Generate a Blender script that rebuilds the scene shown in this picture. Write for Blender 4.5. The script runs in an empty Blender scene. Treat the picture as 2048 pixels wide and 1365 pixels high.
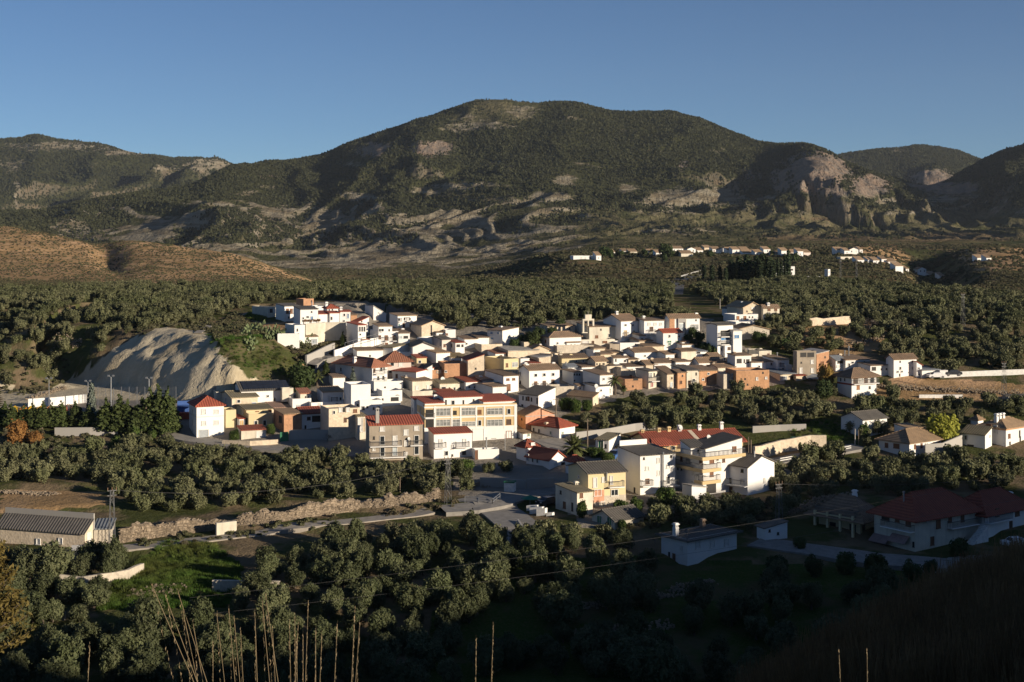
import bpy, math, random
import numpy as np
from mathutils import Vector, Matrix
sc = bpy.context.scene
C = sc.collection
R = math.radians
# ---------------------------------------------------------------- camera, sky, sun, exposure
F, UC, VH = 2844.0, 1024.0, 470.0          # focal length, centre column and level line of the photograph, in its pixels
cam = bpy.data.cameras.new('camera'); co = bpy.data.objects.new('camera', cam); C.objects.link(co); sc.camera = co
cam.sensor_width = 36; cam.lens = F * 36 / 2048; cam.clip_start = 0.2; cam.clip_end = 30000
cam.shift_y = (VH - 682.5) / 2048          # level camera, the frame shifted downwards
co.location = (0, 0, 0); co.rotation_euler = (R(90), 0, 0)
SUN_EL, SUN_AZ = 12.5, 122.5
w = bpy.data.worlds.new('World'); sc.world = w; w.use_nodes = True
nt = w.node_tree; nt.nodes.clear()
sky = nt.nodes.new('ShaderNodeTexSky'); sky.sky_type = 'NISHITA'; sky.sun_disc = False
sky.sun_elevation = R(SUN_EL); sky.sun_rotation = R(SUN_AZ); sky.altitude = 4000; sky.air_density = 1.0; sky.dust_density = 0.0; sky.ozone_density = 3.6
bg = nt.nodes.new('ShaderNodeBackground'); bg.inputs['Strength'].default_value = 0.063
ow = nt.nodes.new('ShaderNodeOutputWorld'); nt.links.new(sky.outputs[0], bg.inputs[0]); nt.links.new(bg.outputs[0], ow.inputs[0])
SV = Vector((math.sin(R(SUN_AZ)) * math.cos(R(SUN_EL)), math.cos(R(SUN_AZ)) * math.cos(R(SUN_EL)), math.sin(R(SUN_EL))))
sl = bpy.data.lights.new('sun', 'SUN'); sl.energy = 5.0; sl.angle = R(0.5); sl.color = (1.0, 0.86, 0.67)
so = bpy.data.objects.new('sun', sl); C.objects.link(so); so.location = (200, -100, 120); so.rotation_euler = SV.to_track_quat('Z', 'Y').to_euler()
vs = sc.view_settings; vs.view_transform = 'Standard'; vs.look = 'None'; vs.exposure = 0.42; vs.gamma = 1.0; vs.use_curve_mapping = False
sc.cycles.max_bounces = 5; sc.cycles.diffuse_bounces = 2; sc.cycles.volume_bounces = 0; sc.cycles.transparent_max_bounces = 4

rng = np.random.default_rng(7)
random.seed(7)
# ---------------------------------------------------------------- helpers
def tag(o, label=None, cat=None, group=None, kind=None):
    if label: o['label'] = label
    if cat: o['category'] = cat
    if group: o['group'] = group
    if kind: o['kind'] = kind
    return o
def empty(name, loc=(0, 0, 0), rz=0.0):
    o = bpy.data.objects.new(name, None); C.objects.link(o); o.location = loc; o.rotation_euler = (0, 0, rz); o.empty_display_size = 0.5
    return o
def link(name, me, parent=None, loc=(0, 0, 0), rot=(0, 0, 0), scale=(1, 1, 1)):
    o = bpy.data.objects.new(name, me); C.objects.link(o); o.location = loc; o.rotation_euler = rot; o.scale = scale
    if parent: o.parent = parent
    return o
class MB:
    def __init__(s): s.v = []; s.f = []; s.m = []
    def add(s, vs, fs, mi=0):
        n = len(s.v); s.v += [tuple(p) for p in vs]; s.f += [tuple(i + n for i in f) for f in fs]; s.m += [mi] * len(fs)
    def quad(s, a, b, c, d, mi=0): s.add([a, b, c, d], [(0, 1, 2, 3)], mi)
    def box(s, x0, x1, y0, y1, z0, z1, mi=0):
        s.add([(x0,y0,z0),(x1,y0,z0),(x1,y1,z0),(x0,y1,z0),(x0,y0,z1),(x1,y0,z1),(x1,y1,z1),(x0,y1,z1)],
              [(0,3,2,1),(4,5,6,7),(0,1,5,4),(1,2,6,5),(2,3,7,6),(3,0,4,7)], mi)
    def slab(s, pts, t, mi=0):                      # polygon pts thickened downwards by t
        n = len(pts); lo = [(p[0], p[1], p[2] - t) for p in pts]
        s.add(list(pts) + lo, [tuple(range(n)), tuple(range(2*n-1, n-1, -1))] + [(i, n+i, n+(i+1) % n, (i+1) % n) for i in range(n)], mi)
    def tube(s, pts, r, n=5, mi=0, r1=None):
        pts = [Vector(p) for p in pts]; rings = []; k = len(pts)
        for i, p in enumerate(pts):
            d = (pts[min(i+1, k-1)] - pts[max(i-1, 0)]).normalized()
            a = d.cross(Vector((0, 0, 1)) if abs(d.z) < .9 else Vector((1, 0, 0))).normalized(); b = d.cross(a)
            rr = r if r1 is None else r + (r1 - r) * i / max(1, k-1)
            rings.append([p + a*math.cos(2*math.pi*j/n)*rr + b*math.sin(2*math.pi*j/n)*rr for j in range(n)])
        vs = [q for ring in rings for q in ring]
        fs = [(i*n+j, i*n+(j+1) % n, (i+1)*n+(j+1) % n, (i+1)*n+j) for i in range(k-1) for j in range(n)]
        fs += [tuple(range(n-1, -1, -1)), tuple((k-1)*n+j for j in range(n))]
        s.add(vs, fs, mi)
    def mesh(s, name, *mats):
        me = bpy.data.meshes.new(name); me.from_pydata(s.v, [], s.f)
        for m in mats: me.materials.append(m)
        if len(mats) > 1: me.polygons.foreach_set('material_index', s.m)
        me.update(); return me
    def build(s, name, mats, parent=None, **k):
        if not isinstance(mats, (list, tuple)): mats = [mats]
        return link(name, s.mesh(name, *mats), parent, **k)
def np_mesh(name, V, Q, mats, smooth=True):
    me = bpy.data.meshes.new(name); V = np.asarray(V, np.float32); Q = np.asarray(Q, np.int32); k = Q.shape[1]
    me.vertices.add(len(V)); me.vertices.foreach_set('co', V.ravel())
    me.loops.add(Q.size); me.loops.foreach_set('vertex_index', Q.ravel())
    me.polygons.add(len(Q)); me.polygons.foreach_set('loop_start', np.arange(0, Q.size, k, dtype=np.int32)); me.polygons.foreach_set('loop_total', np.full(len(Q), k, np.int32))
    me.polygons.foreach_set('use_smooth', np.full(len(Q), smooth, bool))
    for m in mats: me.materials.append(m)
    me.update(calc_edges=True); me.validate(); return me
def grid_quads(nr, nc):
    i = np.arange(nr-1)[:, None]*nc + np.arange(nc-1)[None, :]
    return np.stack([i, i+1, i+nc+1, i+nc], -1).reshape(-1, 4)
# vectorised gradient noise
_P = rng.permutation(512); _P = np.concatenate([_P, _P]); _A = rng.random(512)*2*np.pi; _GX, _GY = np.cos(_A), np.sin(_A)
def pn(x, y):
    x = np.asarray(x, float); y = np.asarray(y, float)
    xi = np.floor(x).astype(int); yi = np.floor(y).astype(int); xf = x-xi; yf = y-yi
    u = xf*xf*xf*(xf*(xf*6-15)+10); v = yf*yf*yf*(yf*(yf*6-15)+10)
    def g(a, b, dx, dy):
        h = _P[(_P[(xi+a) & 511] + yi + b) & 511]; return _GX[h]*dx + _GY[h]*dy
    return ((g(0,0,xf,yf)*(1-u)+g(1,0,xf-1,yf)*u)*(1-v) + (g(0,1,xf,yf-1)*(1-u)+g(1,1,xf-1,yf-1)*u)*v)*1.5
def fbm(x, y, o=4, g=.5):
    s = 0; a = 1
    for k in range(o): s = s + a*pn(x*2**k + 17.3*k, y*2**k - 9.1*k); a *= g
    return s
def ridged(x, y, o=4):
    s = 0; a = 1; w_ = 1
    for k in range(o):
        n = (1 - np.abs(pn(x*2**k + 31.7*k, y*2**k + 5.3*k))*1.6); n = np.clip(n, 0, 1)**2*w_; s = s + a*n; w_ = np.clip(n*1.6, 0, 1); a *= .5
    return s
def sst(x, a, b):
    t = np.clip((np.asarray(x, float)-a)/(b-a), 0, 1); return t*t*(3-2*t)
def bell(x, c, s): return np.exp(-((np.asarray(x, float)-c)/s)**2)
class Pchip:
    def __init__(s, xs, ys):
        x = np.array(xs, float); y = np.array(ys, float); h = np.diff(x); d = np.diff(y)/h; m = np.zeros(len(x)); m[0], m[-1] = d[0], d[-1]
        for i in range(1, len(x)-1):
            if d[i-1]*d[i] > 0:
                w1 = 2*h[i]+h[i-1]; w2 = h[i]+2*h[i-1]; m[i] = (w1+w2)/(w1/d[i-1]+w2/d[i])
        s.x, s.y, s.m, s.h = x, y, m, h
    def __call__(s, q):
        q = np.clip(np.asarray(q, float), s.x[0], s.x[-1]); i = np.clip(np.searchsorted(s.x, q)-1, 0, len(s.h)-1); h = s.h[i]; t = (q-s.x[i])/h
        return (2*t**3-3*t**2+1)*s.y[i] + (t**3-2*t**2+t)*h*s.m[i] + (-2*t**3+3*t**2)*s.y[i+1] + (t**3-t**2)*h*s.m[i+1]
def in_poly(u, v, poly):
    u = np.asarray(u, float); v = np.asarray(v, float); c = np.zeros(np.broadcast(u, v).shape, bool); n = len(poly)
    for i in range(n):
        (x1, y1), (x2, y2) = poly[i], poly[(i+1) % n]
        if y1 == y2: continue
        c ^= ((y1 > v) != (y2 > v)) & (u < (x2-x1)*(v-y1)/(y2-y1)+x1)
    return c
# ---------------------------------------------------------------- materials
def new_mat(name):
    m = bpy.data.materials.new(name); m.use_nodes = True; t = m.node_tree; b = t.nodes['Principled BSDF']
    return m, t, b
def N(t, kind, **k):
    n = t.nodes.new(kind)
    for a, v in k.items(): setattr(n, a, v)
    return n
def noise(t, vec, scale, detail=4, rough=.6):
    n = N(t, 'ShaderNodeTexNoise'); n.inputs['Scale'].default_value = scale; n.inputs['Detail'].default_value = detail; n.inputs['Roughness'].default_value = rough
    if vec is not None: t.links.new(vec, n.inputs['Vector'])
    return n.outputs['Fac']
def ramp(t, fac, stops):
    r = N(t, 'ShaderNodeValToRGB'); e = r.color_ramp.elements
    while len(e) < len(stops): e.new(.5)
    for x, (p, c) in zip(e, stops): x.position = p; x.color = (*c, 1) if len(c) == 3 else c
    t.links.new(fac, r.inputs[0]); return r.outputs[0]
def mix(t, fac, a, b, mode='MIX'):
    m = N(t, 'ShaderNodeMix', data_type='RGBA', blend_type=mode)
    for sock, val in ((0, fac), (6, a), (7, b)):
        if hasattr(val, 'links'): t.links.new(val, m.inputs[sock])
        else: m.inputs[sock].default_value = val if sock == 0 else (*val[:3], 1)
    return m.outputs[2]
def math_(t, op, a, b=None):
    m = N(t, 'ShaderNodeMath', operation=op)
    for i, val in ((0, a), (1, b)):
        if val is None: continue
        if hasattr(val, 'links'): t.links.new(val, m.inputs[i])
        else: m.inputs[i].default_value = val
    return m.outputs[0]
def bump(t, b, h, strength, dist):
    n = N(t, 'ShaderNodeBump'); n.inputs['Strength'].default_value = strength; n.inputs['Distance'].default_value = dist
    t.links.new(h, n.inputs['Height']); t.links.new(n.outputs[0], b.inputs['Normal'])
def geo_pos(t): return N(t, 'ShaderNodeNewGeometry').outputs['Position']
def obj_co(t): return N(t, 'ShaderNodeTexCoord').outputs['Object']
def obj_rand(t): return N(t, 'ShaderNodeObjectInfo').outputs['Random']
WALLC = {'white': (.82,.80,.765), 'cream': (.72,.655,.53), 'tan': (.68,.565,.42), 'brick': (.50,.275,.155), 'adobe': (.56,.31,.165), 'grey': (.37,.31,.24),
         'yellow': (.66,.55,.33), 'ochre': (.60,.45,.24), 'pink': (.66,.56,.50), 'brown': (.28,.20,.14), 'salmon': (.58,.30,.19), 'stone': (.58,.51,.41),
         'concrete': (.38,.36,.33), 'blue': (.10,.16,.32), 'green': (.02,.16,.07), 'slate': (.09,.10,.12), 'red': (.36,.075,.04)}
_wm = {}
def wall_mat(c):
    if c in _wm: return _wm[c]
    m, t, b = new_mat('wall_' + c); co_ = WALLC[c]; p = geo_pos(t)
    n1 = noise(t, p, .35, 5); mp = N(t, 'ShaderNodeMapping'); mp.inputs['Scale'].default_value = (1.2, 1.2, .12); t.links.new(p, mp.inputs[0])
    n2 = noise(t, mp.outputs[0], 1.1, 4)
    rough = c in ('tan', 'brick', 'adobe', 'stone', 'brown', 'grey', 'salmon', 'cream')
    k = .74 if rough else .92
    dark = tuple(x*k for x in co_); warm = (co_[0]*.96, co_[1]*.9, co_[2]*.8)
    c1 = mix(t, ramp(t, n1, [(.38, (0,0,0)), (.68, (1,1,1))]), co_, dark)
    c2 = mix(t, math_(t, 'MULTIPLY', ramp(t, n2, [(.5, (0,0,0)), (.8, (1,1,1))]),   .55 if rough else .36), c1, warm if not rough else tuple(x*.5 for x in co_))
    if c in ('tan', 'brick', 'adobe', 'stone', 'salmon'):
        v = N(t, 'ShaderNodeTexVoronoi'); v.inputs['Scale'].default_value = 2.6; t.links.new(p, v.inputs['Vector'])
        c2 = mix(t, .35, c2, mix(t, v.outputs['Color'], tuple(x*.6 for x in co_), tuple(min(1, x*1.35) for x in co_)))
        bump(t, b, v.outputs['Distance'], .5, .05)
    hv = N(t, 'ShaderNodeHueSaturation'); t.links.new(c2, hv.inputs['Color'])
    mr = N(t, 'ShaderNodeMapRange'); mr.inputs['To Min'].default_value = .9; mr.inputs['To Max'].default_value = 1.06; t.links.new(obj_rand(t), mr.inputs[0]); t.links.new(mr.outputs[0], hv.inputs['Value'])
    t.links.new(hv.outputs[0], b.inputs['Base Color']); b.inputs['Roughness'].default_value = .9
    _wm[c] = m; return m
ROOFC = {'brown': ((.25,.165,.105), (.115,.088,.06)), 'red': ((.31,.075,.04), (.20,.05,.03)), 'brick': ((.34,.14,.08), (.22,.095,.06)), 'grey': ((.14,.125,.11), (.075,.07,.062)),
         'tan': ((.36,.24,.14), (.19,.135,.085)), 'ochre': ((.30,.22,.10), (.11,.085,.05)), 'dark': ((.12,.108,.092), (.06,.055,.048)), 'steel': ((.22,.24,.26), (.13,.14,.15)), 'flat': ((.42,.39,.35), (.27,.25,.22)),
         'pink': ((.36,.22,.16), (.2,.14,.1)), 'olive': ((.24,.2,.12), (.12,.1,.065))}
_rm = {}
def roof_mat(c, ax='x'):
    if (c, ax) in _rm: return _rm[c, ax]
    m, t, b = new_mat('roof_%s_%s' % (c, ax)); a, d = ROOFC[c]; p = obj_co(t)
    n1 = noise(t, geo_pos(t), .7, 6, .65); n2 = noise(t, geo_pos(t), 3.5, 3)
    col = mix(t, ramp(t, n1, [(.36, (0,0,0)), (.64, (1,1,1))]), a, d)
    col = mix(t, math_(t, 'MULTIPLY', ramp(t, n2, [(.45, (0,0,0)), (.75, (1,1,1))]), .6), col, tuple(min(1, x*1.5) for x in a))
    if c != 'flat':
        wv = N(t, 'ShaderNodeTexWave', wave_type='BANDS', bands_direction='X' if ax == 'x' else 'Y', wave_profile='SIN'); wv.inputs['Scale'].default_value = .62; wv.inputs['Distortion'].default_value = .25
        t.links.new(p, wv.inputs['Vector']); col = mix(t, .34, col, mix(t, wv.outputs['Fac'], tuple(x*.35 for x in a), tuple(min(1, x*1.4) for x in a)))
        bump(t, b, wv.outputs['Fac'], .9, .07)
    hv = N(t, 'ShaderNodeHueSaturation'); t.links.new(col, hv.inputs['Color'])
    mr = N(t, 'ShaderNodeMapRange'); mr.inputs['To Min'].default_value = .78; mr.inputs['To Max'].default_value = 1.25; t.links.new(obj_rand(t), mr.inputs[0]); t.links.new(mr.outputs[0], hv.inputs['Value'])
    t.links.new(hv.outputs[0], b.inputs['Base Color']); b.inputs['Roughness'].default_value = .9
    _rm[c, ax] = m; return m
_pm = {}
def plain(name, col, rough=.7, metal=0.0, var=.25, scale=2.0):
    if name in _pm: return _pm[name]
    m, t, b = new_mat(name); n = noise(t, geo_pos(t), scale, 4)
    t.links.new(mix(t, ramp(t, n, [(.35, (0,0,0)), (.7, (1,1,1))]), col, tuple(x*(1-var) for x in col)), b.inputs['Base Color'])
    b.inputs['Roughness'].default_value = rough; b.inputs['Metallic'].default_value = metal
    _pm[name] = m; return m
def leaf_mat(name, a, b_, c=None, trans=.25):
    m, t, b = new_mat(name); col = mix(t, ramp(t, noise(t, geo_pos(t), 2.2, 4, .7), [(.36,(0,0,0)),(.64,(1,1,1))]), a, b_)
    if c: col = mix(t, ramp(t, noise(t, geo_pos(t), .07, 3), [(.4, (0,0,0)), (.65, (1,1,1))]), col, c)
    hv = N(t, 'ShaderNodeHueSaturation'); t.links.new(col, hv.inputs['Color'])
    mr = N(t, 'ShaderNodeMapRange'); mr.inputs['To Min'].default_value = .75; mr.inputs['To Max'].default_value = 1.25; t.links.new(obj_rand(t), mr.inputs[0]); t.links.new(mr.outputs[0], hv.inputs['Value'])
    t.links.new(hv.outputs[0], b.inputs['Base Color']); b.inputs['Roughness'].default_value = .75; b.inputs['Specular IOR Level'].default_value = .25
    tr = N(t, 'ShaderNodeBsdfTranslucent'); t.links.new(hv.outputs[0], tr.inputs[0]); ms = N(t, 'ShaderNodeMixShader'); ms.inputs[0].default_value = trans
    t.links.new(b.outputs[0], ms.inputs[1]); t.links.new(tr.outputs[0], ms.inputs[2]); t.links.new(ms.outputs[0], t.nodes['Material Output'].inputs[0])
    return m
glass, _t, _b = new_mat('window_glass'); _b.inputs['Base Color'].default_value = (.025, .03, .035, 1); _b.inputs['Roughness'].default_value = .12
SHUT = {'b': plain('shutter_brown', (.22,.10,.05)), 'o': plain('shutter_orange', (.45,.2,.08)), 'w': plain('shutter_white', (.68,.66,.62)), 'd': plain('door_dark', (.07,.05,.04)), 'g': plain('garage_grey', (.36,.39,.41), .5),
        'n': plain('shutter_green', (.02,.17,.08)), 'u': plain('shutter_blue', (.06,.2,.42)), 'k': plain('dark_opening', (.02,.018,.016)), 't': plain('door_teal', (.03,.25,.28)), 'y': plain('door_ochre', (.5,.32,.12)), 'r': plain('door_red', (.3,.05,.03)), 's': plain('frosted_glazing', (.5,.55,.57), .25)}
frame_white = plain('frame_white', (.74,.72,.68)); rail_mat = plain('railing_iron', (.10,.10,.10), .5); white_paint = plain('white_paint', (.8,.78,.74)); steel = plain('galvanised_steel', (.35,.36,.37), .45, .6)
concrete = plain('concrete', (.40,.37,.33), .9); wood = plain('weathered_wood', (.20,.15,.11), .9)
# ---------------------------------------------------------------- terrain
_zR = Pchip([-300,-100,-20,0,6,20,60,100,140,160,175,190,210,232,248,275,292,318,352,372,400,430,520,640,760,950,1200,1500,1800,2200],
            [25,8,.5,-1.7,-4.2,-9.2,-22.5,-36,-48.5,-52.5,-52.8,-50.6,-48.8,-47,-46,-44.4,-42,-36.6,-28.6,-23.8,-22,-21.3,-21.5,-21.6,-21.4,-19.5,-14.5,-13,-8,0])
_zL = Pchip([-300,400,430,520,640,760,950,1200,1500,1800,2200],
            [0,0,0,-.3,-1.5,-4.5,-11,-22,-28,-36,-40])
_HP = Pchip([-250,-60,-15,20,50,95,112,128,146,180,215,238,256,272,290,312,345,420,700], [-3,-3,4,22,29,29,13,9,9,14,18,19,13,6,-3,-10,-14,-22,-25])
SX, SY = math.sin(R(SUN_AZ)), math.cos(R(SUN_AZ))
_cr = Pchip([-900,-300,0,100,200,260,350,450,550,640,720,900], [425,440,452,470,487,485,490,505,540,572,590,600])
FOOT = [(-132,440),(-130,402),(-125,370),(-106,353),(-90,338),(-76,323),(-63,319),(-51,329),(-42,347),(-36,362),(-30,400),(-40,440)]
def poly_dist(X, Y, P):
    X = np.asarray(X, float); Y = np.asarray(Y, float); d = np.full(np.broadcast(X, Y).shape, 1e9)
    for i in range(len(P)):
        (x1, y1), (x2, y2) = P[i], P[(i+1) % len(P)]; dx, dy = x2-x1, y2-y1
        t = np.clip(((X-x1)*dx+(Y-y1)*dy)/(dx*dx+dy*dy), 0, 1); d = np.minimum(d, np.hypot(X-x1-t*dx, Y-y1-t*dy))
    return np.where(in_poly(X, Y, P), d, -d)
def zt(X, Y):
    X = np.asarray(X, float); Y = np.asarray(Y, float); X, Y = np.broadcast_arrays(X, Y)
    Ys = np.maximum(Y, 60.); u = UC + F*X/Ys
    z = _zR(Y) + _zL(Y)*(1-sst(u, 880, 1280))
    # orange hill on the far left
    zc = (VH-_cr(u))*1100/F; b = np.where(Y < 1100, bell(Y, 1100, 230), bell(Y, 1100, 300))*(1-sst(u, 620, 900))
    z = z + (zc-z)*b*(Y > 420)
    z = z - 5.0*bell(u, 215-.10*(Y-1000), 26)*bell(Y, 960, 130)
    # plateau of the hamlet and the ravine right of it
    rav = bell(u, 1868-.05*(Y-1000), 62)*sst(Y, 560, 800)*(1-sst(Y, 1250, 1420)); z = z - 15*rav
    z = z + 6*bell(u, 1950, 90)*bell(Y, 1150, 160) + 4*bell(u, 1700, 120)*bell(Y, 1230, 120)
    # spur running down to the left from the hamlet
    z = z + 9*bell(u, 1130-.35*(Y-1000)*.6, 75)*bell(Y, 1050, 190)
    # grey clay bluff behind the sports court, with the gully left of it
    near = (Y > 285) & (Y < 470) & (X > -190) & (X < 10)
    if near.any():
        d = poly_dist(X, Y, FOOT) + 1.7*fbm(X/9, Y/9, 4)*near
        floor_ = -37.4 + .02*(Y-318); top = np.maximum(z, -24.5 + .035*(Y-345)) - 1.2*bell(X, -110, 14)
        inside = np.clip(d, 0, None); h = floor_ + np.minimum(inside*1.7, 6.8+(inside-4.)*.52) + .45*ridged(X/5., Y/14., 3)*sst(inside, .3, 5) + .35*fbm(X/3, Y/3, 3)
        zin = np.minimum(h, top + .4*fbm(X/6, Y/6, 3))
        court = np.maximum(1-sst(np.hypot((X+98)/50, (Y-326)/22.), .75, 1.1), sst(d, -15, -5)*sst(-X, 58, 66)*(1-sst(Y, 362, 372)))
        zo = z + (floor_-z)*court
        gul = bell(X, -139-.18*(Y-360), 12)*sst(Y, 338, 352)*(1-sst(Y, 395, 425)); zo = zo - 5.5*gul
        z = np.where(near, np.where(d > 0, np.maximum(zin, np.minimum(zo, zin+3)), zo), z)
    # near bank of dead reeds at the lower right
    z = z + 10.5*sst(X, 6, 34)*bell(Y, 84, 32)*(1-sst(Y, 115, 150))
    # gentle terraces in the groves
    tz = sst(Y, 170, 200)*(1-sst(Y, 268, 284))
    ph = (Y + 5*fbm(X/60, Y/60, 2))/15.; fr = ph-np.floor(ph); z = z + tz*.55*(sst(fr, .0, .16) - fr)*1.6
    # hill that stands right of and behind the viewpoint, out of frame, and throws the shade over the valley
    p = -SY*X + SX*Y; q = SX*X + SY*Y
    s = sst(q, -12, 205); z = z + (_HP(p) - z)*s*(Y < 620)*(1-sst(Y, 430, 600))
    amp = .25 + .55*sst(Y, 380, 700) + 1.6*sst(Y, 700, 1100)
    z = z + amp*fbm(X/(22+Y*.03), Y/(22+Y*.03), 4)*sst(Y, 10, 60)
    return z
def uv(X, Y, Z): return UC + F*X/Y, VH - F*Z/Y
_YS = np.concatenate([np.arange(40, 480, .4), np.geomspace(480, 2000, 900)])
def ground(u, v):                    # the ground point that the photograph shows at this pixel
    X = (u-UC)/F*_YS; Z = zt(X, _YS); vv = VH - F*Z/_YS
    ok = np.nonzero((vv[1:] <= v) & (vv[:-1] > v))[0]
    i = ok[0]+1 if len(ok) else int(np.argmin(np.abs(vv-v)))
    t = 0 if not len(ok) else (vv[i-1]-v)/(vv[i-1]-vv[i]+1e-9)
    Y = _YS[i-1]+t*(_YS[i]-_YS[i-1]) if len(ok) else _YS[i]
    X = (u-UC)/F*Y
    return float(X), float(Y), float(zt(X, Y))
G_GRASS = [[(225,1165),(330,1085),(420,1085),(490,1140),(450,1215),(190,1222)], [(1570,850),(1690,838),(1720,882),(1600,888)], [(412,672),(470,632),(560,690),(590,740),(520,775),(430,705)],
           [(930,1100),(2060,1150),(2060,1380),(800,1380)], [(1640,715),(1690,705),(1720,725)], [(482,640),(500,625),(530,624),(532,642)]]
G_CLAY = [[(130,775),(240,688),(330,652),(425,668),(440,705),(520,765),(470,800),(390,822),(165,812)], [(0,755),(60,790),(160,755),(185,800),(60,818),(0,825)]]
G_ORANGE = [[(-900,440),(0,448),(260,482),(460,505),(660,575),(560,580),(420,572),(230,588),(150,560),(0,560),(-900,560)], [(590,570),(800,560),(830,575),(640,585)], [(1720,785),(1800,750),(2060,770),(2060,805),(1800,800)], [(1690,490),(1790,488),(1830,525),(1780,530)],
            [(1890,500),(2060,495),(2060,540),(1960,545)], [(480,640),(580,650),(560,668),(500,665)], [(1560,690),(1640,620),(1760,620),(1760,700),(1650,720)], [(0,980),(200,985),(215,1010),(0,1030)], [(585,735),(650,690),(665,700),(600,745)]]
G_VILL = [[(345,880),(400,790),(560,762),(650,728),(700,690),(690,672),(600,668),(545,612),(700,600),(1090,640),(1420,640),(1480,690),(1570,718),(1570,770),(1450,780),(1250,792),(1130,830),(1160,900),(1110,1000),(930,1000),(860,922),(720,915),(500,893)], [(60,800),(360,800),(360,850),(40,845)], [(1130,880),(1250,900),(1500,900),(1430,1010),(1180,1060),(1100,1000)]]
gm, t, b = new_mat('ground_soil'); p = geo_pos(t)
at = N(t, 'ShaderNodeVertexColor', layer_name='zone'); sp = N(t, 'ShaderNodeSeparateColor'); t.links.new(at.outputs[0], sp.inputs[0])
nA = noise(t, p, .09, 6); nB = noise(t, p, .6, 5); nC = noise(t, p, .02, 5); nD = noise(t, p, 2.5, 3)
soil = mix(t, nB, (.14,.105,.065), (.23,.175,.11)); soil = mix(t, ramp(t, nA, [(.44,(0,0,0)),(.54,(1,1,1))]), soil, mix(t, nB, (.05,.065,.022), (.10,.10,.04)))
sy_ = N(t, 'ShaderNodeSeparateXYZ'); t.links.new(p, sy_.inputs[0]); farf = N(t, 'ShaderNodeMapRange'); farf.inputs['From Min'].default_value = 420; farf.inputs['From Max'].default_value = 560; t.links.new(sy_.outputs[1], farf.inputs[0])
heath = mix(t, nB, (.105,.10,.05), (.19,.155,.085)); heath = mix(t, ramp(t, nA, [(.5,(0,0,0)),(.6,(1,1,1))]), heath, (.23,.15,.085)); heath = mix(t, ramp(t, nC, [(.42,(0,0,0)),(.55,(1,1,1))]), heath, (.075,.08,.035))
soil = mix(t, farf.outputs[0], soil, heath)
grass = mix(t, nB, (.03,.06,.012), (.06,.085,.022)); grass = mix(t, math_(t,'MULTIPLY',ramp(t, nD, [(.42,(0,0,0)),(.7,(1,1,1))]),.55), grass, (.12,.10,.05)); grass = mix(t, ramp(t, nA, [(.5,(0,0,0)),(.62,(1,1,1))]), grass, (.10,.085,.045))
clay = mix(t, nB, (.45,.385,.27), (.60,.525,.39)); clay = mix(t, ramp(t, nA, [(.45,(0,0,0)),(.7,(1,1,1))]), clay, (.38,.31,.20))
mo = N(t, 'ShaderNodeMapping'); mo.inputs['Scale'].default_value = (.012,.012,.55); t.links.new(p, mo.inputs[0]); nO = noise(t, mo.outputs[0], 1.0, 6, .7)
orange = mix(t, nB, (.50,.30,.165), (.60,.41,.25)); orange = mix(t, ramp(t, nO, [(.42,(0,0,0)),(.58,(1,1,1))]), orange, (.28,.195,.11)); orange = mix(t, ramp(t, nA, [(.42,(0,0,0)),(.6,(1,1,1))]), orange, (.34,.22,.11))
pave = mix(t, nB, (.22,.195,.16), (.34,.30,.25))
def warpmask(sock, lo=.35, hi=.6): return ramp(t, math_(t, 'ADD', sock, math_(t, 'MULTIPLY', math_(t, 'SUBTRACT', nB, .5), .5)), [(lo,(0,0,0)),(hi,(1,1,1))])
col = mix(t, warpmask(sp.outputs[0]), soil, grass); col = mix(t, warpmask(sp.outputs[2]), col, orange); col = mix(t, warpmask(sp.outputs[1]), col, clay); col = mix(t, warpmask(at.outputs[1]), col, pave)
t.links.new(col, b.inputs['Base Color']); b.inputs['Roughness'].default_value = 1; b.inputs['Specular IOR Level'].default_value = 0
bump(t, b, math_(t, 'ADD', nB, math_(t, 'MULTIPLY', nD, .4)), .8, .5)
def zones(X, Y, Z):
    uu, vv = UC+F*X/np.maximum(Y, 5), VH-F*Z/np.maximum(Y, 5)
    uu = uu + 7*fbm(X/7, Y/7, 3); vv = vv + 4*fbm(X/7+9, Y/7, 3)
    out = np.zeros((len(X), 4), np.float32)
    for k, P in ((0, G_GRASS), (1, G_CLAY), (2, G_ORANGE), (3, G_VILL)):
        for qi, q in enumerate(P): out[:, k] = np.maximum(out[:, k], in_poly(uu, vv, q)*(.47 if k == 0 and qi == 2 else 1.))
    out[(Y < 110), 3] = 0; out[(Y < 110), 1] = 0; return out
def sheet(name, X, Y, mat, smooth=True):
    nr, nc = X.shape; Z = zt(X.ravel(), Y.ravel()); V = np.stack([X.ravel(), Y.ravel(), Z], 1)
    me = np_mesh(name, V, grid_quads(nr, nc), [mat], smooth)
    a = me.attributes.new('zone', 'FLOAT_COLOR', 'POINT'); a.data.foreach_set('color', zones(V[:,0], V[:,1], V[:,2]).ravel())
    return tag(link(name, me), kind='structure')
_y1 = 452.0
xs = np.concatenate([np.arange(-460, -190, 6), np.arange(-190, 190, 1.25), np.arange(190, 640, 6)]); ys = np.concatenate([np.arange(-290, 10, 6), np.arange(10, 150, 2.5), np.arange(150, _y1, 1.25), [_y1]])
sheet('ground', *np.meshgrid(xs, ys), gm)
us = np.arange(-900, 2950, 6.0); yr_ = np.geomspace(_y1, 1800, 330)
Yg, Ug = np.meshgrid(yr_, us, indexing='ij'); sheet('far_ground', (Ug-UC)/F*Yg, Yg, gm)
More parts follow.
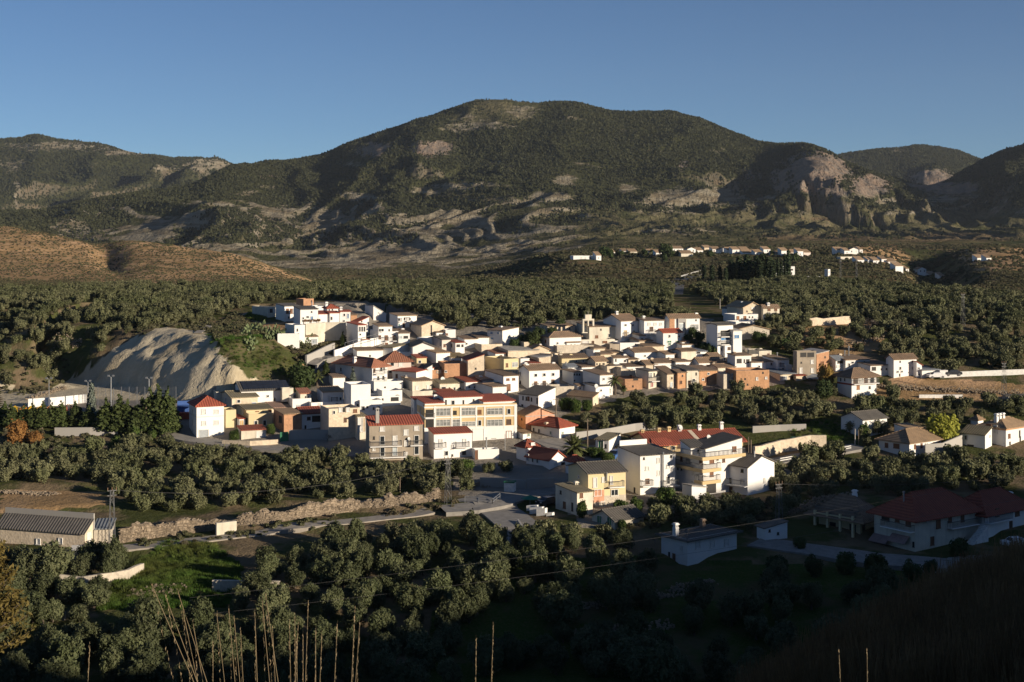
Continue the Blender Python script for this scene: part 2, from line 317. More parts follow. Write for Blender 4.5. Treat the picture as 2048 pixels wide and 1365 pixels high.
# ---------------------------------------------------------------- mountains
mm, t, b = new_mat('mountain_rock'); p = geo_pos(t)
at = N(t, 'ShaderNodeVertexColor', layer_name='zone'); sp = N(t, 'ShaderNodeSeparateColor'); t.links.new(at.outputs[0], sp.inputs[0])
nA = noise(t, p, .012, 7, .65); nB = noise(t, p, .05, 6, .65); mp = N(t, 'ShaderNodeMapping'); mp.inputs['Scale'].default_value = (1,1,9); t.links.new(p, mp.inputs[0]); nS = noise(t, mp.outputs[0], .012, 6, .6)
gn = N(t, 'ShaderNodeNewGeometry'); sx = N(t, 'ShaderNodeSeparateXYZ'); t.links.new(gn.outputs['Normal'], sx.inputs[0])
scrub = mix(t, at.outputs[1], mix(t, nB, (.045,.05,.022), (.085,.085,.04)), mix(t, nB, (.125,.118,.06), (.23,.195,.115))); scrub = mix(t, ramp(t, nA, [(.45,(0,0,0)),(.62,(1,1,1))]), scrub, (.07,.075,.034))
pale = mix(t, nB, (.24,.21,.15), (.42,.37,.28)); pale = mix(t, ramp(t, nS, [(.42,(0,0,0)),(.6,(1,1,1))]), pale, (.20,.165,.11))
mp2 = N(t, 'ShaderNodeMapping'); mp2.inputs['Scale'].default_value = (2.2,.6,.22); t.links.new(p, mp2.inputs[0]); nV = noise(t, mp2.outputs[0], .03, 6, .65)
rock = mix(t, ramp(t, nV, [(.35,(0,0,0)),(.66,(1,1,1))]), (.19,.16,.135), (.46,.32,.22)); rock = mix(t, ramp(t, nB, [(.4,(0,0,0)),(.68,(1,1,1))]), rock, (.25,.22,.19))
field = mix(t, nA, (.17,.125,.075), (.22,.17,.10))
def wm2(sock, lo=.42, hi=.6): return ramp(t, math_(t, 'ADD', sock, math_(t, 'MULTIPLY', math_(t, 'SUBTRACT', nB, .5), .9)), [(lo,(0,0,0)),(hi,(1,1,1))])
col = mix(t, wm2(sp.outputs[0]), scrub, pale); col = mix(t, wm2(sp.outputs[2]), col, field); col = mix(t, wm2(sp.outputs[1]), col, rock)
steep = ramp(t, sx.outputs[2], [(.55,(1,1,1)),(.74,(0,0,0))]); col = mix(t, math_(t, 'MULTIPLY', steep, .45), col, rock)
t.links.new(col, b.inputs['Base Color']); b.inputs['Roughness'].default_value = 1; b.inputs['Specular IOR Level'].default_value = 0
bump(t, b, math_(t, 'ADD', math_(t, 'ADD', nA, nB), nV), 1.0, 20)
SKY_MAIN = Pchip([-500,-200,0,100,200,300,380,420,465,520,590,640,700,800,900,960,1000,1060,1150,1250,1330,1400,1480,1550,1600,1650,1700,1760,1850,1920,1960,2048,2200,2600],
                 [455,440,425,415,400,385,372,352,333,326,322,310,285,250,222,203,196,203,208,222,222,240,268,290,290,303,330,350,372,348,325,290,245,200])
# blobs: u, v, ru, rv, value
PALE = [(150,460,38,22,1),(390,445,90,18,.8),(560,430,60,22,.9),(640,455,45,50,.95),(600,530,60,16,.9),(720,395,60,14,.8),(800,500,150,38,.8),(860,385,60,10,.8),(930,440,80,22,.75),(1000,470,110,16,.6),(720,520,90,26,.9),(1080,430,70,16,.6),(1400,395,120,26,.95),(1330,400,60,22,.9),(1520,400,60,18,.7),
        (430,410,70,8,.8),(300,455,50,22,.7),(490,385,60,8,.6),(110,293,150,15,.75),(410,326,75,22,.85),(20,330,60,25,.6),(34,380,7,45,.8),(1040,225,70,22,.55),(930,240,50,18,.5),(1720,390,120,12,.6),(1900,400,120,16,.6),(1770,405,40,8,.8),(1260,380,40,12,.6),(850,470,60,20,.6),(1350,463,110,5,.9),(1130,360,35,16,.7)]
PALE += [(960,252,130,18,.62),(1130,240,90,12,.55),(1240,262,100,10,.5),(700,330,60,10,.55),(1000,332,90,8,.62),(1180,330,70,8,.55),(930,372,100,11,.85),(1100,396,70,13,.85),(1010,402,120,15,.7),(1300,300,60,8,.5),(250,303,130,10,.8),(330,340,60,16,.6),(180,330,50,10,.5),(1440,300,40,8,.5),(540,370,60,8,.6),(1800,300,70,8,.6)]
ROCKB = [(860,298,55,22,1),(745,300,50,22,.8),(1630,340,75,45,1.2),(1560,360,30,30,1),(1740,370,50,26,1),(1860,360,60,26,1),(1500,350,40,22,.7),(1370,330,30,18,.7),(1150,300,60,10,.5),(1640,380,80,14,.9),(540,352,30,8,.7),(1910,380,70,20,.8)]
FIELDB = [(1650,478,180,9,.9),(1900,478,170,14,.9),(1680,437,120,5,.8),(1050,490,80,6,.5),(1240,448,70,6,.5)]
def blobs(L, u, v):
    s = np.zeros(u.shape)
    for (a, c, ra, rc, k) in L: s = np.maximum(s, k*np.exp(-((u-a)/ra)**2-((v-c)/rc)**2))
    return s
Y0 = 1760.0
_g = Pchip([0,.12,.3,.45,.6,.75,.9,1,1.12,1.3], [0,.05,.17,.30,.48,.68,.90,1,.96,.7])
_g2 = Pchip([0,.12,.3,.45,.6,.75,.9,1,1.12,1.3], [0,.02,.11,.20,.38,.66,.90,1,.96,.7])
def z_main(u, Y):
    X = (u-UC)/F*Y; vb = VH - F*(_zR(Y0)+_zL(Y0)*(1-sst(u, 880, 1280)))/Y0 ; vs_ = SKY_MAIN(u)
    Yc = 3900 - 500*sst(u, 1450, 1650) + 250*sst(u, 1700, 1900) - 300*sst(u, 1950, 2048) - 500*(1-sst(u, 350, 640))
    tt = (Y-Y0)/(Yc-Y0); ttw = tt + .03*pn(X/420, Y/420)*np.clip(tt*4, 0, 1)*np.clip((1-tt)*4, 0, 1)
    rt = sst(u, 1050, 1350); g = _g(ttw)*(1-rt) + _g2(ttw)*rt
    v = vb + (vs_-vb)*g; z = (VH-v)*Y/F
    env = np.clip(tt*1.6, 0, 1)*(.20+.80*np.clip((1-tt)*2.2, 0, 1))*(tt < 1.3)
    wx = X + 160*fbm(X/700, Y/700, 3); wy = Y + 160*fbm(X/700+40, Y/700, 3)
    r = ridged(wx/360+3.7, wy/950+1.1, 5) - .75
    z = z + 32*r*env*(.6+.4*sst(tt, .45, .65))*(1-.55*rt*(1-sst(tt, .45, .62)))
    z = z + 13*(ridged(wx/80, wy/220, 4)-.7)*env*(1-.5*sst(tt, .5, .7)) + 2.2*fbm(X/60, Y/60, 4)*np.clip(tt*3, 0, 1)
    z = z + 2.2*fbm(X/45, Y/45, 4)*(1-sst(tt, .05, .3)) - 3*(1-sst(tt, -.01, .01))
    # benches of limestone cliffs at the right
    yc1 = 2850 - .5*np.abs(u-1630) + 55*fbm(X/110, Y/900, 3) + 30*(ridged(X/48, Y/900, 3)-.7) + 9*pn(X/9, Y/900); k1 = bell(u, 1665, 115)
    z = z + k1*(24*sst(Y, yc1, yc1+18)+18*sst(Y, yc1+34, yc1+58))*(1-sst(Y, yc1+150, yc1+700)) - 26*k1*(1-sst(Y, yc1-10, yc1))*sst(Y, yc1-500, yc1-60)
    yc2 = 2950 + 60*fbm(X/110+5, Y/900, 3) + 30*(ridged(X/52+7, Y/900, 3)-.7) + 9*pn(X/10, Y/900); k2 = bell(u, 1850, 85); z = z + 30*k2*sst(Y, yc2, yc2+35)*(1-sst(Y, yc2+150, yc2+700))
    yc3 = 3150 + 80*fbm(X/150+9, Y/400, 3); k3 = bell(u, 1440, 110); z = z + 34*k3*sst(Y, yc3, yc3+35)*(1-sst(Y, yc3+150, yc3+700))
    yc4 = 3280 + 80*fbm(X/120+19, Y/400, 3); k4 = bell(u, 850, 60)+.7*bell(u, 740, 50); z = z + 36*k4*sst(Y, yc4, yc4+40)*(1-sst(Y, yc4+170, yc4+700))
    z = np.where(tt < 1.05, np.minimum(z, (VH-vs_+1.5)*Y/F), z)
    return np.where(tt > 1.3, z-80*(tt-1.3), z), tt
def mountain(name, u0, u1, du, ya, yb, n, fz):
    us = np.arange(u0, u1, du); yy = np.geomspace(ya, yb, n); Yg, Ug = np.meshgrid(yy, us, indexing='ij'); Z = fz(Ug, Yg); Xg = (Ug-UC)/F*Yg
    me = np_mesh(name, np.stack([Xg.ravel(), Yg.ravel(), Z.ravel()], 1), grid_quads(*Yg.shape), [mm])
    v = VH-F*Z/Yg; uj = Ug + 10*fbm(Xg/120, Yg/120, 3); vj = v + 6*fbm(Xg/90+3, Yg/90, 3)
    zc = np.zeros((Yg.size, 4), np.float32); zc[:, 0] = blobs(PALE, uj, vj).ravel(); zc[:, 1] = blobs(ROCKB, uj, vj).ravel(); zc[:, 2] = blobs(FIELDB, uj, vj).ravel(); zc[:, 3] = np.clip(sst(Ug, 950, 1250)*sst(v, 400, 430) + .6*sst(v, 430, 480) + .8*sst(-v, -262, -225)*bell(Ug, 1010, 130), 0, 1).ravel()
    wx, wy = Xg+160*fbm(Xg/700, Yg/700, 3), Yg+160*fbm(Xg/700+40, Yg/700, 3); cr = ridged(wx/80, wy/220, 4); belt = sst(v, 375, 430)*sst(Ug, 40, 160)*(1-sst(Ug, 1080, 1260)) + .55*sst(v, 385, 400)*sst(Ug, 1200, 1280)*(1-sst(v, 425, 445)); zc[:, 0] = np.maximum(zc[:, 0], (belt*sst(cr + .25*fbm(Xg/300, Yg/300, 2), .48, .9)*.95).ravel())
    a = me.attributes.new('zone', 'FLOAT_COLOR', 'POINT'); a.data.foreach_set('color', zc.ravel())
    tag(link(name, me), kind='structure'); return Ug, Yg, Z, v, zc.reshape(*Yg.shape, 4)
M_main = mountain('mountain', -420, 2560, 4.0, Y0-30, 5000, 330, lambda u, y: z_main(u, y)[0])
def ridge_layer(sky, yc, amp, seed):
    def fz(u, Y):
        X = (u-UC)/F*Y; tt = (Y-(yc-1400))/1400; g = Pchip([0,.4,.8,1,1.2,1.5], [0,.38,.86,1,.95,.6])(tt)
        v = 470 + (sky(u)-470)*g; z = (VH-v)*Y/F
        wx = X+200*fbm(X/800+seed, Y/800, 3); e = np.clip((1-tt)*2.5, .1, 1)
        return z + amp*(ridged(wx/520+seed, Y/1300, 5)-.75)*e + 4*fbm(X/80, Y/80+seed, 4)
    return fz
M_left = mountain('far_mountain', -420, 620, 4.0, 4400, 6800, 170, ridge_layer(Pchip([-500,-100,0,40,75,110,200,300,350,430,470,520,700], [330,300,281,276,268,277,291,311,317,318,335,352,400]), 5900, 85, 2.2))
M_back = mountain('back_hill', 1480, 2200, 4.0, 4500, 6500, 140, ridge_layer(Pchip([1400,1560,1620,1680,1750,1800,1840,1900,1960,2050,2300], [360,340,320,309,301,297,292,298,318,345,380]), 5600, 60, 8.1))
# ---------------------------------------------------------------- foliage meshes
def icos(n=1):
    import bmesh
    bm = bmesh.new(); bmesh.ops.create_icosphere(bm, subdivisions=n, radius=1); v = np.array([x.co[:] for x in bm.verts]); f = np.array([[q.index for q in x.verts] for x in bm.faces]); bm.free(); return v, f
def leaf_quads(P, Nrm, size, r, stretch=1.3):
    n = len(P); a = r.normal(size=(n, 3)); a -= Nrm*np.sum(a*Nrm, 1, keepdims=True); a /= np.linalg.norm(a, axis=1, keepdims=True); b_ = np.cross(Nrm, a)
    s = (size*(.6+.8*r.random(n)))[:, None]; V = np.stack([P-a*s*stretch-b_*s*.35, P-a*s*.1-b_*s, P+a*s*stretch+b_*s*.2, P+a*s*.1+b_*s*.9], 1).reshape(-1, 3)
    return V, np.arange(4*n).reshape(-1, 4)
def crown_np(seed, lobes, n, size, core=.72, jit=.75):
    """lobes: rows of (x, y, z, rx, ry, rz); leaf-sized quads spread over and inside them, round ragged inner masses"""
    r = np.random.default_rng(seed); L = np.array(lobes, float); wgt = (L[:,3]*L[:,4]+L[:,3]*L[:,5]); wgt /= wgt.sum(); k = r.choice(len(L), n, p=wgt)
    d = r.normal(size=(n, 3)); d /= np.linalg.norm(d, axis=1, keepdims=True); rad = np.clip(1-np.abs(r.normal(0, .17, n)) + .07*r.normal(size=n), .35, 1.2)[:, None]
    P = L[k, :3] + d*L[k, 3:]*rad; Nr = d + jit*r.normal(size=(n, 3)) + np.array([0, 0, .25]); Nr /= np.linalg.norm(Nr, axis=1, keepdims=True)
    V, Q = leaf_quads(P, Nr, size, r); iv, if_ = icos(1); VV = [V]; QQ = [Q]; off = len(V)
    for l in L:
        c = l[:3] + iv*l[3:]*core*(.85+.3*r.random((len(iv), 1))); VV.append(c); QQ.append(np.concatenate([if_, if_[:, -1:]], 1)+off); off += len(c)
    return np.concatenate(VV), np.concatenate(QQ)
def quads_mesh(name, V, Q, mats):
    me = bpy.data.meshes.new(name); me.from_pydata(V.tolist(), [], [tuple(dict.fromkeys(q)) for q in Q.tolist()])
    for m in mats: me.materials.append(m)
    me.update(); return me
def lobes_round(seed, n, rad, h, z0, sx=.5, sz=.45):
    r = np.random.default_rng(seed); out = []
    for i in range(n):
        a = 2*math.pi*(i+r.random()*.7)/n*1.62; q = rad*math.sqrt(r.random())*.62; s = rad*(sx+.2*r.random())
        out.append((q*math.cos(a), q*math.sin(a), z0 + h*(.25+.5*r.random()*(1-.4*q/rad)), s, s, h*(sz*.6+.25*r.random())))
    return out
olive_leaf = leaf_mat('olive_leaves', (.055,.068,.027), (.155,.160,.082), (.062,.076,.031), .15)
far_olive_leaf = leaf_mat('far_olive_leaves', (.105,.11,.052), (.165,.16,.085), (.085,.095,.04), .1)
pine_leaf = leaf_mat('pine_needles', (.035,.055,.015), (.07,.085,.025), None, .12)
wood_leaf = leaf_mat('far_wood_foliage', (.034,.040,.017), (.070,.070,.030), (.042,.046,.02), .0)
scrub_leaf = leaf_mat('scrub_leaves', (.075,.08,.035), (.12,.115,.06), (.09,.075,.045), .1)
dark_leaf = leaf_mat('dark_evergreen_leaves', (.03,.05,.015), (.06,.085,.025), None, .15)
citrus_leaf = leaf_mat('citrus_leaves', (.035,.07,.012), (.09,.12,.03), None, .2)
lime_leaf = leaf_mat('yellow_green_leaves', (.20,.22,.03), (.30,.29,.05), None, .3)
gold_leaf = leaf_mat('golden_leaves', (.28,.18,.04), (.36,.24,.07), None, .3)
rust_leaf = leaf_mat('rusty_foliage', (.22,.10,.03), (.30,.16,.05), None, .25)
larch_leaf = leaf_mat('golden_conifer_needles', (.13,.10,.025), (.22,.165,.05), (.09,.09,.028), .3)
cyp_leaf = leaf_mat('cypress_foliage', (.018,.03,.012), (.035,.05,.02), None, .05)
blue_leaf = leaf_mat('blue_conifer_needles', (.10,.12,.10), (.15,.17,.14), None, .1)
palm_leaf = leaf_mat('palm_fronds', (.07,.09,.03), (.13,.14,.05), None, .2)
straw = plain('dry_straw', (.25,.185,.10), .8, 0, .35, 30); twig = plain('bare_twigs', (.19,.155,.13), .95, 0, .35, 6); bark = plain('bark', (.13,.10,.075), .95, 0, .4, 8)
def trunk_mb(h, r, seed=0, limbs=3, spread=.8):
    rr = random.Random(seed); m = MB(); top = (rr.uniform(-.12,.12), rr.uniform(-.12,.12), h*.55); m.tube([(0,0,-.4), (rr.uniform(-.08,.08), rr.uniform(-.08,.08), h*.3), top], r, 6, 0, r*.7)
    for i in range(limbs):
        a = 2*math.pi*(i+rr.random()*.5)/limbs; m.tube([top, (top[0]+math.cos(a)*spread*.5, top[1]+math.sin(a)*spread*.5, h*.8), (top[0]+math.cos(a)*spread, top[1]+math.sin(a)*spread, h*1.15)], r*.55, 5, 0, r*.2)
    return m
# ---------------------------------------------------------------- buildings
REG = {'A': (480,580,380/2048), 'B': (820,580,380/2048), 'C': (1160,580,380/2048), 'D': (1500,580,420/2048), 'E': (340,720,380/2048), 'F': (680,720,380/2048), 'G': (1000,720,380/2048),
       'H': (1000,840,420/2048), 'I': (1200,820,420/2048), 'J': (1580,740,468/2048), 'K': (1300,960,748/2048), 'L': (0,960,500/2048), 'M': (1080,460,480/2048), 'N': (1540,460,508/2048), 'P': (0,740,400/2048), 'Z': (0,0,1.0)}
_reg = ['Z']
def px(x, y=None):
    a, c, s = REG[_reg[0]]; return a+x*s if y is None else (a+x*s, c+y*s)
_wc = {}
curtained = plain('curtained_glazing', (.30,.31,.30), .3, 0, .6, 1.4)
def window_meshes(w_, h_, style):
    """frame (or surround and sill) and the pane set back inside it; meshes shared by windows of one size"""
    k = (round(w_*5)/5, round(h_*5)/5, style)
    if k in _wc: return _wc[k]
    w2, hh = max(.4, k[0])/2, max(.4, k[1]); f = MB(); p = MB(); t = .09; fr = frame_white; pm = glass
    if style in SHUT: pm = SHUT[style]
    if style == 'G': pm = curtained
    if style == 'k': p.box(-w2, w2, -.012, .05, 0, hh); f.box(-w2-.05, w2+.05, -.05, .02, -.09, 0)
    else:
        for (a, c, e, g) in ((-w2-t, -w2, 0, hh), (w2, w2+t, 0, hh), (-w2-t, w2+t, hh, hh+t), (-w2-t-.06, w2+t+.06, -.1, 0)): f.box(a, c, -.10 if e >= 0 else -.15, .02, e, g)
        p.box(-w2, w2, -.02, .05, 0, hh)
        if style in ('', 'G', 's'):
            nb = max(1, int(round(2*w2/.75)))
            for i in range(1, nb): f.box(-w2+2*w2*i/nb-.035, -w2+2*w2*i/nb+.035, -.06, -.021, 0, hh)
            if style == 'G': f.box(-w2, w2, -.065, -.022, hh*.62, hh*.62+.06)
        else:
            nb = 2 if style not in ('w', 'g') else 1
            for i in range(1, nb): f.box(-.03, .03, -.05, -.021, 0, hh)
    r = (f.mesh('window_frame', fr if style not in ('b', 'o', 'd', 'k') else SHUT['b'] if style != 'k' else SHUT['d']), p.mesh('window_pane', pm)); _wc[k] = r; return r
class House: pass
def local_frame(X0, Y0, th): return Vector((math.cos(th), math.sin(th))), Vector((-math.sin(th), math.cos(th)))
def hit_front(H, u, v, off=0.0):          # pixel -> (x along the front, z) on the plane y_local = off
    uu = (u-UC)/F; ex, ey = H.ex, H.ey
    # X = uu*Y ; (X-X0, Y-Y0).ey = off
    Yp = (off + H.X0*ey.x + H.Y0*ey.y)/(uu*ey.x + ey.y); Xp = uu*Yp
    return (Xp-H.X0)*ex.x + (Yp-H.Y0)*ex.y, (VH-v)*Yp/F - H.z0
def hit_side(H, u, v, off=0.0):
    uu = (u-UC)/F; ex, ey = H.ex, H.ey
    Yp = (off + H.X0*ex.x + H.Y0*ex.y)/(uu*ex.x + ex.y); Xp = uu*Yp
    return (Xp-H.X0)*ey.x + (Yp-H.Y0)*ey.y, (VH-v)*Yp/F - H.z0
def add_window(H, kind, face, a, z, w_, h_, style):
    fm, pm = window_meshes(w_, h_, style); nm = {'g': 'garage_door', 'd': 'door', 'y': 'door', 't': 'door'}.get(style, 'window')
    loc = (a, -.003, z-h_/2) if face == 'f' else (-.003, a, z-h_/2); rot = (0, 0, 0) if face == 'f' else (0, 0, -math.pi/2)
    o = part(H, nm, fm, loc, rot); link('door_leaf' if nm != 'window' else ('shutter' if style in 'bownu' and style else 'pane'), pm, o)
    return o
def part(H, name, me, loc=(0,0,0), rot=(0,0,0)):
    if H.into is None: return link(name, me, H.root, loc, rot)
    M = H.into.M.inverted() @ H.M @ Matrix.Translation(loc) @ Matrix.Rotation(rot[2], 4, 'Z'); o = link(name, me, H.into.root); o.matrix_local = M; return o
def tall_box_mesh(W, D, tops, z0, wm_):
    """wall shell: corner tops (front-left, front-right, back-right, back-left) plus optional gable peaks"""
    pass
def h(name, label, xl, xr, yb, ye, xs=None, d=None, th=20, wall='white', roof='gx', rc='brown', yr=None, rise=None, win=None, side=None, ch=(), group=None, cat='house', into=None, zb=None, over=.35, bal=(), sbal=(), bands=(), pil=(), swall=None, rname='roof', Yd=None):
    if _reg[0] in 'BC' and yb < 960 and into is None: yb += 24
    if _reg[0] in 'ABCF' and yr is not None and roof in ('gx', 'shed') and name not in ('grey_apartment_block',): ye -= .28*(ye-yr)
    u0, vb = px(xl, yb); ve = px(0, ye)[1]; H = House(); H.into = into; th = R(th)
    if into is not None and Yd is None:     # stands on / against the given house: same ground, plane pushed back by zb metres
        q = zb or 0.0; uu = (u0-UC)/F; H.Y0 = (q + into.X0*into.ey.x + into.Y0*into.ey.y)/(uu*into.ey.x+into.ey.y); H.X0 = uu*H.Y0; H.z0 = (VH-vb)*H.Y0/F
    elif Yd is not None: H.Y0 = Yd; H.X0 = (u0-UC)/F*Yd; H.z0 = (VH-vb)*Yd/F
    else: H.X0, H.Y0, H.z0 = ground(u0, vb); H.z0 = (VH-vb)*H.Y0/F
    H.ex, H.ey = local_frame(H.X0, H.Y0, th); c, s_ = math.cos(th), math.sin(th)
    ur = (px(xr)-UC)/F; W = (ur*H.Y0-H.X0)/(c-ur*s_); He = (VH-ve)*H.Y0/F - H.z0
    pit = math.tan(R(20 if rc in ('brown','red','brick','tan','ochre','pink','olive') else 14)); D = d
    if xs is not None and D is None:
        us_ = (px(xs)-UC)/F; D = (us_*H.Y0-H.X0)/(-s_-us_*c); D = min(max(D, 1.2), 26)
    if yr is not None:
        a = (VH-px(0, yr)[1])/F; zr = lambda dd: a*(H.Y0+dd*c)-H.z0-He
        if roof in ('gx', 'shed'):
            if D is None:
                q = (a*H.Y0-H.z0-He)/(pit-a*c); q = min(max(q, 2.0), 9 if roof == 'shed' else 7); D = q if roof == 'shed' else 2*q
            if rise is None: rise = zr(D/2 if roof == 'gx' else D)
        elif rise is None: rise = zr(0 if roof in ('gy', 'shedL', 'shedR') else (D or 8)/2)
    if D is None: D = 8.0
    if rise is None: rise = pit*{'gx': D/2, 'shed': D, 'gy': W/2, 'shedL': W, 'shedR': W, 'hip': min(W, D)/2, 'flat': 0}[roof]
    lim = {'gx': D/2, 'shed': D, 'gy': W/2, 'shedL': W, 'shedR': W, 'hip': min(W, D)/2, 'flat': 1}[roof]; rise = min(max(rise, .06*lim), .75*lim)
    H.W, H.D, H.He, H.rise, H.roof = W, D, He, rise, roof
    H.M = Matrix.Translation((H.X0, H.Y0, H.z0)) @ Matrix.Rotation(th, 4, 'Z')
    if into is None:
        H.root = empty(name, (H.X0, H.Y0, H.z0), th); tag(H.root, label, cat, group)
    else: H.root = into.root
    m = MB(); zb_ = -2.5 if into is None else -.3; ft = .30
    if roof == 'flat':
        tp = He; b0 = [(0,0),(W,0),(W,D),(0,D)]; i0 = [(.22,.22),(W-.22,.22),(W-.22,D-.22),(.22,D-.22)]; fz = He-.55
        for i in range(4):
            (ax, ay), (bx, by) = b0[i], b0[(i+1) % 4]; (cx, cy), (dx, dy) = i0[i], i0[(i+1) % 4]
            m.quad((ax,ay,zb_), (bx,by,zb_), (bx,by,tp), (ax,ay,tp)); m.quad((ax,ay,tp), (bx,by,tp), (dx,dy,tp), (cx,cy,tp)); m.quad((cx,cy,tp), (dx,dy,tp), (dx,dy,fz), (cx,cy,fz))
    else:
        fl = fr = br = bl = He; pk = []
        if roof == 'shed': br = bl = He+rise
        if roof == 'shedL': fr = br = He+rise
        if roof == 'shedR': fl = bl = He+rise
        m.quad((0,0,zb_), (W,0,zb_), (W,0,fr), (0,0,fl)); m.quad((W,0,zb_), (W,D,zb_), (W,D,br), (W,0,fr)); m.quad((W,D,zb_), (0,D,zb_), (0,D,bl), (W,D,br)); m.quad((0,D,zb_), (0,0,zb_), (0,0,fl), (0,D,bl))
        if roof == 'gx':
            for X_ in (0, W): m.add([(X_,0,He),(X_,D,He),(X_,D/2,He+rise)], [(0,1,2)])
        if roof == 'gy':
            for Y_ in (0, D): m.add([(0,Y_,He),(W,Y_,He),(W/2,Y_,He+rise)], [(0,1,2)])
    wo = part(H, 'wall', m.mesh('wall', wall_mat(wall))); r = MB(); o = over; sl_ = rise/lim; e = .03; T = .16
    if into is None and roof != 'flat' and W*H.Y0 < 1e9:
        pass
    if roof == 'flat': r.box(.22, W-.22, .22, D-.22, fz-.1, fz+.02); ax = 'x'
    elif roof == 'gx':
        r.slab([(-o,-o,He-o*sl_+e+T),(W+o,-o,He-o*sl_+e+T),(W+o,D/2,He+rise+e+T),(-o,D/2,He+rise+e+T)], T); r.slab([(W+o,D+o,He-o*sl_+e+T),(-o,D+o,He-o*sl_+e+T),(-o,D/2,He+rise+e+T),(W+o,D/2,He+rise+e+T)], T); ax = 'x'
        r.tube([(-o,D/2,He+rise+e+T), (W+o,D/2,He+rise+e+T)], .13, 6)
    elif roof == 'gy':
        r.slab([(-o,-o,He-o*sl_+e+T),(W/2,-o,He+rise+e+T),(W/2,D+o,He+rise+e+T),(-o,D+o,He-o*sl_+e+T)], T); r.slab([(W/2,-o,He+rise+e+T),(W+o,-o,He-o*sl_+e+T),(W+o,D+o,He-o*sl_+e+T),(W/2,D+o,He+rise+e+T)], T); ax = 'y'
        r.tube([(W/2,-o,He+rise+e+T), (W/2,D+o,He+rise+e+T)], .13, 6)
    elif roof == 'shed': r.slab([(-o*.5,-o,He-o*sl_+e+T),(W+o*.5,-o,He-o*sl_+e+T),(W+o*.5,D+o*.3,He+rise+o*.3*sl_+e+T),(-o*.5,D+o*.3,He+rise+o*.3*sl_+e+T)], T); ax = 'x'
    elif roof == 'shedL': r.slab([(-o,-o*.5,He-o*sl_+e+T),(W+o*.3,-o*.5,He+rise+o*.3*sl_+e+T),(W+o*.3,D+o*.5,He+rise+o*.3*sl_+e+T),(-o,D+o*.5,He-o*sl_+e+T)], T); ax = 'y'
    elif roof == 'shedR': r.slab([(-o*.3,-o*.5,He+rise+o*.3*sl_+e+T),(W+o,-o*.5,He-o*sl_+e+T),(W+o,D+o*.5,He-o*sl_+e+T),(-o*.3,D+o*.5,He+rise+o*.3*sl_+e+T)], T); ax = 'y'
    elif roof == 'hip':
        q = min(W, D)/2; A, B, Cc, Dd = (-o,-o), (W+o,-o), (W+o,D+o), (-o,D+o); z1, z2 = He-o*sl_+e+T, He+rise+e+T
        if W >= D: p1, p2 = (q, D/2), (W-q+1e-3, D/2)
        else: p1, p2 = (W/2, q), (W/2, D-q+1e-3)
        P = lambda xy, z: (xy[0], xy[1], z)
        if W >= D: fs = [(A,B,p2,p1), (B,Cc,p2), (Cc,Dd,p1,p2), (Dd,A,p1)]
        else: fs = [(A,B,p1), (B,Cc,p2,p1), (Cc,Dd,p2), (Dd,A,p1,p2)]
        for f_ in fs: r.add([P(x, z1 if x in (A,B,Cc,Dd) else z2) for x in f_], [tuple(range(len(f_)))])
        r.box(-o, W+o, -o, D+o, z1-T, z1-.002); ax = 'x'
        for cc, pp in ((A, p1), (B, p2 if W >= D else p1), (Cc, p2), (Dd, p1 if W >= D else p2)): r.tube([P(cc, z1), P(pp, z2)], .10, 5)
        r.tube([P(p1, z2), P(p2, z2)], .12, 5)
    ro = part(H, rname if roof != 'flat' else 'roof_terrace', r.mesh('roof', roof_mat(rc if roof != 'flat' else 'flat', ax))); H.roof_obj = ro
    # chimneys: (x, ytop) on the picture, standing on the middle of the roof
    for cc in ch:
        u, v = px(cc[0], cc[1]); off = D*(.5 if roof in ('gx', 'gy', 'hip') else .7) if len(cc) < 4 else cc[3]; a, z = hit_front(H, u, v, off)
        st = cc[2] if len(cc) > 2 else 'white'; k = MB()
        a = min(max(a, .3), W-.3); zl = min(He-.3, z-1.2)
        if st == 'flue': k.tube([(0,0,zl), (0,0,z)], .13, 8); k.tube([(0,0,z), (0,0,z+.25)], .2, 8); cm = steel
        else:
            k.box(-.34, .34, -.34, .34, zl, z-.55); k.box(-.27, -.12, -.27, .27, z-.55, z-.2); k.box(.12, .27, -.27, .27, z-.55, z-.2); k.box(-.42, .42, -.42, .42, z-.2, z-.08); k.box(-.3, .3, -.3, .3, z-.08, z+.06); cm = wall_mat(st)
        cb = k.mesh('chimney', cm); ob = part(H, 'chimney', cb, (a, off, 0)) if into is not None else link('chimney', cb, ro, (a, off, 0))
    sc_ = H.Y0/F*REG[_reg[0]][2]
    def put(L, face):
        for wd in L:
            wd = tuple(wd); st = ''
            if isinstance(wd[-1], str): st = wd[-1]; wd = wd[:-1]
            u, v = px(wd[0], wd[1]); a, z = (hit_front if face == 'f' else hit_side)(H, u, v)
            ww, wh = (wd[2]*sc_, wd[3]*sc_) if len(wd) > 3 else (.95, 1.25)
            if face == 's': ww = min(ww, 2.4)
            lim_ = W if face == 'f' else D; ww = min(ww, lim_-.3); a = min(max(a, ww/2+.12), lim_-ww/2-.12); z = max(z, wh/2+.02)
            add_window(H, '', face, a, z, ww, wh, st)
    rr = random.Random(int(xl*13+yb*7))
    if win is None:
        n = int(W/3.3); L = []
        for row in range(max(1, min(3, int((He-.8)/2.7)))):
            for i in range(n):
                if rr.random() < .62:
                    zz = He-1.5-2.8*row; add_window(H, '', 'f', (i+.5+rr.uniform(-.15,.15))*W/n, zz, .85, 1.1 if row == 0 else 1.3, rr.choice(['', '', '', 'b', 'w', 'k']))
    else: put(win, 'f')
    if side: put(side, 's')
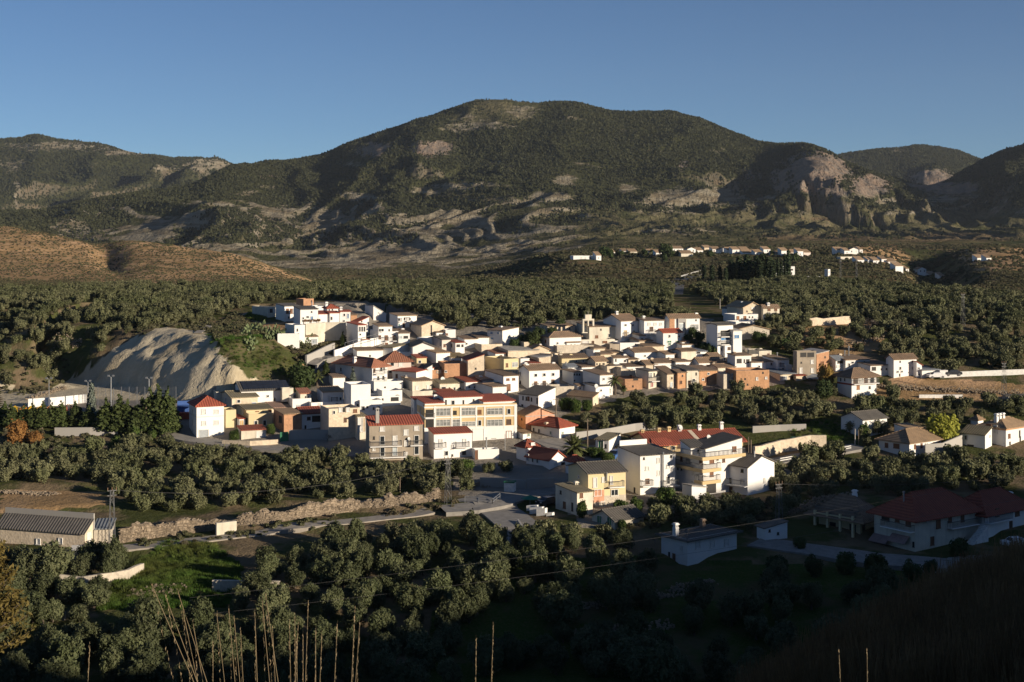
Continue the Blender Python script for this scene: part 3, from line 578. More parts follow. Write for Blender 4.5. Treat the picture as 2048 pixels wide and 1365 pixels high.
    for (x1, x2, y) in bal:                     # balcony slab and iron railing along the front
        a1, z = hit_front(H, *px(x1, y)); a2, _ = hit_front(H, *px(x2, y)); balcony(H, 'f', a1, a2, z)
    for (x1, x2, y) in sbal:
        a1, z = hit_side(H, *px(x1, y)); a2, _ = hit_side(H, *px(x2, y)); balcony(H, 's', min(a1, a2), max(a1, a2), z)
    for (y, hh, c_) in bands:
        _, z = hit_front(H, *px(xl, y)); hm = hh*sc_; k = MB(); k.box(-.06, W+.06, -.06, .02, z-hm/2, z+hm/2); k.box(-.06, .02, .022, D, z-hm/2, z+hm/2); part(H, 'band', k.mesh('band', wall_mat(c_)))
    for (x, y1, y2, wpx, c_) in pil:
        a, z1 = hit_front(H, *px(x, y1)); _, z2 = hit_front(H, *px(x, y2)); k = MB(); k.box(a-wpx*sc_/2, a+wpx*sc_/2, -.09, .02, z2, z1); part(H, 'pilaster', k.mesh('pilaster', wall_mat(c_)))
    return H
def railing_mb(a1, a2, dep):
    k = MB()
    for (p0, p1) in (((a1,-dep),(a2,-dep)), ((a1,-dep),(a1,-.02)), ((a2,-dep),(a2,-.02))):
        L = math.hypot(p1[0]-p0[0], p1[1]-p0[1]); n = max(2, int(L/.22))
        for i in range(n+1):
            x, y = p0[0]+(p1[0]-p0[0])*i/n, p0[1]+(p1[1]-p0[1])*i/n; k.box(x-.018, x+.018, y-.018, y+.018, 0, .92)
        k.box(min(p0[0],p1[0])-.03, max(p0[0],p1[0])+.03, min(p0[1],p1[1])-.03, max(p0[1],p1[1])+.03, .92, 1.0)
    return k
def balcony(H, face, a1, a2, z, dep=.95, mat=None, solid=None):
    k = MB(); k.box(a1, a2, -dep, .02, -.16, 0); rot = (0,0,0) if face == 'f' else (0,0,-math.pi/2); loc = (0,0,z)
    if face == 's': a1, a2 = -a2, -a1; k = MB(); k.box(a1, a2, -dep, .02, -.16, 0)
    o = part(H, 'balcony', k.mesh('balcony', wall_mat(mat or 'white')), loc, rot)
    if solid:
        m = MB(); m.box(a1, a2, -dep, -dep+.12, .002, .95); m.box(a1, a1+.12, -dep+.122, -.02, .002, .95); m.box(a2-.12, a2, -dep+.122, -.02, .002, .95); link('parapet', m.mesh('parapet', wall_mat(solid)), o)
    else: link('railing', railing_mb(a1+.06, a2-.06, dep-.06).mesh('railing', rail_mat), o)
def extra(H, name, build, mat, under=None):       # a further part built in the house's own frame
    k = MB(); build(k); return part(H, name, k.mesh(name, *(mat if isinstance(mat, (list, tuple)) else [mat])))
# ---------------------------------------------------------------- the village, region by region
_reg[0] = 'A'   # hilltop row, upper left
h('garage', 'low shed with a dark shaded wall at the left end of the hilltop row', 300, 388, 300, 187, xs=130, th=38, wall='cream', roof='flat', win=[(335,225),(372,230,26,40,'w')])
h('white_house', 'white hilltop house with three tall brown windows under a blue-grey roof', 480, 640, 345, 187, xs=385, th=30, roof='shed', rc='dark', yr=160, win=[(512,232,28,46,'b'),(553,232,28,46,'b'),(592,232,28,46,'b'),(525,300,20,26)])
h('brick_block', 'bare orange brick block rising behind the white hilltop houses', 685, 795, 262, 98, xs=605, th=40, wall='brick', roof='flat', win=[(770,122,16,12,'k')])
h('white_house', 'white hilltop house with a dark roof and a vine pergola in front', 650, 840, 398, 222, xs=578, th=22, roof='shed', rc='dark', yr=192, win=[(730,294,28,16),(772,240,20,12,'k'),(775,305,24,32,'u'),(682,308,14,14)], ch=[(865,140,'flue')])
h('white_house', 'low white house with a sloping red roof and one blue window', 845, 968, 392, 274, d=7, roof='shed', rc='red', yr=236, win=[(903,365,24,30,'u')])
h('white_house', 'white hilltop house with a hipped red roof and two square windows', 942, 1058, 345, 198, xs=898, th=25, roof='hip', rc='red', yr=162, win=[(962,217,20,16),(996,215,20,16)], ch=[(890,133)])
h('white_annexe', 'small white annexe with a thin red roof edge below the hipped hilltop house', 968, 1072, 392, 255, d=4, roof='shed', rc='red', yr=246, win=[(987,310,20,30)])
h('white_house', 'white house at the right end of the hilltop row with a blue balcony window', 1078, 1190, 385, 243, xs=1062, th=15, roof='shed', rc='red', yr=222, win=[(1125,270,16,26),(1165,282,20,52,'u'),(1120,345,14,30)], ch=[(1088,185)])
h('white_house', 'plain white block between the brick block and the hipped hilltop house', 812, 905, 300, 178, d=6, roof='flat', win=[])
h('white_house', 'flat roofed white block with one dark window above the hilltop slope', 588, 700, 578, 382, xs=487, th=28, roof='flat', win=[(618,432,14,28,'k')])
h('garden_wall', 'low white terrace wall left of the flat roofed white block', 405, 640, 560, 478, d=2.2, th=8, roof='flat', win=[], cat='wall')
h('white_house', 'low white house with a pale grey garage door below the cream retaining wall', 702, 838, 594, 518, d=7, roof='shed', rc='tan', yr=486, win=[(800,556,54,54,'g'),(740,545,12,10,'k')])
h('white_house', 'white corner house with a glazed gallery and a long cream side wall', 1272, 1358, 645, 392, xs=1148, th=32, roof='shed', rc='red', yr=362, win=[(1290,425,20,50),(1315,425,20,50),(1341,425,20,50),(1297,482,18,16)])
h('white_annexe', 'small white annexe with an orange roof edge beside the parked dark car', 1312, 1392, 640, 545, xs=1272, th=30, roof='shed', rc='brick', yr=532, win=[(1338,572,14,26),(1370,586,16,56,'u')])
h('white_house', 'white gabled house under a big plane of red tiles on the climbing street', 1268, 1390, 425, 352, xs=1202, th=30, roof='shedL', rc='red', yr=300, win=[(1312,338,14,20,'k')])
h('brick_house', 'small orange brick house with a brown roof behind the red tiled plane', 1195, 1262, 335, 282, d=8, wall='brick', roof='shed', rc='brown', yr=252, win=[])
h('warehouse', 'long windowless white warehouse with a sloping top behind the hilltop street', 1438, 1575, 325, 262, xs=1348, th=30, roof='shedR', rc='flat', yr=214, rise=2.2, win=[], ch=[(1425,182)])
h('white_house', 'white two-storey house with two balconies below the olive wood', 1700, 1905, 415, 290, xs=1612, th=25, roof='shed', rc='tan', yr=266, win=[(1772,312,18,22,'k'),(1833,312,16,18,'k'),(1715,383,18,36,'t'),(1765,382,20,42,'d'),(1835,382,20,42),(1715,322,20,24)], bal=[(1695,1738,345),(1785,1822,336)], ch=[(1852,268)])
hx = h('white_house', 'big white house with a roof terrace and three balcony doors on the climbing street', 1492, 1708, 598, 452, xs=1402, th=18, roof='flat', win=[(1508,512,18,34,'d'),(1577,520,26,52,'b'),(1662,520,26,52,'b'),(1580,582,24,20,'b'),(1662,582,24,20,'b')], bal=[(1555,1600,548),(1640,1688,548)])
h('white_house', '', 1495, 1640, 470, 408, into=hx, zb=1.5, d=6, roof='shed', rc='tan', yr=368, win=[(1503,435,14,26,'k'),(1535,432,22,30),(1608,435,20,30,'k')])
h('white_house', 'white house with a brown lean-to roof and open loggias right of the big terrace house', 1708, 1830, 596, 488, d=8, roof='shed', rc='brown', yr=426, win=[(1727,512,34,30,'s'),(1787,510,54,26,'k')], ch=[(1845,415)])
h('white_house', 'low shaded white house with a lichened roof at the foot of the railing ramp', 1512, 1650, 715, 632, d=7, th=-30, roof='shed', rc='olive', yr=592, win=[])
h('white_house', 'white terrace house with a thin pergola roof beside the lichened roof', 1645, 1872, 735, 672, d=5, roof='flat', win=[(1690,690,20,18,'k')])
hx = h('grey_villa', 'big hipped house with shaded grey walls and a lit balcony face', 1425, 1588, 1060, 822, xs=1030, th=42, wall='white', roof='hip', rc='brick', yr=738, win=[(1447,870,18,40,'d'),(1520,858,24,38),(1550,850,16,32),(1490,950,30,40,'k'),(1545,945,30,40,'k')], side=[(1090,857,26,40),(1215,852,26,36),(1090,955,30,36)], bal=[(1440,1560,908),(1440,1560,1000)], ch=[(1057,735)], over=.7)
h('cream_house', 'cream grey house under a wide hipped red-brown roof behind the big hipped house', 1562, 1845, 955, 768, xs=1502, th=18, wall='pink', roof='hip', rc='brick', yr=672, win=[(1640,803,34,34),(1735,805,44,40,'w'),(1620,880,24,30)], over=.6)
h('yellow_house', 'small yellow house with a red roof above the satellite dish roofs', 1905, 2012, 815, 748, xs=1848, th=25, wall='yellow', roof='shed', rc='red', yr=702, win=[(1937,778,24,24)])
h('white_house', 'shaded white house with a dark red roof right of the blue conifer', 1642, 1900, 985, 888, d=7, th=-32, roof='shed', rc='red', yr=842, win=[(1690,932,22,34,'d'),(1780,935,20,30)])
_reg[0] = 'B'   # middle of the old village
h('gabled_house', 'tall tan gable with a dark vertical stripe at the edge of the olive wood', 125, 370, 515, 390, d=9, th=22, wall='tan', roof='gy', rc='tan', yr=342, win=[(230,440,12,120,'k')])
h('white_house', 'tiny white house with a brown roof right below the striped tan gable', 285, 382, 512, 472, d=6, roof='shed', rc='brown', yr=436, win=[(335,488,52,14,'k')])
h('white_block', 'blank white parapet block right of the tiny brown roofed house', 384, 492, 510, 432, d=5, roof='flat', win=[(396,480,14,18,'b')])
h('white_shed', 'low shaded white wall house below the tan gable', 75, 232, 580, 512, d=6, th=-38, roof='flat', win=[])
h('pink_house', 'pinkish house with a black-grey gable roof and a white side wall', 345, 440, 665, 552, xs=202, th=35, wall='pink', roof='gx', rc='dark', yr=506, win=[(372,600,14,30,'d')], side=[(328,590,10,40)])
h('terrace_house', 'house with a red awning roof over a shaded terrace', 490, 588, 675, 582, xs=398, th=28, roof='shed', rc='red', yr=548, win=[(520,600,40,30,'k'),(565,600,26,30,'k')], side=[(450,600,26,36,'k')])
h('white_house', 'white house with a long brown roof behind the red awning terrace', 588, 727, 612, 546, xs=515, th=20, roof='shed', rc='brown', yr=502, win=[(610,580,12,20)], ch=[(738,530,'tan')])
h('blue_window_house', 'small shaded white house with three blue shuttered windows and a tall chimney', 835, 996, 558, 442, d=7, th=-36, roof='shed', rc='brown', yr=416, win=[(880,466,30,18,'u'),(952,466,30,18,'u'),(885,524,32,18,'u')], ch=[(978,392)])
h('tan_house', 'ruined tan house with a flat broken top in the middle of the village', 772, 995, 672, 590, d=8, wall='tan', roof='flat', win=[])
h('tan_barn', 'old tan barn with a brown roof and one hole in its dark end wall', 1482, 1775, 475, 405, xs=1402, th=26, wall='tan', roof='shed', rc='tan', yr=370, win=[(1528,418,12,14,'k'),(1720,420,10,12,'k')], side=[(1425,443,16,16,'w')])
h('white_house', 'white house with a broad brown hipped roof below the old tan barn', 1505, 1845, 645, 512, xs=1420, th=24, roof='hip', rc='brown', yr=462, win=[(1590,578,14,14)], side=[(1463,555,16,26,'b')], ch=[(1690,488,'brown')])
h('white_house', 'little white house with a brown gable tucked below the broad hipped roof', 1690, 1836, 625, 582, xs=1642, th=25, roof='shed', rc='brown', yr=542, win=[(1738,598,16,14,'k'),(1776,598,16,14,'k')])
h('tan_block', 'long bare tan block with peeling top above the yellow house', 1585, 1980, 700, 606, xs=1546, th=15, wall='stone', roof='flat', win=[(1850,655,12,16,'k')])
h('yellow_house', 'pale yellow house with a long brown roof and tiny windows', 1636, 1912, 815, 752, xs=1600, th=15, wall='yellow', roof='shed', rc='brown', yr=696, win=[(1792,770,16,14),(1815,787,12,22,'k'),(1867,770,22,14)], ch=[(1733,695,'yellow'),(1620,668,'cream')])
h('tan_tower', 'tan tower block beside the dark pine in the middle of the village', 1230, 1312, 650, 564, xs=1140, th=25, wall='tan', roof='flat', win=[])
h('tan_house', 'tan gabled house right of the tan tower block', 1308, 1500, 705, 650, d=9, wall='tan', roof='gy', rc='tan', yr=608, win=[], ch=[(1330,585,'brown'),(1403,585,'white')])
h('shaded_house', 'purple-grey shaded wall house below the tan gable', 1392, 1530, 745, 682, d=5, th=-35, wall='tan', roof='flat', win=[])
h('tan_house', 'long tan wall house with a wavy top in the middle of the village', 1058, 1388, 750, 668, d=8, wall='tan', roof='shed', rc='flat', yr=640, win=[])
h('white_house', 'small white house with two windows and an orange brick top', 920, 1032, 750, 697, d=6, roof='shed', rc='brick', yr=672, win=[(937,727,14,24),(982,722,12,24,'d')])
h('tan_house', 'tall tan house with a slanting red tiled edge beside the dark wall', 625, 800, 955, 762, d=8, th=12, wall='tan', roof='shedL', rc='red', yr=706, win=[(708,850,14,16,'k')])
h('brick_house', 'long flat brick wall house left of the tall slanting tan house', 372, 617, 950, 797, d=8, th=14, wall='brick', roof='flat', win=[(384,880,18,20)])
h('brick_house', 'lower brick annexe at the left end of the long brick wall house', 240, 372, 940, 866, d=6, th=12, wall='brick', roof='flat', win=[(310,888,40,12,'y')])
h('glazed_house', 'tall pale yellow house with glazed galleries and a dark brown side wall', 1012, 1170, 935, 747, xs=808, th=32, wall='yellow', roof='flat', win=[(1045,812,18,40,'b'),(1130,806,66,46,'G'),(1130,900,66,44,'G')])
h('white_house', 'plain white gable wall left of the small red roof in the centre', 1192, 1290, 805, 742, d=6, roof='flat', win=[])
h('red_roof_house', 'low house under a small bright red roof in the village centre', 1290, 1402, 835, 806, d=6, roof='shed', rc='red', yr=757, win=[])
h('tan_house', 'tan block right of the small bright red roof', 1392, 1516, 812, 737, d=7, wall='tan', roof='shedL', rc='flat', yr=725, win=[])
h('white_farmhouse', 'large white farmhouse with three upper windows and three balcony doors', 1285, 1612, 1080, 890, xs=1177, th=25, roof='gx', rc='brown', yr=815, win=[(1355,922,28,26),(1447,917,28,26),(1542,914,28,26),(1355,1022,28,70,'b'),(1447,1016,28,70,'d'),(1540,1010,32,72,'d')], bal=[(1335,1375,1052),(1425,1470,1050),(1520,1565,1048)], side=[(1190,905,26,40),(1190,1000,24,50,'k')], ch=[(1240,785),(1260,802),(1555,782)])
h('white_house', 'white house with a blue-grey terrace roof behind the large farmhouse', 1702, 1822, 900, 852, xs=1642, th=22, roof='shed', rc='steel', yr=802, win=[(1770,872,86,20,'k')], ch=[(1682,788,'flue')])
h('white_house', 'low white house with a brown roof right of the blue-grey terrace roof', 1852, 2000, 900, 848, d=7, roof='shed', rc='brown', yr=802, win=[(1960,868,14,12)])
h('white_house', 'white house with a row of tiny attic openings below the blue-grey roof', 1762, 1850, 1035, 897, xs=1642, th=32, roof='shed', rc='brown', yr=877, win=[(1772,915,12,12,'k'),(1800,915,12,12,'k'),(1826,916,10,12,'k'),(1768,980,12,20)])
h('white_house', 'white house with brown shutters and a brown roof beside the glazed yellow house', 1008, 1170, 1122, 947, xs=808, th=28, roof='shed', rc='brown', yr=897, win=[(1055,967,30,20,'b'),(1117,964,30,20,'b'),(1062,1055,34,64,'b')])
h('pink_house', 'pinkish house under a faded pink-brown roof left of the brown shuttered house', 782, 1016, 1065, 992, xs=702, th=20, wall='pink', roof='shed', rc='pink', yr=932, win=[(950,1010,20,10)], ch=[(762,928)])
h('white_house', 'long white house under a dark red tiled roof in the lower middle', 602, 812, 1085, 1017, xs=482, th=24, roof='shed', rc='red', yr=942, win=[(640,1045,16,20,'k'),(700,1048,30,20)])
h('cream_house', 'cream house with an olive-brown roof and a row of narrow windows', 322, 605, 1095, 1032, xs=247, th=22, wall='cream', roof='shed', rc='olive', yr=968, win=[(362,1062,50,28),(425,1065,18,30,'k'),(480,1066,18,30),(540,1066,18,30,'k')])
h('white_gable_house', 'white house with a broad dark-edged gable left of the village centre', 30, 262, 730, 618, d=10, th=10, roof='gy', rc='dark', yr=572, win=[(98,690,12,30,'k')], ch=[(100,648,'flue')])
h('white_house', 'low white L-shaped house with three chimneys below the dark-edged gable', 282, 432, 795, 688, xs=122, th=28, roof='shed', rc='tan', yr=672, win=[], ch=[(282,640),(352,645),(428,640)])
h('lichen_roof_house', 'low house under an ochre lichened roof in the village centre', 442, 622, 795, 748, d=7, roof='shed', rc='ochre', yr=690, win=[(470,765,16,20,'k')])
_reg[0] = 'C'   # upper right: church, white houses, dense brown roofs
hx = h('church', 'small cream church with a thin bell gable beside the large white house', 100, 390, 530, 412, d=9, th=18, wall='cream', roof='shed', rc='brown', yr=372, win=[(180,508,26,24,'b'),(225,430,10,14,'k'),(316,495,16,30)], cat='church')
def belfry(k):
    for (x0, x1) in ((-1.6,-1.2),(-.25,.05),(1.1,1.5)): k.box(x0, x1, .4, 1.1, H_.He-1.5, H_.He+1.6)
    k.box(-1.6, 1.5, .4, 1.1, H_.He+1.6, H_.He+2.0); k.box(-.9, .8, .4, 1.1, H_.He+2.001, H_.He+3.1); k.box(-1.75, 1.65, .35, 1.15, H_.He-1.55, H_.He-1.35); k.tube([(-.05,.75,H_.He+3.1),(-.05,.75,H_.He+4)], .05, 4)
H_ = hx; extra(hx, 'bell_gable', belfry, wall_mat('cream')); extra(hx, 'bell', lambda k: k.tube([(-.75,.75,H_.He+.3),(-.75,.75,H_.He+.9)], .32, 8, 0, .14), plain('bronze', (.12,.09,.05), .5, .6))
h('white_manor', 'tall white manor with cream shutters and a dome-topped chimney beside the church', 442, 626, 530, 362, xs=252, th=30, roof='gx', rc='brown', yr=272, win=[(490,382,26,14),(568,382,26,14),(490,470,30,56,'y'),(580,472,28,56,'y')], bal=[(470,510,500),(560,600,500)], ch=[(395,232),(352,285),(450,300)])
h('white_house', 'tall white house with a dark balcony behind the red roofed white house', 692, 906, 535, 347, xs=605, th=20, roof='shed', rc='brown', yr=306, win=[(745,370,22,24,'w'),(810,370,22,24,'w'),(870,370,22,24,'w'),(770,425,30,40,'d')], bal=[(730,805,472)], ch=[(685,282)])
h('white_block', 'low white box in front of the tall white house with the dark balcony', 765, 860, 560, 508, d=4, roof='flat', win=[])
hx = h('gallery_house', 'brick, concrete and white house with stacked glazed galleries at the wood edge', 962, 1290, 505, 320, xs=912, th=18, wall='white', roof='gx', rc='brown', yr=270, win=[(1090,403,66,64,'s'),(1240,400,76,52,'G'),(1240,456,76,44,'G'),(1250,328,12,14,'k')], ch=[(1252,250)])
def bk(k):
    a, _ = hit_front(H_, *px(965, 400)); b2, _ = hit_front(H_, *px(1018, 400)); k.box(.02, b2, -.12, .02, 0, H_.He-.15)
H_ = hx; extra(hx, 'brick_panel', bk, wall_mat('brick'))
def bk(k):
    a, _ = hit_front(H_, *px(1050, 400)); b2, _ = hit_front(H_, *px(1138, 400)); k.box(a, a+.35, -.4, .02, 0, H_.He-.15); k.box(b2-.35, b2, -.4, .02, 0, H_.He-.15); k.box(a, b2, -.42, -.13, H_.He-1.1, H_.He-.16)
extra(hx, 'concrete_frame', bk, wall_mat('concrete'))
h('red_roof_house', 'white cube house with a bright red roof and two green awnings', 897, 1095, 630, 476, xs=822, th=20, roof='gx', rc='red', yr=430, win=[(965,502,20,22),(1065,502,20,20),(965,585,26,30,'n'),(1057,585,26,30,'n'),(962,562,46,12,'n'),(1055,560,46,12,'n')])
h('white_annexe', 'low white annexe with a brown roof right of the bright red roofed cube', 1098, 1180, 632, 578, d=7, roof='shed', rc='brown', yr=528, win=[])
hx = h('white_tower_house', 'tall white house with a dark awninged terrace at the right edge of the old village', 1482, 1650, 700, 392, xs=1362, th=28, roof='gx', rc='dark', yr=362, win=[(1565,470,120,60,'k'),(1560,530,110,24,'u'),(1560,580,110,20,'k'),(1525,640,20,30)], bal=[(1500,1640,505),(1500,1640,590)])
h('white_annexe', 'white wing with a pale blue awning right of the tall white tower house', 1652, 1745, 700, 450, d=7, roof='shed', rc='flat', yr=428, win=[(1690,505,56,36,'u')])
h('white_annexe', 'white lower storey with a railed terrace in front of the tall white tower house', 1562, 1746, 705, 602, d=3.5, th=24, roof='flat', win=[(1607,635,24,24,'d')])
h('tan_gable_house', 'tan gabled house above the pale arcaded terrace', 1760, 1965, 305, 192, d=9, wall='tan', roof='gy', rc='tan', yr=140, win=[(1862,198,34,14,'w'),(1800,230,10,20,'k')], ch=[(1745,128)])
h('white_house', 'white house with two orange arched windows under a railed terrace', 1670, 1920, 345, 267, xs=1545, th=20, roof='flat', win=[(1702,303,26,32,'o'),(1777,303,26,32,'o'),(1826,298,8,8,'k'),(1860,298,8,8,'k')])
h('white_gable_house', 'pale white gable left of the tan gabled house', 1645, 1836, 272, 208, d=6, roof='gy', rc='dark', yr=182, win=[])
h('white_house', 'low pale house below the two arched windows', 1680, 1916, 405, 345, xs=1572, th=20, roof='flat', win=[])
h('stone_barn', 'broad stone gable barn right of the tall white tower house', 1692, 2042, 520, 432, d=10, th=12, wall='stone', roof='gy', rc='tan', yr=388, win=[])
h('tan_house', 'tan house with two brown openings at the top right end of the village', 1975, 2150, 305, 208, xs=1960, th=14, wall='cream', roof='shed', rc='brown', yr=166, win=[(2038,215,26,20,'b'),(2110,215,26,20,'b')], ch=[(2028,140)])
h('old_house', 'old tan house with a dark roof left of the bright red roofed cube', 692, 906, 668, 622, d=8, wall='tan', roof='shed', rc='brown', yr=588, win=[])
h('old_house', 'old tan house with two chimneys under a small brown roof above the long white one', 640, 780, 600, 560, d=6, wall='tan', roof='shed', rc='brown', yr=538, win=[], ch=[(697,545,'tan'),(783,555,'tan')])
h('old_house', 'white old house under a long brown roof in the upper old quarter', 590, 826, 765, 692, xs=465, th=24, roof='gx', rc='brown', yr=632, win=[(700,715,14,14)], ch=[(545,620)])
h('old_house', 'brown roofed old house left of the grey concrete block', 150, 270, 705, 650, d=8, wall='tan', roof='shed', rc='brown', yr=592, win=[])
h('grey_block', 'plain grey concrete block among the brown roofs', 322, 426, 655, 587, xs=272, th=22, wall='grey', roof='flat', win=[])
h('white_house', 'narrow white house left of the brown roofs in the old quarter', 145, 217, 738, 653, d=6, roof='flat', win=[(185,690,12,16)])
h('old_house', 'tan old house with a sagging brown roof right of the narrow white house', 222, 346, 775, 706, d=8, wall='tan', roof='shed', rc='brown', yr=676, win=[])
h('old_house', 'tan old house with two chimneys above the attic loggia house', 330, 455, 735, 690, d=7, wall='tan', roof='shed', rc='brown', yr=655, win=[], ch=[(385,630,'grey'),(325,640,'tan')])
h('loggia_house', 'tan house with three small attic loggia openings under a brown roof', 166, 286, 875, 788, xs=82, th=28, wall='tan', roof='gx', rc='brown', yr=728, win=[(183,800,22,18,'k'),(214,800,22,18,'k'),(254,798,26,18,'k')])
h('white_house', 'white gabled house with a dark window in the middle of the old quarter', 362, 520, 820, 742, xs=350, th=20, roof='shed', rc='brown', yr=714, win=[(386,758,16,28,'k'),(485,765,26,20,'k')], ch=[(480,695)])
h('old_house', 'tan house with an open loft right of the white gabled house', 522, 630, 805, 768, d=7, wall='tan', roof='shed', rc='brown', yr=716, win=[(560,778,40,12,'k')], ch=[(598,700,'tan')])
h('white_house', 'white little house with one window beside the sagging roofs below the red cube', 925, 1020, 775, 708, xs=806, th=28, roof='gx', rc='brown', yr=668, win=[(955,735,20,22,'k')])
h('old_house', 'tan house with a sunlit blank wall and white eaves right of the red cube', 1092, 1250, 775, 674, xs=988, th=28, wall='cream', roof='gx', rc='brown', yr=640, win=[], ch=[(1145,742,'tan')])
h('white_house', 'little white terrace house with a blue-grey roof at the upper right quarter', 1252, 1366, 735, 680, d=6, roof='shed', rc='steel', yr=640, win=[(1275,680,44,12,'k')], ch=[(1333,640)])
h('old_house', 'tan old house with a brown gable roof near the bushy bank', 1405, 1505, 770, 728, xs=1340, th=25, wall='tan', roof='gx', rc='brown', yr=690, win=[])
h('white_house', 'white house under a wide brown roof with a stub chimney amid the old quarter', 802, 1032, 855, 806, xs=740, th=20, roof='shed', rc='brown', yr=750, win=[(900,828,14,12)], ch=[(966,745,'tan'),(765,735,'tan')])
h('white_house', 'white house under a long slanting brown roof right of the stub chimney', 1032, 1190, 845, 802, d=9, roof='shed', rc='brown', yr=722, win=[(1133,818,16,14,'k'),(1060,815,14,12)])
h('white_house', 'white house with a brown roof and square chimney right of the old quarter', 1282, 1430, 845, 802, xs=1205, th=22, roof='gx', rc='brown', yr=738, win=[(1375,820,14,12)], ch=[(1310,735,'tan')])
h('old_house', 'tan house with a brown roof between the two white houses at the right', 1432, 1582, 838, 795, d=8, wall='cream', roof='shed', rc='brown', yr=750, win=[(1557,745,14,20)])
h('white_house', 'white low house with a brown roof above the tan ochre-door house', 502, 690, 885, 842, xs=432, th=20, roof='shed', rc='brown', yr=800, win=[(560,862,20,16)])
h('old_house', 'tan old house with a small brown roof left of the long slanted ridge', 712, 822, 865, 822, xs=622, th=25, wall='tan', roof='gx', rc='brown', yr=768, win=[])
h('old_house', 'cream old house with a brown roof above the blue-white door tower', 1487, 1666, 905, 852, xs=1378, th=24, wall='cream', roof='gx', rc='brown', yr=808, win=[(1560,880,14,12)], ch=[(1530,815,'tan')])
h('open_attic_house', 'white house with large dark attic openings on the right of the old quarter', 1672, 1845, 880, 722, xs=1588, th=24, roof='shed', rc='brown', yr=690, win=[(1716,768,62,42,'k'),(1771,765,22,40,'k'),(1809,765,42,40,'k')], ch=[(1662,672,'brown')])
h('white_house', 'white house with a brown roof right of the large attic openings', 1847, 2002, 870, 802, d=9, roof='shed', rc='brown', yr=745, win=[(1930,826,18,20)])
h('ochre_door_house', 'tan house with an ochre door in a white surround', 292, 455, 925, 824, d=7, wall='tan', roof='flat', win=[(340,878,32,56,'y'),(415,865,12,16)])
h('white_house', 'low white house under a mossy brown roof left of the ochre door house', 5, 170, 895, 852, d=7, roof='shed', rc='brown', yr=800, win=[(12,875,16,16),(120,870,14,14)])
h('tan_house', 'tan house with a bent top right above the date palm', 442, 600, 970, 882, d=7, th=24, wall='tan', roof='shedR', rc='flat', yr=868, rise=.8, win=[(545,935,14,26,'d')])
h('brick_ruin', 'roofless orange brick ruin right of the date palm', 485, 672, 1090, 962, d=7, th=14, wall='brick', roof='flat', win=[(570,1042,14,14,'k'),(600,968,60,12,'k')])
h('balcony_house', 'dark sided house with a boxed white balcony and a red-brown window', 738, 832, 1072, 892, xs=602, th=34, wall='cream', roof='shed', rc='dark', yr=855, win=[(740,925,40,44,'G'),(775,1022,28,50,'r'),(800,915,10,40,'k')], bal=[(748,832,985)])
h('tan_house', 'tall tan house with a long mossy roof sloping to the front above the olives', 937, 1040, 1075, 940, xs=812, th=30, wall='tan', roof='shed', rc='brown', yr=832, win=[(985,1022,26,50,'s'),(990,955,12,12,'k')])
h('brick_house', 'narrow rounded orange brick house left of the tan doorway house', 1052, 1148, 1070, 907, xs=992, th=24, wall='adobe', roof='shed', rc='brown', yr=865, win=[(1088,1000,14,24,'d'),(1105,930,10,10,'k')])
h('tan_house', 'pale tan house with a small balcony between two orange brick houses', 1150, 1282, 1060, 887, d=8, wall='cream', roof='shed', rc='dark', yr=836, win=[(1252,907,16,26,'k'),(1180,1000,14,40,'d'),(1225,975,26,30)], bal=[(1190,1240,1022)])
h('brick_house', 'orange brick house with a mossy roof and pale framed windows', 1286, 1480, 1042, 894, d=8, wall='adobe', roof='shed', rc='brown', yr=838, win=[(1385,905,18,20),(1326,966,16,20),(1362,970,16,50,'b')])
h('tan_tower', 'grey tan tower house with a pale blue door and a junk roof terrace', 1548, 1682, 1070, 910, xs=1472, th=24, wall='stone', roof='flat', win=[(1646,972,48,64,'s'),(1655,915,40,20,'s')])
h('adobe_house', 'large orange adobe wall house with small scattered holes', 1684, 2040, 1085, 872, d=7, th=12, wall='adobe', roof='flat', win=[(1780,960,14,20,'k'),(1907,962,16,24,'w'),(1972,895,14,16,'k'),(1806,1022,16,16,'k'),(2006,950,14,20,'w')])
h('cream_house', 'long low cream house with two pale shutters in front of the church', 5, 375, 596, 538, d=7, th=14, wall='cream', roof='flat', win=[(60,568,70,36,'w'),(140,568,14,22,'d'),(268,562,40,20,'b')])
h('white_house', 'low white yard house between the tall manor and the brown roofs', 432, 645, 640, 572, d=7, th=16, roof='flat', win=[(600,590,14,18,'k')])
h('white_house', 'small white lean-to between the manor and the low white yard house', 640, 700, 570, 505, d=5, th=18, roof='shed', rc='brown', yr=480, win=[(668,535,14,20,'b')])
h('white_house', 'low white back house with a small brown roof above the old tan house', 1100, 1250, 655, 602, d=6, th=20, roof='shed', rc='brown', yr=575, win=[(1150,630,14,16,'k')])
_reg[0] = 'D'   # right end of the village
h('white_house', 'white house with a brown roof and two windows above the adobe wall house', 155, 266, 775, 702, d=8, roof='shed', rc='brown', yr=660, win=[(207,724,18,26),(252,725,14,18)], ch=[(242,655)])
h('white_house', 'white house with red door balcony right end of the adobe wall row', 268, 380, 795, 684, d=7, roof='shed', rc='tan', yr=676, win=[(298,730,16,40,'r'),(330,770,40,24)], bal=[(280,318,755)], ch=[(277,620,'flue')])
h('cream_house', 'cream box storey rising behind the brown roofs at the right of the village', 88, 210, 680, 597, d=7, wall='cream', roof='flat', win=[(180,637,16,22,'b')], ch=[(197,568,'cream')])
h('cream_house', 'low cream house left of the cream box storey', -20, 88, 690, 630, d=7, wall='cream', roof='flat', win=[], ch=[(70,580,'flue')])
h('white_annexe', 'narrow white annexe with a stepped top at the right end of the adobe row', 352, 414, 800, 735, d=4, roof='flat', win=[])
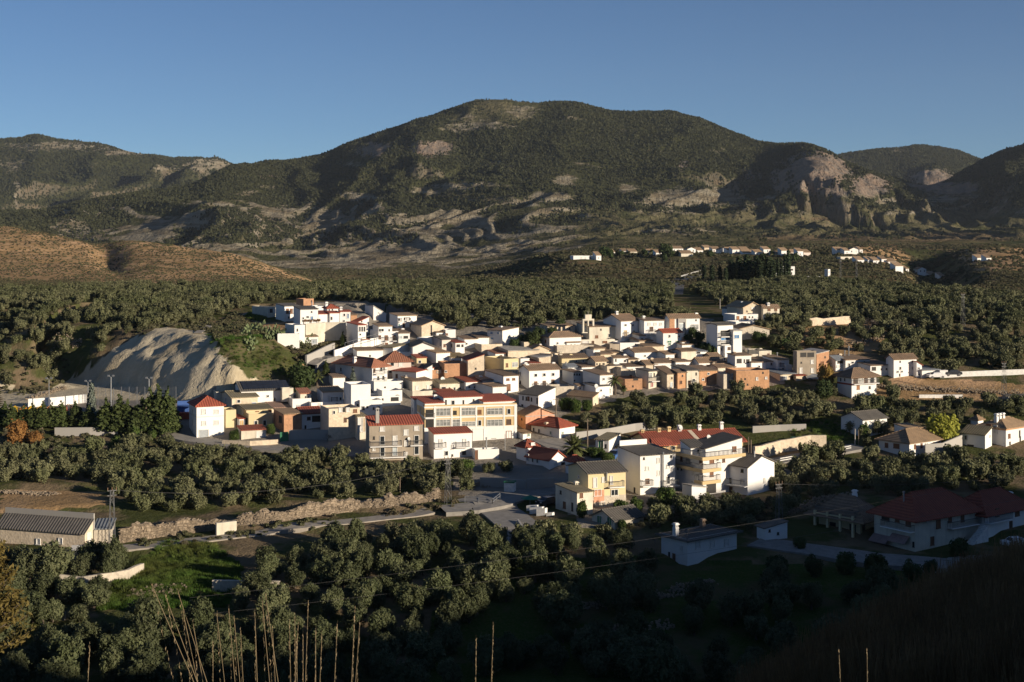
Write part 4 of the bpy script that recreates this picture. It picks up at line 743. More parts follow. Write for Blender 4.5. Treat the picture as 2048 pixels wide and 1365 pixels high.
h('concrete_tower', 'unfinished grey-brown concrete house with open top storey', 458, 646, 860, 600, xs=420, th=16, wall='grey', roof='flat', win=[(520,632,70,44,'k'),(592,632,74,44,'k'),(500,708,18,20,'k'),(605,705,28,30,'w'),(496,790,26,46,'w'),(606,788,26,40,'w'),(612,850,40,20,'k')])
h('brick_house', 'half shaded orange brick shed right of the unfinished concrete house', 650, 770, 800, 628, d=8, wall='brick', roof='shedL', rc='flat', yr=622, rise=.6, win=[(732,657,18,16,'k'),(705,720,24,30,'b')])
h('grey_shed', 'low tan shed with a blue-grey sheet roof below the concrete house', 290, 446, 890, 826, d=8, wall='tan', roof='shed', rc='steel', yr=796, win=[(335,862,50,34,'g'),(408,860,20,22,'d')])
h('red_roof_shed', 'low tan shed with a small red roof beside the blue-grey sheet roof', 450, 546, 890, 840, d=6, wall='tan', roof='shed', rc='red', yr=808, win=[])
h('white_house', 'white house end with a glazed upper band under a blue-grey roof', 836, 930, 800, 690, xs=780, th=22, roof='shed', rc='steel', yr=650, win=[(886,705,80,22,'k'),(882,745,80,18,'w')])
h('white_house', 'long white house with a brown roof, a steel flue and a dark awning', 932, 1170, 805, 687, d=8, roof='shed', rc='brown', yr=646, win=[(1000,711,22,14),(1057,711,20,14),(966,735,10,34),(1050,765,60,40,'w'),(1115,765,40,24,'d'),(1115,705,8,14)], ch=[(963,560,'flue'),(923,600,'flue'),(877,625,'tan')])
h('white_house', 'low white house with a wide dark opening between two taller white houses', 1174, 1400, 855, 742, d=8, roof='shed', rc='brown', yr=712, win=[(1208,770,52,32,'k'),(1281,772,12,20,'k'),(1331,770,12,20,'k')])
h('white_house', 'tall white house with six dark windows at the end of the village', 1402, 1624, 862, 677, xs=1326, th=22, roof='gx', rc='brown', yr=636, win=[(1464,703,16,12,'k'),(1586,701,16,12,'k'),(1466,766,20,24),(1586,763,20,26),(1460,832,18,22,'k'),(1440,798,16,20),(1480,798,14,16)])
h('white_annexe', 'white annexe with a red roof right of the tall six-window house', 1626, 1676, 855, 737, d=7, roof='shedR', rc='red', yr=705, win=[(1646,766,20,18),(1646,828,20,14)])
h('garage', 'low white garage with a grey door at the end of the village', 1678, 1850, 862, 788, d=6, roof='shed', rc='steel', yr=775, win=[(1816,822,60,62,'g'),(1768,828,14,50,'g')])
h('white_shed', 'small white wall shed right of the low white garage', 1852, 1930, 858, 785, d=4, th=8, roof='flat', win=[])
hx = h('pyramid_roof_villa', 'white villa with a brown pyramid roof and a long railed balcony', 992, 1232, 1060, 842, xs=850, th=26, roof='hip', rc='brown', yr=775, win=[(1030,885,40,56,'d'),(1080,885,40,50,'w'),(1130,885,36,50,'d'),(1190,885,40,50),(1055,955,28,32,'o'),(1167,952,28,28,'k')], bal=[(992,1236,918)], side=[(885,875,14,26,'k'),(924,875,14,26,'k')], over=.9, bands=[(925,16,'red')])
_reg[0] = 'E'   # lower left of the village
h('white_villa', 'white house with a hipped red roof at the left end of the village', 287, 582, 845, 502, xs=207, th=24, roof='hip', rc='red', yr=402, win=[(363,562,44,48,'w'),(500,557,44,46,'w'),(365,682,44,46,'w'),(500,678,44,40,'w'),(365,805,94,88,'g')], side=[(246,556,18,46,'w'),(246,675,22,50),(249,780,16,44)], wall='white', bands=[(618,4,'tan')])
h('tan_house', 'tan grey house with an olive-grey roof and a dark red gable window', 667, 945, 560, 412, xs=547, th=24, wall='tan', roof='gx', rc='olive', yr=347, win=[(740,447,34,30),(905,476,36,30,'u')], side=[(603,434,34,54,'r')], ch=[(685,400,'grey')])
h('cream_house', 'long low cream wall house behind the tan grey house', 497, 640, 460, 347, d=6, wall='cream', roof='flat', win=[])
hx = h('solar_roof_house', 'white house with rows of solar panels on its dark roof', 768, 1205, 490, 340, xs=682, th=20, roof='gx', rc='dark', yr=243, win=[(1055,392,24,20),(1127,432,24,44)])
def solar(k):
    sl_ = H_.rise/(H_.D/2)
    for r_ in range(4):
        for c_ in range(9):
            x0 = .6+c_*1.15; y0 = .45+r_*(H_.D/2-.7)/4; y1 = y0+(H_.D/2-.7)/4-.18; z = lambda y: H_.He+y*sl_+.32; k.slab([(x0,y0,z(y0)),(x0+1.05,y0,z(y0)),(x0+1.05,y1,z(y1)),(x0,y1,z(y1))], .05)
H_ = hx; pm_, t_, b_ = new_mat('solar_panel'); b_.inputs['Base Color'].default_value = (.02,.022,.03,1); b_.inputs['Roughness'].default_value = .3
for r_ in range(4):
    for c_ in range(9):
        k = MB(); sl_ = H_.rise/(H_.D/2); x0 = .6+c_*1.15; y0 = .45+r_*(H_.D/2-.7)/4; y1 = y0+(H_.D/2-.7)/4-.18; z = lambda y: H_.He+y*sl_+.32
        k.slab([(x0,y0,z(y0)),(x0+1.05,y0,z(y0)),(x0+1.05,y1,z(y1)),(x0,y1,z(y1))], .05); part(hx, 'solar_panel', k.mesh('solar_panel', pm_))
hx = h('loggia_house', 'cream and white house with a small red roofed upper storey and open terrace', 1320, 1522, 528, 422, xs=1207, th=22, wall='white', roof='flat', win=[(1382,500,26,34,'s'),(1470,498,34,30,'w')])
h('x', '', 1405, 1522, 440, 367, into=hx, zb=1.2, d=5, wall='cream', roof='shed', rc='brick', yr=312, win=[(1464,402,14,18,'k'),(1486,402,10,18)])
h('x', '', 1210, 1330, 440, 308, into=hx, zb=3.5, d=2, wall='cream', roof='flat', win=[])
hx = h('terrace_house', 'white terrace house with a curved white balcony and a faded brown roof', 1522, 1872, 545, 462, d=8, th=20, roof='flat', win=[(1610,500,10,60,'w'),(1838,485,20,34),(1800,485,30,30)])
h('x', '', 1650, 1868, 480, 352, into=hx, zb=1.0, xs=1530, d=6, roof='shed', rc='tan', yr=296, win=[(1710,420,20,56,'w'),(1838,418,20,34)], bal=[(1735,1800,450)])
h('yellow_house', 'pale yellow house with an old grey-brown roof and an orange window', 822, 1098, 700, 542, xs=702, th=24, wall='yellow', roof='gx', rc='olive', yr=497, win=[(940,574,26,26,'o'),(1075,560,12,40,'b')], side=[(790,560,14,44,'w')], ch=[(1080,482)])
h('yellow_annexe', 'pale yellow flat annexe with two white windows before the grey-brown roof', 848, 1103, 748, 588, xs=815, th=22, wall='yellow', roof='flat', win=[(926,686,34,50),(1020,680,34,50)])
h('porch', 'small porch with a red roof and a yellow column at the yellow house', 745, 812, 745, 640, xs=676, th=30, wall='white', roof='shed', rc='red', yr=602, win=[(772,690,40,70,'y')], cat='porch')
h('garage', 'cream garage under a strip of red tiles at the foot of the yellow house', 768, 1032, 862, 765, d=5, wall='cream', roof='shed', rc='red', yr=742, win=[(985,805,90,60,'w')])
h('cream_block', 'cream block between the white villa and the yellow house', 602, 712, 745, 542, xs=547, th=24, wall='yellow', roof='flat', win=[])
h('tan_house', 'low tan house with a red-brown roof above the brick ruin', 1092, 1240, 590, 522, d=7, wall='tan', roof='shed', rc='pink', yr=482, win=[(1135,573,10,20,'k')])
h('brick_ruin', 'half collapsed brick shed with a tilted sheet roof', 1228, 1420, 800, 592, xs=1118, th=28, wall='brick', roof='shed', rc='tan', yr=556, win=[], side=[(1190,642,100,70,'k')])
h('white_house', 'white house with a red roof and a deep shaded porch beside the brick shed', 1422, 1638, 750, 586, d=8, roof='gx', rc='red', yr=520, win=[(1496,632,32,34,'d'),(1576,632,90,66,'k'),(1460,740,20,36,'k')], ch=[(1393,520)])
h('tan_block', 'tall bare tan block with a line of small top windows', 1712, 2046, 872, 530, xs=1622, th=22, wall='tan', roof='flat', win=[(1768,566,26,34),(1838,542,34,40,'w'),(1876,540,34,40,'k'),(1918,540,34,40,'w'),(1996,552,34,32,'b'),(1890,650,20,40,'d')])
_reg[0] = 'F'   # lower middle
h('white_house', 'tall blank white house with a lower white wing above the tan block', 120, 330, 600, 270, xs=42, th=20, roof='flat', win=[(190,492,16,26,'k')])
h('white_annexe', 'low white wing with two small windows right of the tall blank white house', 215, 455, 608, 440, d=7, th=18, roof='flat', win=[(250,522,32,40),(362,524,16,34),(412,524,32,36),(294,515,8,8,'k')])
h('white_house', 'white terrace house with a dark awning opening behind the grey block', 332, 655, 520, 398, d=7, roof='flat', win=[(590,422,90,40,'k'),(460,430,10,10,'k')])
h('white_wall_house', 'white walled roof terrace above the dark awning opening', 455, 670, 470, 335, d=5, roof='flat', win=[])
hx = h('grey_apartment_block', 'three-storey grey rendered block with a new red roof and long balconies', 316, 892, 1095, 708, xs=278, th=14, wall='grey', roof='shed', rc='red', yr=615, win=[(455,747,42,44,'w'),(825,740,40,42,'w'),(712,782,40,58,'w'),(365,843,26,32,'k'),(455,870,44,88),(593,866,48,90,'w'),(712,898,34,60,'w'),(825,862,42,88),(365,962,24,32,'w'),(457,992,44,86),(592,986,44,88,'s'),(825,978,40,76),(708,1026,28,56,'w')],
      bal=[(318,660,932),(752,886,918),(318,700,1052)], ch=[(402,520,'concrete',.9)])
h('cream_house', 'narrow cream house squeezed behind the left end of the grey block', 187, 290, 865, 625, xs=132, th=22, wall='cream', roof='shed', rc='olive', yr=588, win=[(215,700,40,150,'w'),(262,700,26,150,'y')], side=[(142,690,12,30,'b')])
h('white_house', 'white house with a new red roof and two iron balconies below the apartments', 1012, 1422, 1068, 825, xs=952, th=17, roof='shed', rc='red', yr=740, win=[(1085,898,38,76,'w'),(1342,893,32,76,'w'),(1215,940,26,48,'w'),(1147,1006,30,48),(1336,1002,44,48),(1210,1032,12,16,'k')], bal=[(1012,1138,945),(1242,1388,938)])
h('white_shed', 'low white shed with a brown door right of the balconied white house', 1452, 1715, 1076, 970, xs=1422, th=14, roof='flat', win=[(1466,1022,26,90,'b')], ch=[(1578,850,'flue')])
hx = h('ochre_apartments', 'long ochre brick apartment building with white bands and glazed galleries', 912, 1905, 905, 492, xs=848, th=12, d=11, wall='ochre', roof='flat', cat='apartment building',
      bands=[(515,16,'white'),(628,16,'white'),(742,16,'white')], pil=[(1022,500,740,20,'white'),(1205,500,740,16,'white'),(1300,500,740,16,'white'),(1470,500,740,16,'white'),(1560,500,740,16,'white'),(1768,500,740,16,'white'),(1892,480,900,30,'white')],
      win=[(1112,562,150,76,'G'),(1384,558,144,72,'G'),(1667,556,172,62,'G'),(1820,558,34,50),(1112,678,150,66,'G'),(1250,684,96,72,'G'),(1386,690,144,44,'G'),(1667,678,172,66,'G'),(1820,672,40,50,'d'),(1238,568,40,46,'k'),(1505,562,36,46,'b'),(1505,682,34,50),(965,585,80,96,'k'),(965,690,80,96,'k'),(1490,838,118,140,'g'),(1656,812,56,66,'k'),(1820,808,50,72,'d')], side=[(870,545,20,60)])
def gf(k):
    _, z = hit_front(H_, *px(912, 748)); k.box(-.03, H_.W+.03, -.028, -.004, 0, z)
H_ = hx; extra(hx, 'ground_floor_facing', gf, wall_mat('white'))
h('x', '', 1118, 1535, 500, 418, into=hx, zb=2.6, d=6, roof='shed', rc='red', yr=390, win=[(1142,460,26,48,'k'),(1218,460,34,44),(1330,455,24,44,'k'),(1440,440,10,10,'k'),(1508,455,24,44,'k')], ch=[(1530,385,'tan')])
h('x', '', 915, 1118, 500, 478, into=hx, zb=.9, d=6, roof='shed', rc='red', yr=455, win=[], ch=[(1025,378)])
h('x', '', 1545, 1880, 500, 475, into=hx, zb=.9, d=8.5, roof='shed', rc='red', yr=405, win=[], ch=[(1692,405),(1730,412,'flue'),(1775,408)])
balcony(hx, 'f', .1, hit_front(hx, *px(1020,600))[0], hit_front(hx, *px(930,628))[1], .5)
h('white_house', 'white building with a red roof rising behind the left end of the ochre apartments', 800, 1112, 660, 442, xs=767, th=16, roof='shed', rc='red', yr=402, win=[], side=[(785,540,12,40)])
h('orange_house', 'orange-cream two-storey house with a brown roof above the white wing', 780, 995, 350, 250, xs=662, th=26, wall='cream', roof='shed', rc='brown', yr=192, win=[(830,302,30,40,'w'),(950,296,30,40,'w')], ch=[(658,188,'tan')])
h('white_house', 'white house with a slim red roof just above the apartments', 1072, 1250, 410, 367, xs=1002, th=20, roof='shed', rc='red', yr=327, win=[(1225,382,10,10,'k')])
h('white_house', 'white house with a big shaded gable and a brown roof above the red penthouse', 1647, 1796, 425, 307, xs=1452, th=30, roof='gx', rc='brown', yr=266, win=[])
h('cream_block', 'cream windowless block with a shaded side above the left of the apartments', 782, 1000, 430, 343, xs=657, th=26, wall='cream', roof='flat', win=[])
h('white_shed', 'white mono-pitch wall with a tall chimney and a dish above the orange-cream house', 822, 995, 235, 158, d=5, th=14, roof='shedL', rc='dark', yr=62, win=[], ch=[(833,90),(978,62)])
h('tan_house', 'tan house with a mossy brown roof behind the tall white chimney', 852, 1112, 190, 112, xs=802, th=20, wall='tan', roof='shed', rc='brown', yr=50, win=[(1050,130,50,12,'y')])
_reg[0] = 'G'
h('white_gable_house', 'white house with a blank sunlit end wall and a black-grey roof', 415, 598, 550, 388, xs=203, th=48, roof='shedL', rc='dark', yr=322, win=[], side=[(248,412,12,40,'k'),(284,418,12,40,'k'),(308,420,12,40,'b'),(340,426,14,40,'k'),(400,440,24,60,'k'),(240,490,26,20,'k')])
h('brick_house', 'salmon brick gabled building below the blank white end wall', 277, 588, 760, 602, xs=182, th=26, wall='salmon', roof='gy', rc='brown', yr=532, win=[], bands=[(612,8,'concrete')], side=[(235,640,26,18,'k')])
h('red_roof_house', 'white bungalow with a red-brown hipped roof behind the bushy palm', 640, 808, 850, 727, xs=338, th=48, roof='hip', rc='red', yr=640, win=[(674,786,18,26,'n')], side=[(365,762,20,50),(422,775,20,50),(548,788,22,32,'n')], ch=[(468,680,'tan')], over=.5)
h('white_shed', 'tiny white shed with a green window beside the salmon brick building', 242, 332, 862, 797, xs=172, th=30, roof='shed', rc='tan', yr=764, win=[(308,805,20,34,'n')])
h('tan_shed', 'low tan farm shed with a sheet roof in the garden under the palm', 1000, 1062, 500, 408, xs=730, th=48, wall='tan', roof='shedL', rc='tan', yr=385, rise=.8, win=[(1030,480,14,14,'k')])
h('white_house', 'white house with a stepped top and a small blue-white awning above the garden', 968, 1075, 285, 137, xs=825, th=30, roof='flat', win=[(1020,140,70,18,'s')], side=[(863,225,14,20),(905,215,12,18)])
h('white_house', 'white house with a brown roof left of the date palm', 1077, 1215, 400, 167, d=8, th=26, roof='shed', rc='brown', yr=122, win=[(1117,207,22,22),(1165,340,12,80,'w')], bal=[(1140,1178,360)])
h('white_house', 'small white house with a big dish on its dark roof left of the date palm', 1032, 1180, 430, 290, xs=895, th=30, roof='shed', rc='dark', yr=252, win=[(1088,330,12,20)])
h('white_house', 'narrow white house at the left end of the garden row', 838, 898, 380, 282, xs=800, th=30, roof='shed', rc='brown', yr=262, win=[(862,310,10,20)])
h('grey_wall_house', 'low pale brick wall building between the farmhouse and the garden', 560, 800, 400, 290, d=5, th=12, wall='stone', roof='flat', win=[])
h('garage_house', 'white lock-up with tall green doors beside the yellow row', 1030, 1172, 975, 860, d=7, th=-24, roof='shed', rc='olive', yr=815, win=[(1087,922,50,100,'n'),(1140,930,22,46,'k')])
_reg[0] = 'H'
h('white_villa', 'white villa wing with a small hipped red roof and a white chimney', 250, 372, 405, 266, xs=160, th=36, roof='hip', rc='red', yr=198, win=[(320,235,40,20,'w')], ch=[(255,205)])
h('white_villa', 'white villa with a grey roof and a red tiled front gable below the bushy palm', 480, 640, 490, 394, xs=257, th=40, roof='gy', rc='red', yr=318, win=[(615,440,50,50,'k'),(545,430,30,20,'w')], side=[(265,365,26,60,'u'),(320,388,20,46),(365,395,18,46)], ch=[(463,285)])
h('white_villa', 'white villa porch with a red hipped roof left of the cream house', 692, 812, 530, 402, xs=640, th=30, roof='hip', rc='red', yr=352, win=[(735,440,30,40,'b')])
hx = h('cream_house', 'cream two-storey house with a dark grey roof, stone base and balcony', 860, 1226, 855, 527, xs=667, th=20, wall='yellow', roof='gx', rc='dark', yr=427, win=[(927,610,34,96,'w'),(1007,584,28,46,'w'),(1085,590,28,80,'w'),(952,714,70,52),(1116,712,70,56),(1000,828,36,44,'n'),(790,840,50,60,'b')], bal=[(1050,1196,652)], side=[(770,555,14,26)], ch=[(1040,530,'flue',-.25)])
def sb(k):
    _, z1 = hit_front(H_, *px(860, 752)); _, z2 = hit_front(H_, *px(860, 800)); k.box(-.02, H_.W+.02, -.03, -.004, z2-.8, z1)
H_ = hx; extra(hx, 'stone_base', sb, wall_mat('stone'))
def sb(k):
    a, z1 = hit_front(H_, *px(915, 690)); b2, z2 = hit_front(H_, *px(1015, 800)); k.box(a, b2, -.06, -.031, z2, z1)
extra(hx, 'brick_panel', sb, wall_mat('salmon'))
h('cream_annexe', 'cream lean-to wing with a tall cream chimney in front of the cream house', 752, 905, 935, 716, xs=542, th=30, wall='cream', roof='shed', rc='olive', yr=655, win=[(793,738,20,42,'b'),(775,860,40,80,'k')], side=[(592,705,40,38,'k'),(630,832,36,60,'b'),(705,850,30,80,'k')], ch=[(757,600,'cream')])
h('garage', 'dark roofed double garage with green doors below the cream house', 1118, 1400, 1075, 988, xs=895, th=38, wall='cream', roof='gx', rc='dark', yr=885, win=[], side=[(970,985,60,100,'n'),(1070,1020,64,110,'n')])
_reg[0] = 'I'
hx = h('tall_white_house', 'tall white three-storey house with a sheet roof and small dark windows', 392, 735, 832, 452, xs=172, th=24, roof='shed', rc='dark', yr=388, win=[(428,476,22,20,'k'),(692,456,22,16,'k'),(568,496,20,40,'w'),(460,572,30,34,'w'),(665,550,30,38,'w'),(570,620,18,40,'w'),(462,696,34,50,'d'),(665,688,32,64)], side=[(337,806,28,56,'k')], bal=[(395,500,740),(610,755,740)], ch=[(395,400)])
def pp(k):
    a, z1 = hit_front(H_, *px(606, 430)); _, z2 = hit_front(H_, *px(606, 790)); k.tube([(a,-.3,z2),(a,-.3,z1)], .14, 8); k.tube([(a,-.3,z1),(a,-.3,z1+.35)], .2, 8)
H_ = hx; extra(hx, 'flue_pipe', pp, steel)
extra(hx, 'parapet_wall', lambda k: k.box(.3, H_.W-1.2, H_.D-.25, H_.D+.05, H_.He, H_.He+H_.rise+1.1), wall_mat('white'))
h('white_annexe', 'low white lean-to with a curved top right of the tall white house', 737, 862, 760, 612, d=5, th=18, roof='flat', win=[(795,655,20,30,'b')])
h('white_wall', 'bright white yard wall with an oblique top in front of the yellow terraces', 895, 1028, 890, 775, d=2.5, th=34, roof='shedR', rc='flat', yr=768, rise=.5, win=[], cat='wall')
hx = h('balcony_apartments', 'white apartment house with ochre balcony bands stacked on three floors', 1005, 1386, 830, 470, xs=727, th=32, roof='flat', win=[(1090,500,40,50,'b'),(1205,490,20,40,'d'),(1145,488,16,16),(1088,620,36,60,'b'),(1085,755,120,110,'k')], side=[(860,490,66,76,'G'),(985,500,30,60,'d'),(795,470,26,60,'d'),(910,608,22,50,'w'),(795,575,24,30,'k'),(985,620,24,50,'w'),(905,720,30,40,'w'),(760,570,20,26,'k')], cat='apartment building')
for y_, f1, f2, s1, s2 in ((462, 1005, 1386, 727, 1003), (580, 1005, 1150, 740, 1003), (695, 1005, 1145, 960, 1003)):
    a, z = hit_front(hx, *px(1005, y_)); a2, _ = hit_front(hx, *px(f2, y_)); balcony(hx, 'f', 0, min(a2, hx.W), z, .9, 'ochre')
    b1, _ = hit_side(hx, *px(s1, y_)); zz = z; balcony(hx, 's', .02, min(b1, hx.D), zz, .9, 'ochre')
    for (f_, q) in (('f', min(a2, hx.W)), ('s', min(b1, hx.D))):
        k = MB(); r0 = (-.9, q) if f_ == 'f' else (-q, .9)
        k.box(r0[0], r0[1], -.97, -.905, -.45, .12); part(hx, 'balcony_band', k.mesh('balcony_band', wall_mat('ochre')), (0,0,z), (0,0,0) if f_ == 'f' else (0,0,-math.pi/2))
h('x', '', 1030, 1386, 470, 385, into=hx, zb=.8, d=7, roof='shedL', rc='dark', yr=318, rise=1.6, win=[(1310,382,32,46,'b')])
h('x', '', 885, 1030, 470, 372, into=hx, zb=3.2, d=4, roof='shed', rc='dark', yr=300, win=[(958,405,22,36,'k')])
hx = h('yellow_row', 'long low yellow row house with a big dark red roof and six chimneys', 492, 1395, 450, 335, d=10, th=17, wall='ochre', roof='gx', rc='red', yr=228, win=[(670,385,36,60,'y'),(715,372,26,34),(815,350,34,46,'w'),(770,355,22,40,'d'),(860,345,26,36)], ch=[(403,195,'ochre'),(573,178,'ochre'),(670,165,'ochre'),(773,150),(967,145),(1183,118)], cat='row house', over=.6)
def gab(k):
    k.slab([(-.2,-1.6,H_.He-.1),(5.2,-1.6,H_.He-.1),(4.2,1.8,H_.He+.9),(.8,1.8,H_.He+.9)], .14)
H_ = hx; extra(hx, 'porch_roof', gab, roof_mat('red'))
extra(hx, 'porch_roof', lambda k: k.slab([(H_.W-6.2,-1.6,H_.He-.1),(H_.W+.3,-1.6,H_.He-.1),(H_.W-1,1.8,H_.He+.9),(H_.W-5.2,1.8,H_.He+.9)], .14), roof_mat('red'))
extra(hx, 'gable_cornice', lambda k: [k.box(-.12, -.004, 0, H_.D, H_.He-.35, H_.He-.1)], wall_mat('white'))
extra(hx, 'roof_joint', lambda k: k.slab([(H_.W*.5,-.5,H_.He+.06),(H_.W*.5+.9,-.5,H_.He+.06),(H_.W*.5+.9,H_.D/2,H_.He+H_.rise+.25),(H_.W*.5,H_.D/2,H_.He+H_.rise+.25)], .04), wall_mat('tan'))
h('white_gable_house', 'white house with a sunlit plain gable and a long shaded balcony front', 1440, 1700, 835, 562, xs=1148, th=46, roof='gy', rc='dark', yr=478, win=[(1600,690,10,40,'w')], side=[(1190,568,34,34),(1386,594,34,34,'k'),(1187,680,30,60,'w'),(1271,690,32,60),(1386,702,32,60,'w'),(1190,800,30,60),(1270,805,40,60,'d')], sbal=[(1440,1150,745)], ch=[(1433,425)])
h('grey_shed', 'grey-brown lean-to shed right of the plain gable house', 1705, 1912, 730, 648, xs=1700, d=6, th=14, wall='stone', roof='shed', rc='dark', yr=598, win=[(1850,690,100,60,'k'),(1735,690,40,60,'w')], ch=[(1770,530,'brown')])
_reg[0] = 'J'
h('warehouse', 'tall plain warehouse with a dark sheet roof among the right-hand olives', 637, 848, 595, 440, xs=447, th=32, wall='white', roof='gx', rc='dark', yr=376, win=[])
hx = h('white_villa', 'white villa with a tan pyramid roof, brown shutters and a roof tower', 1045, 1345, 770, 638, xs=777, th=38, roof='hip', rc='tan', yr=540, win=[(1093,672,20,40,'b'),(1150,665,18,34,'b'),(1193,662,30,46,'w'),(1258,654,14,36,'b'),(1299,648,18,36,'b'),(1120,755,20,30,'k')], side=[(846,660,28,38,'b'),(932,668,52,36,'b')], over=.6)
h('x', '', 1042, 1156, 610, 516, into=hx, zb=4.5, d=5, roof='shed', rc='tan', yr=488, win=[(1100,552,20,26,'o')])
h('white_house', 'plain white house with a grey roof left of the villa with many chimneys', 1708, 1766, 695, 572, xs=1502, th=46, roof='shedL', rc='olive', yr=545, rise=1.2, win=[(1750,580,20,20,'w')], side=[(1540,594,20,32),(1580,680,60,26,'k')])
hx = h('white_villa', 'large white villa with a brick attic band, hipped roofs and clustered chimneys', 1890, 2110, 675, 515, xs=1645, th=40, roof='hip', rc='tan', yr=440, win=[(1918,580,22,36,'b'),(1925,640,26,30,'k'),(2010,560,26,60,'k'),(2015,620,24,70,'k')], side=[(1800,520,26,60,'w'),(1740,490,40,30,'b')], bands=[(525,16,'brick')], ch=[(1805,385),(1832,382),(1862,378)])
h('x', '', 1937, 2010, 520, 458, into=hx, zb=2.5, d=4, roof='hip', rc='tan', yr=420, win=[(1955,480,20,40,'k')])
h('white_pavilion', 'small white pavilion with a brown pyramid roof behind the large villa', 1645, 1692, 490, 437, xs=1582, th=40, roof='hip', rc='tan', yr=402, win=[])
h('grey_shed', 'low shaded grey-white shed at the far right edge below the red bank', 1886, 2070, 290, 232, xs=1858, th=14, wall='concrete', roof='shed', rc='dark', yr=222, win=[(1930,262,20,30,'k'),(1965,262,20,26,'k'),(2020,258,30,30,'w')])
_reg[0] = 'K'  # houses in the hill's shade
h('white_house', 'white house with a wide flat eave standing in the shade at lower right', 205, 475, 472, 332, xs=62, th=38, roof='hip', rc='dark', yr=258, rise=.6, win=[(262,360,30,34,'w'),(341,352,30,34,'w'),(418,345,30,34,'w'),(356,428,32,32,'k'),(425,420,32,30,'k')], side=[(105,415,14,34,'k'),(132,428,14,46,'d'),(172,378,14,30,'w')], ch=[(72,250),(288,215,'brown')], over=.7, bands=[(332,14,'white')])
h('white_shed', 'small white shed with a dark roof in the shade beside the pylon', 632, 752, 335, 268, xs=585, th=24, roof='shedL', rc='dark', yr=250, rise=.7, win=[(701,294,12,14,'k'),(655,282,8,8,'k')])
hx = h('porch_house', 'shaded house with tall cream columns and a wide brown hipped roof', 1150, 1240, 300, 182, xs=925, th=44, wall='yellow', roof='hip', rc='brown', yr=82, win=[(1175,190,24,40,'k'),(1170,260,30,40,'k')], side=[(985,190,26,40,'k'),(1030,190,30,46,'u'),(1100,190,28,46,'k'),(1000,265,40,40,'k'),(1110,265,40,40,'k')], over=1.8, ch=[(1127,55)])
for i in range(4):
    k = MB(); k.box(-1.6, -1.25, .2+i*(hx.D-.6)/3, .55+i*(hx.D-.6)/3, -.5, hx.He-.35); part(hx, 'column', k.mesh('column', wall_mat('yellow')))
balcony(hx, 's', .1, hx.D-.1, 2.7, 1.5, 'yellow')
hx = h('cream_villa', 'shaded cream villa with a red hipped roof, white balustrade and striped awnings', 1450, 1800, 395, 208, xs=1228, th=34, wall='cream', roof='hip', rc='red', yr=88, win=[(1578,243,30,44,'b'),(1642,218,22,30,'b'),(1710,212,22,34,'b'),(1545,335,24,44,'b'),(1520,225,16,10,'w')], side=[(1415,232,30,44,'b'),(1355,215,20,30,'b'),(1290,205,60,40,'k'),(1450,355,10,30,'k')], sbal=[(1450,1282,284)], bal=[(1628,1790,262)], ch=[(1530,145),(1390,72,'flue'),(1580,60,'flue')], over=.9)
for x_ in (1272, 1375):
    a, z = hit_side(hx, *px(x_, 300)); k = MB(); k.slab([(-.05,a-1.7,z),(-.05,a+1.7,z),(-1.3,a+1.7,z-1.0),(-1.3,a-1.7,z-1.0)], .06); part(hx, 'awning', k.mesh('awning', plain('awning_cloth', (.30,.20,.18), .9)))
def stair(k):
    for i in range(14): k.box(hx.W-1-.3*i-.3, hx.W-1-.3*i, -2.6, -1.4, -.3, 2.8-.2*i)
extra(hx, 'outside_stair', stair, white_paint)
h('white_house', 'shaded white house under a dark red roof at the far right edge', 1835, 2075, 325, 182, xs=1640, th=38, roof='hip', rc='red', yr=60, win=[(2010,178,34,40,'b'),(1900,180,30,40,'d'),(1975,250,20,40,'d')], bal=[(1830,1960,235)], ch=[(2005,60),(2035,75)], side=[(1720,190,24,40,'d'),(1780,190,30,46,'k')], over=.8)
_reg[0] = 'L'
hx = h('farm_shed', 'long tan farm shed with a grey corrugated roof and a bright end door', 695, 762, 560, 438, xs=-30, th=72, wall='tan', roof='shedL', rc='grey', yr=395, rise=1.9, win=[(728,485,58,112,'w')], side=[(315,507,32,42,'w'),(497,502,34,42,'w')], cat='farm building', over=.3)
extra(hx, 'parapet_strip', lambda k: [k.box(H_.W-.3, H_.W+.05, -.1, H_.D, H_.He+H_.rise-.2, H_.He+H_.rise+1.0)] and None, wall_mat('concrete')) if False else None
H_ = hx; extra(hx, 'parapet_strip', lambda k: k.box(H_.W+.01, H_.W+.3, -.1, H_.D, H_.He+H_.rise-1.5, H_.He+H_.rise+1.0), wall_mat('concrete'))
h('grey_shed', 'grey walled lean-to against the right end of the long farm shed', 768, 912, 530, 408, d=6, th=10, wall='stone', roof='shed', rc='steel', yr=372, win=[])
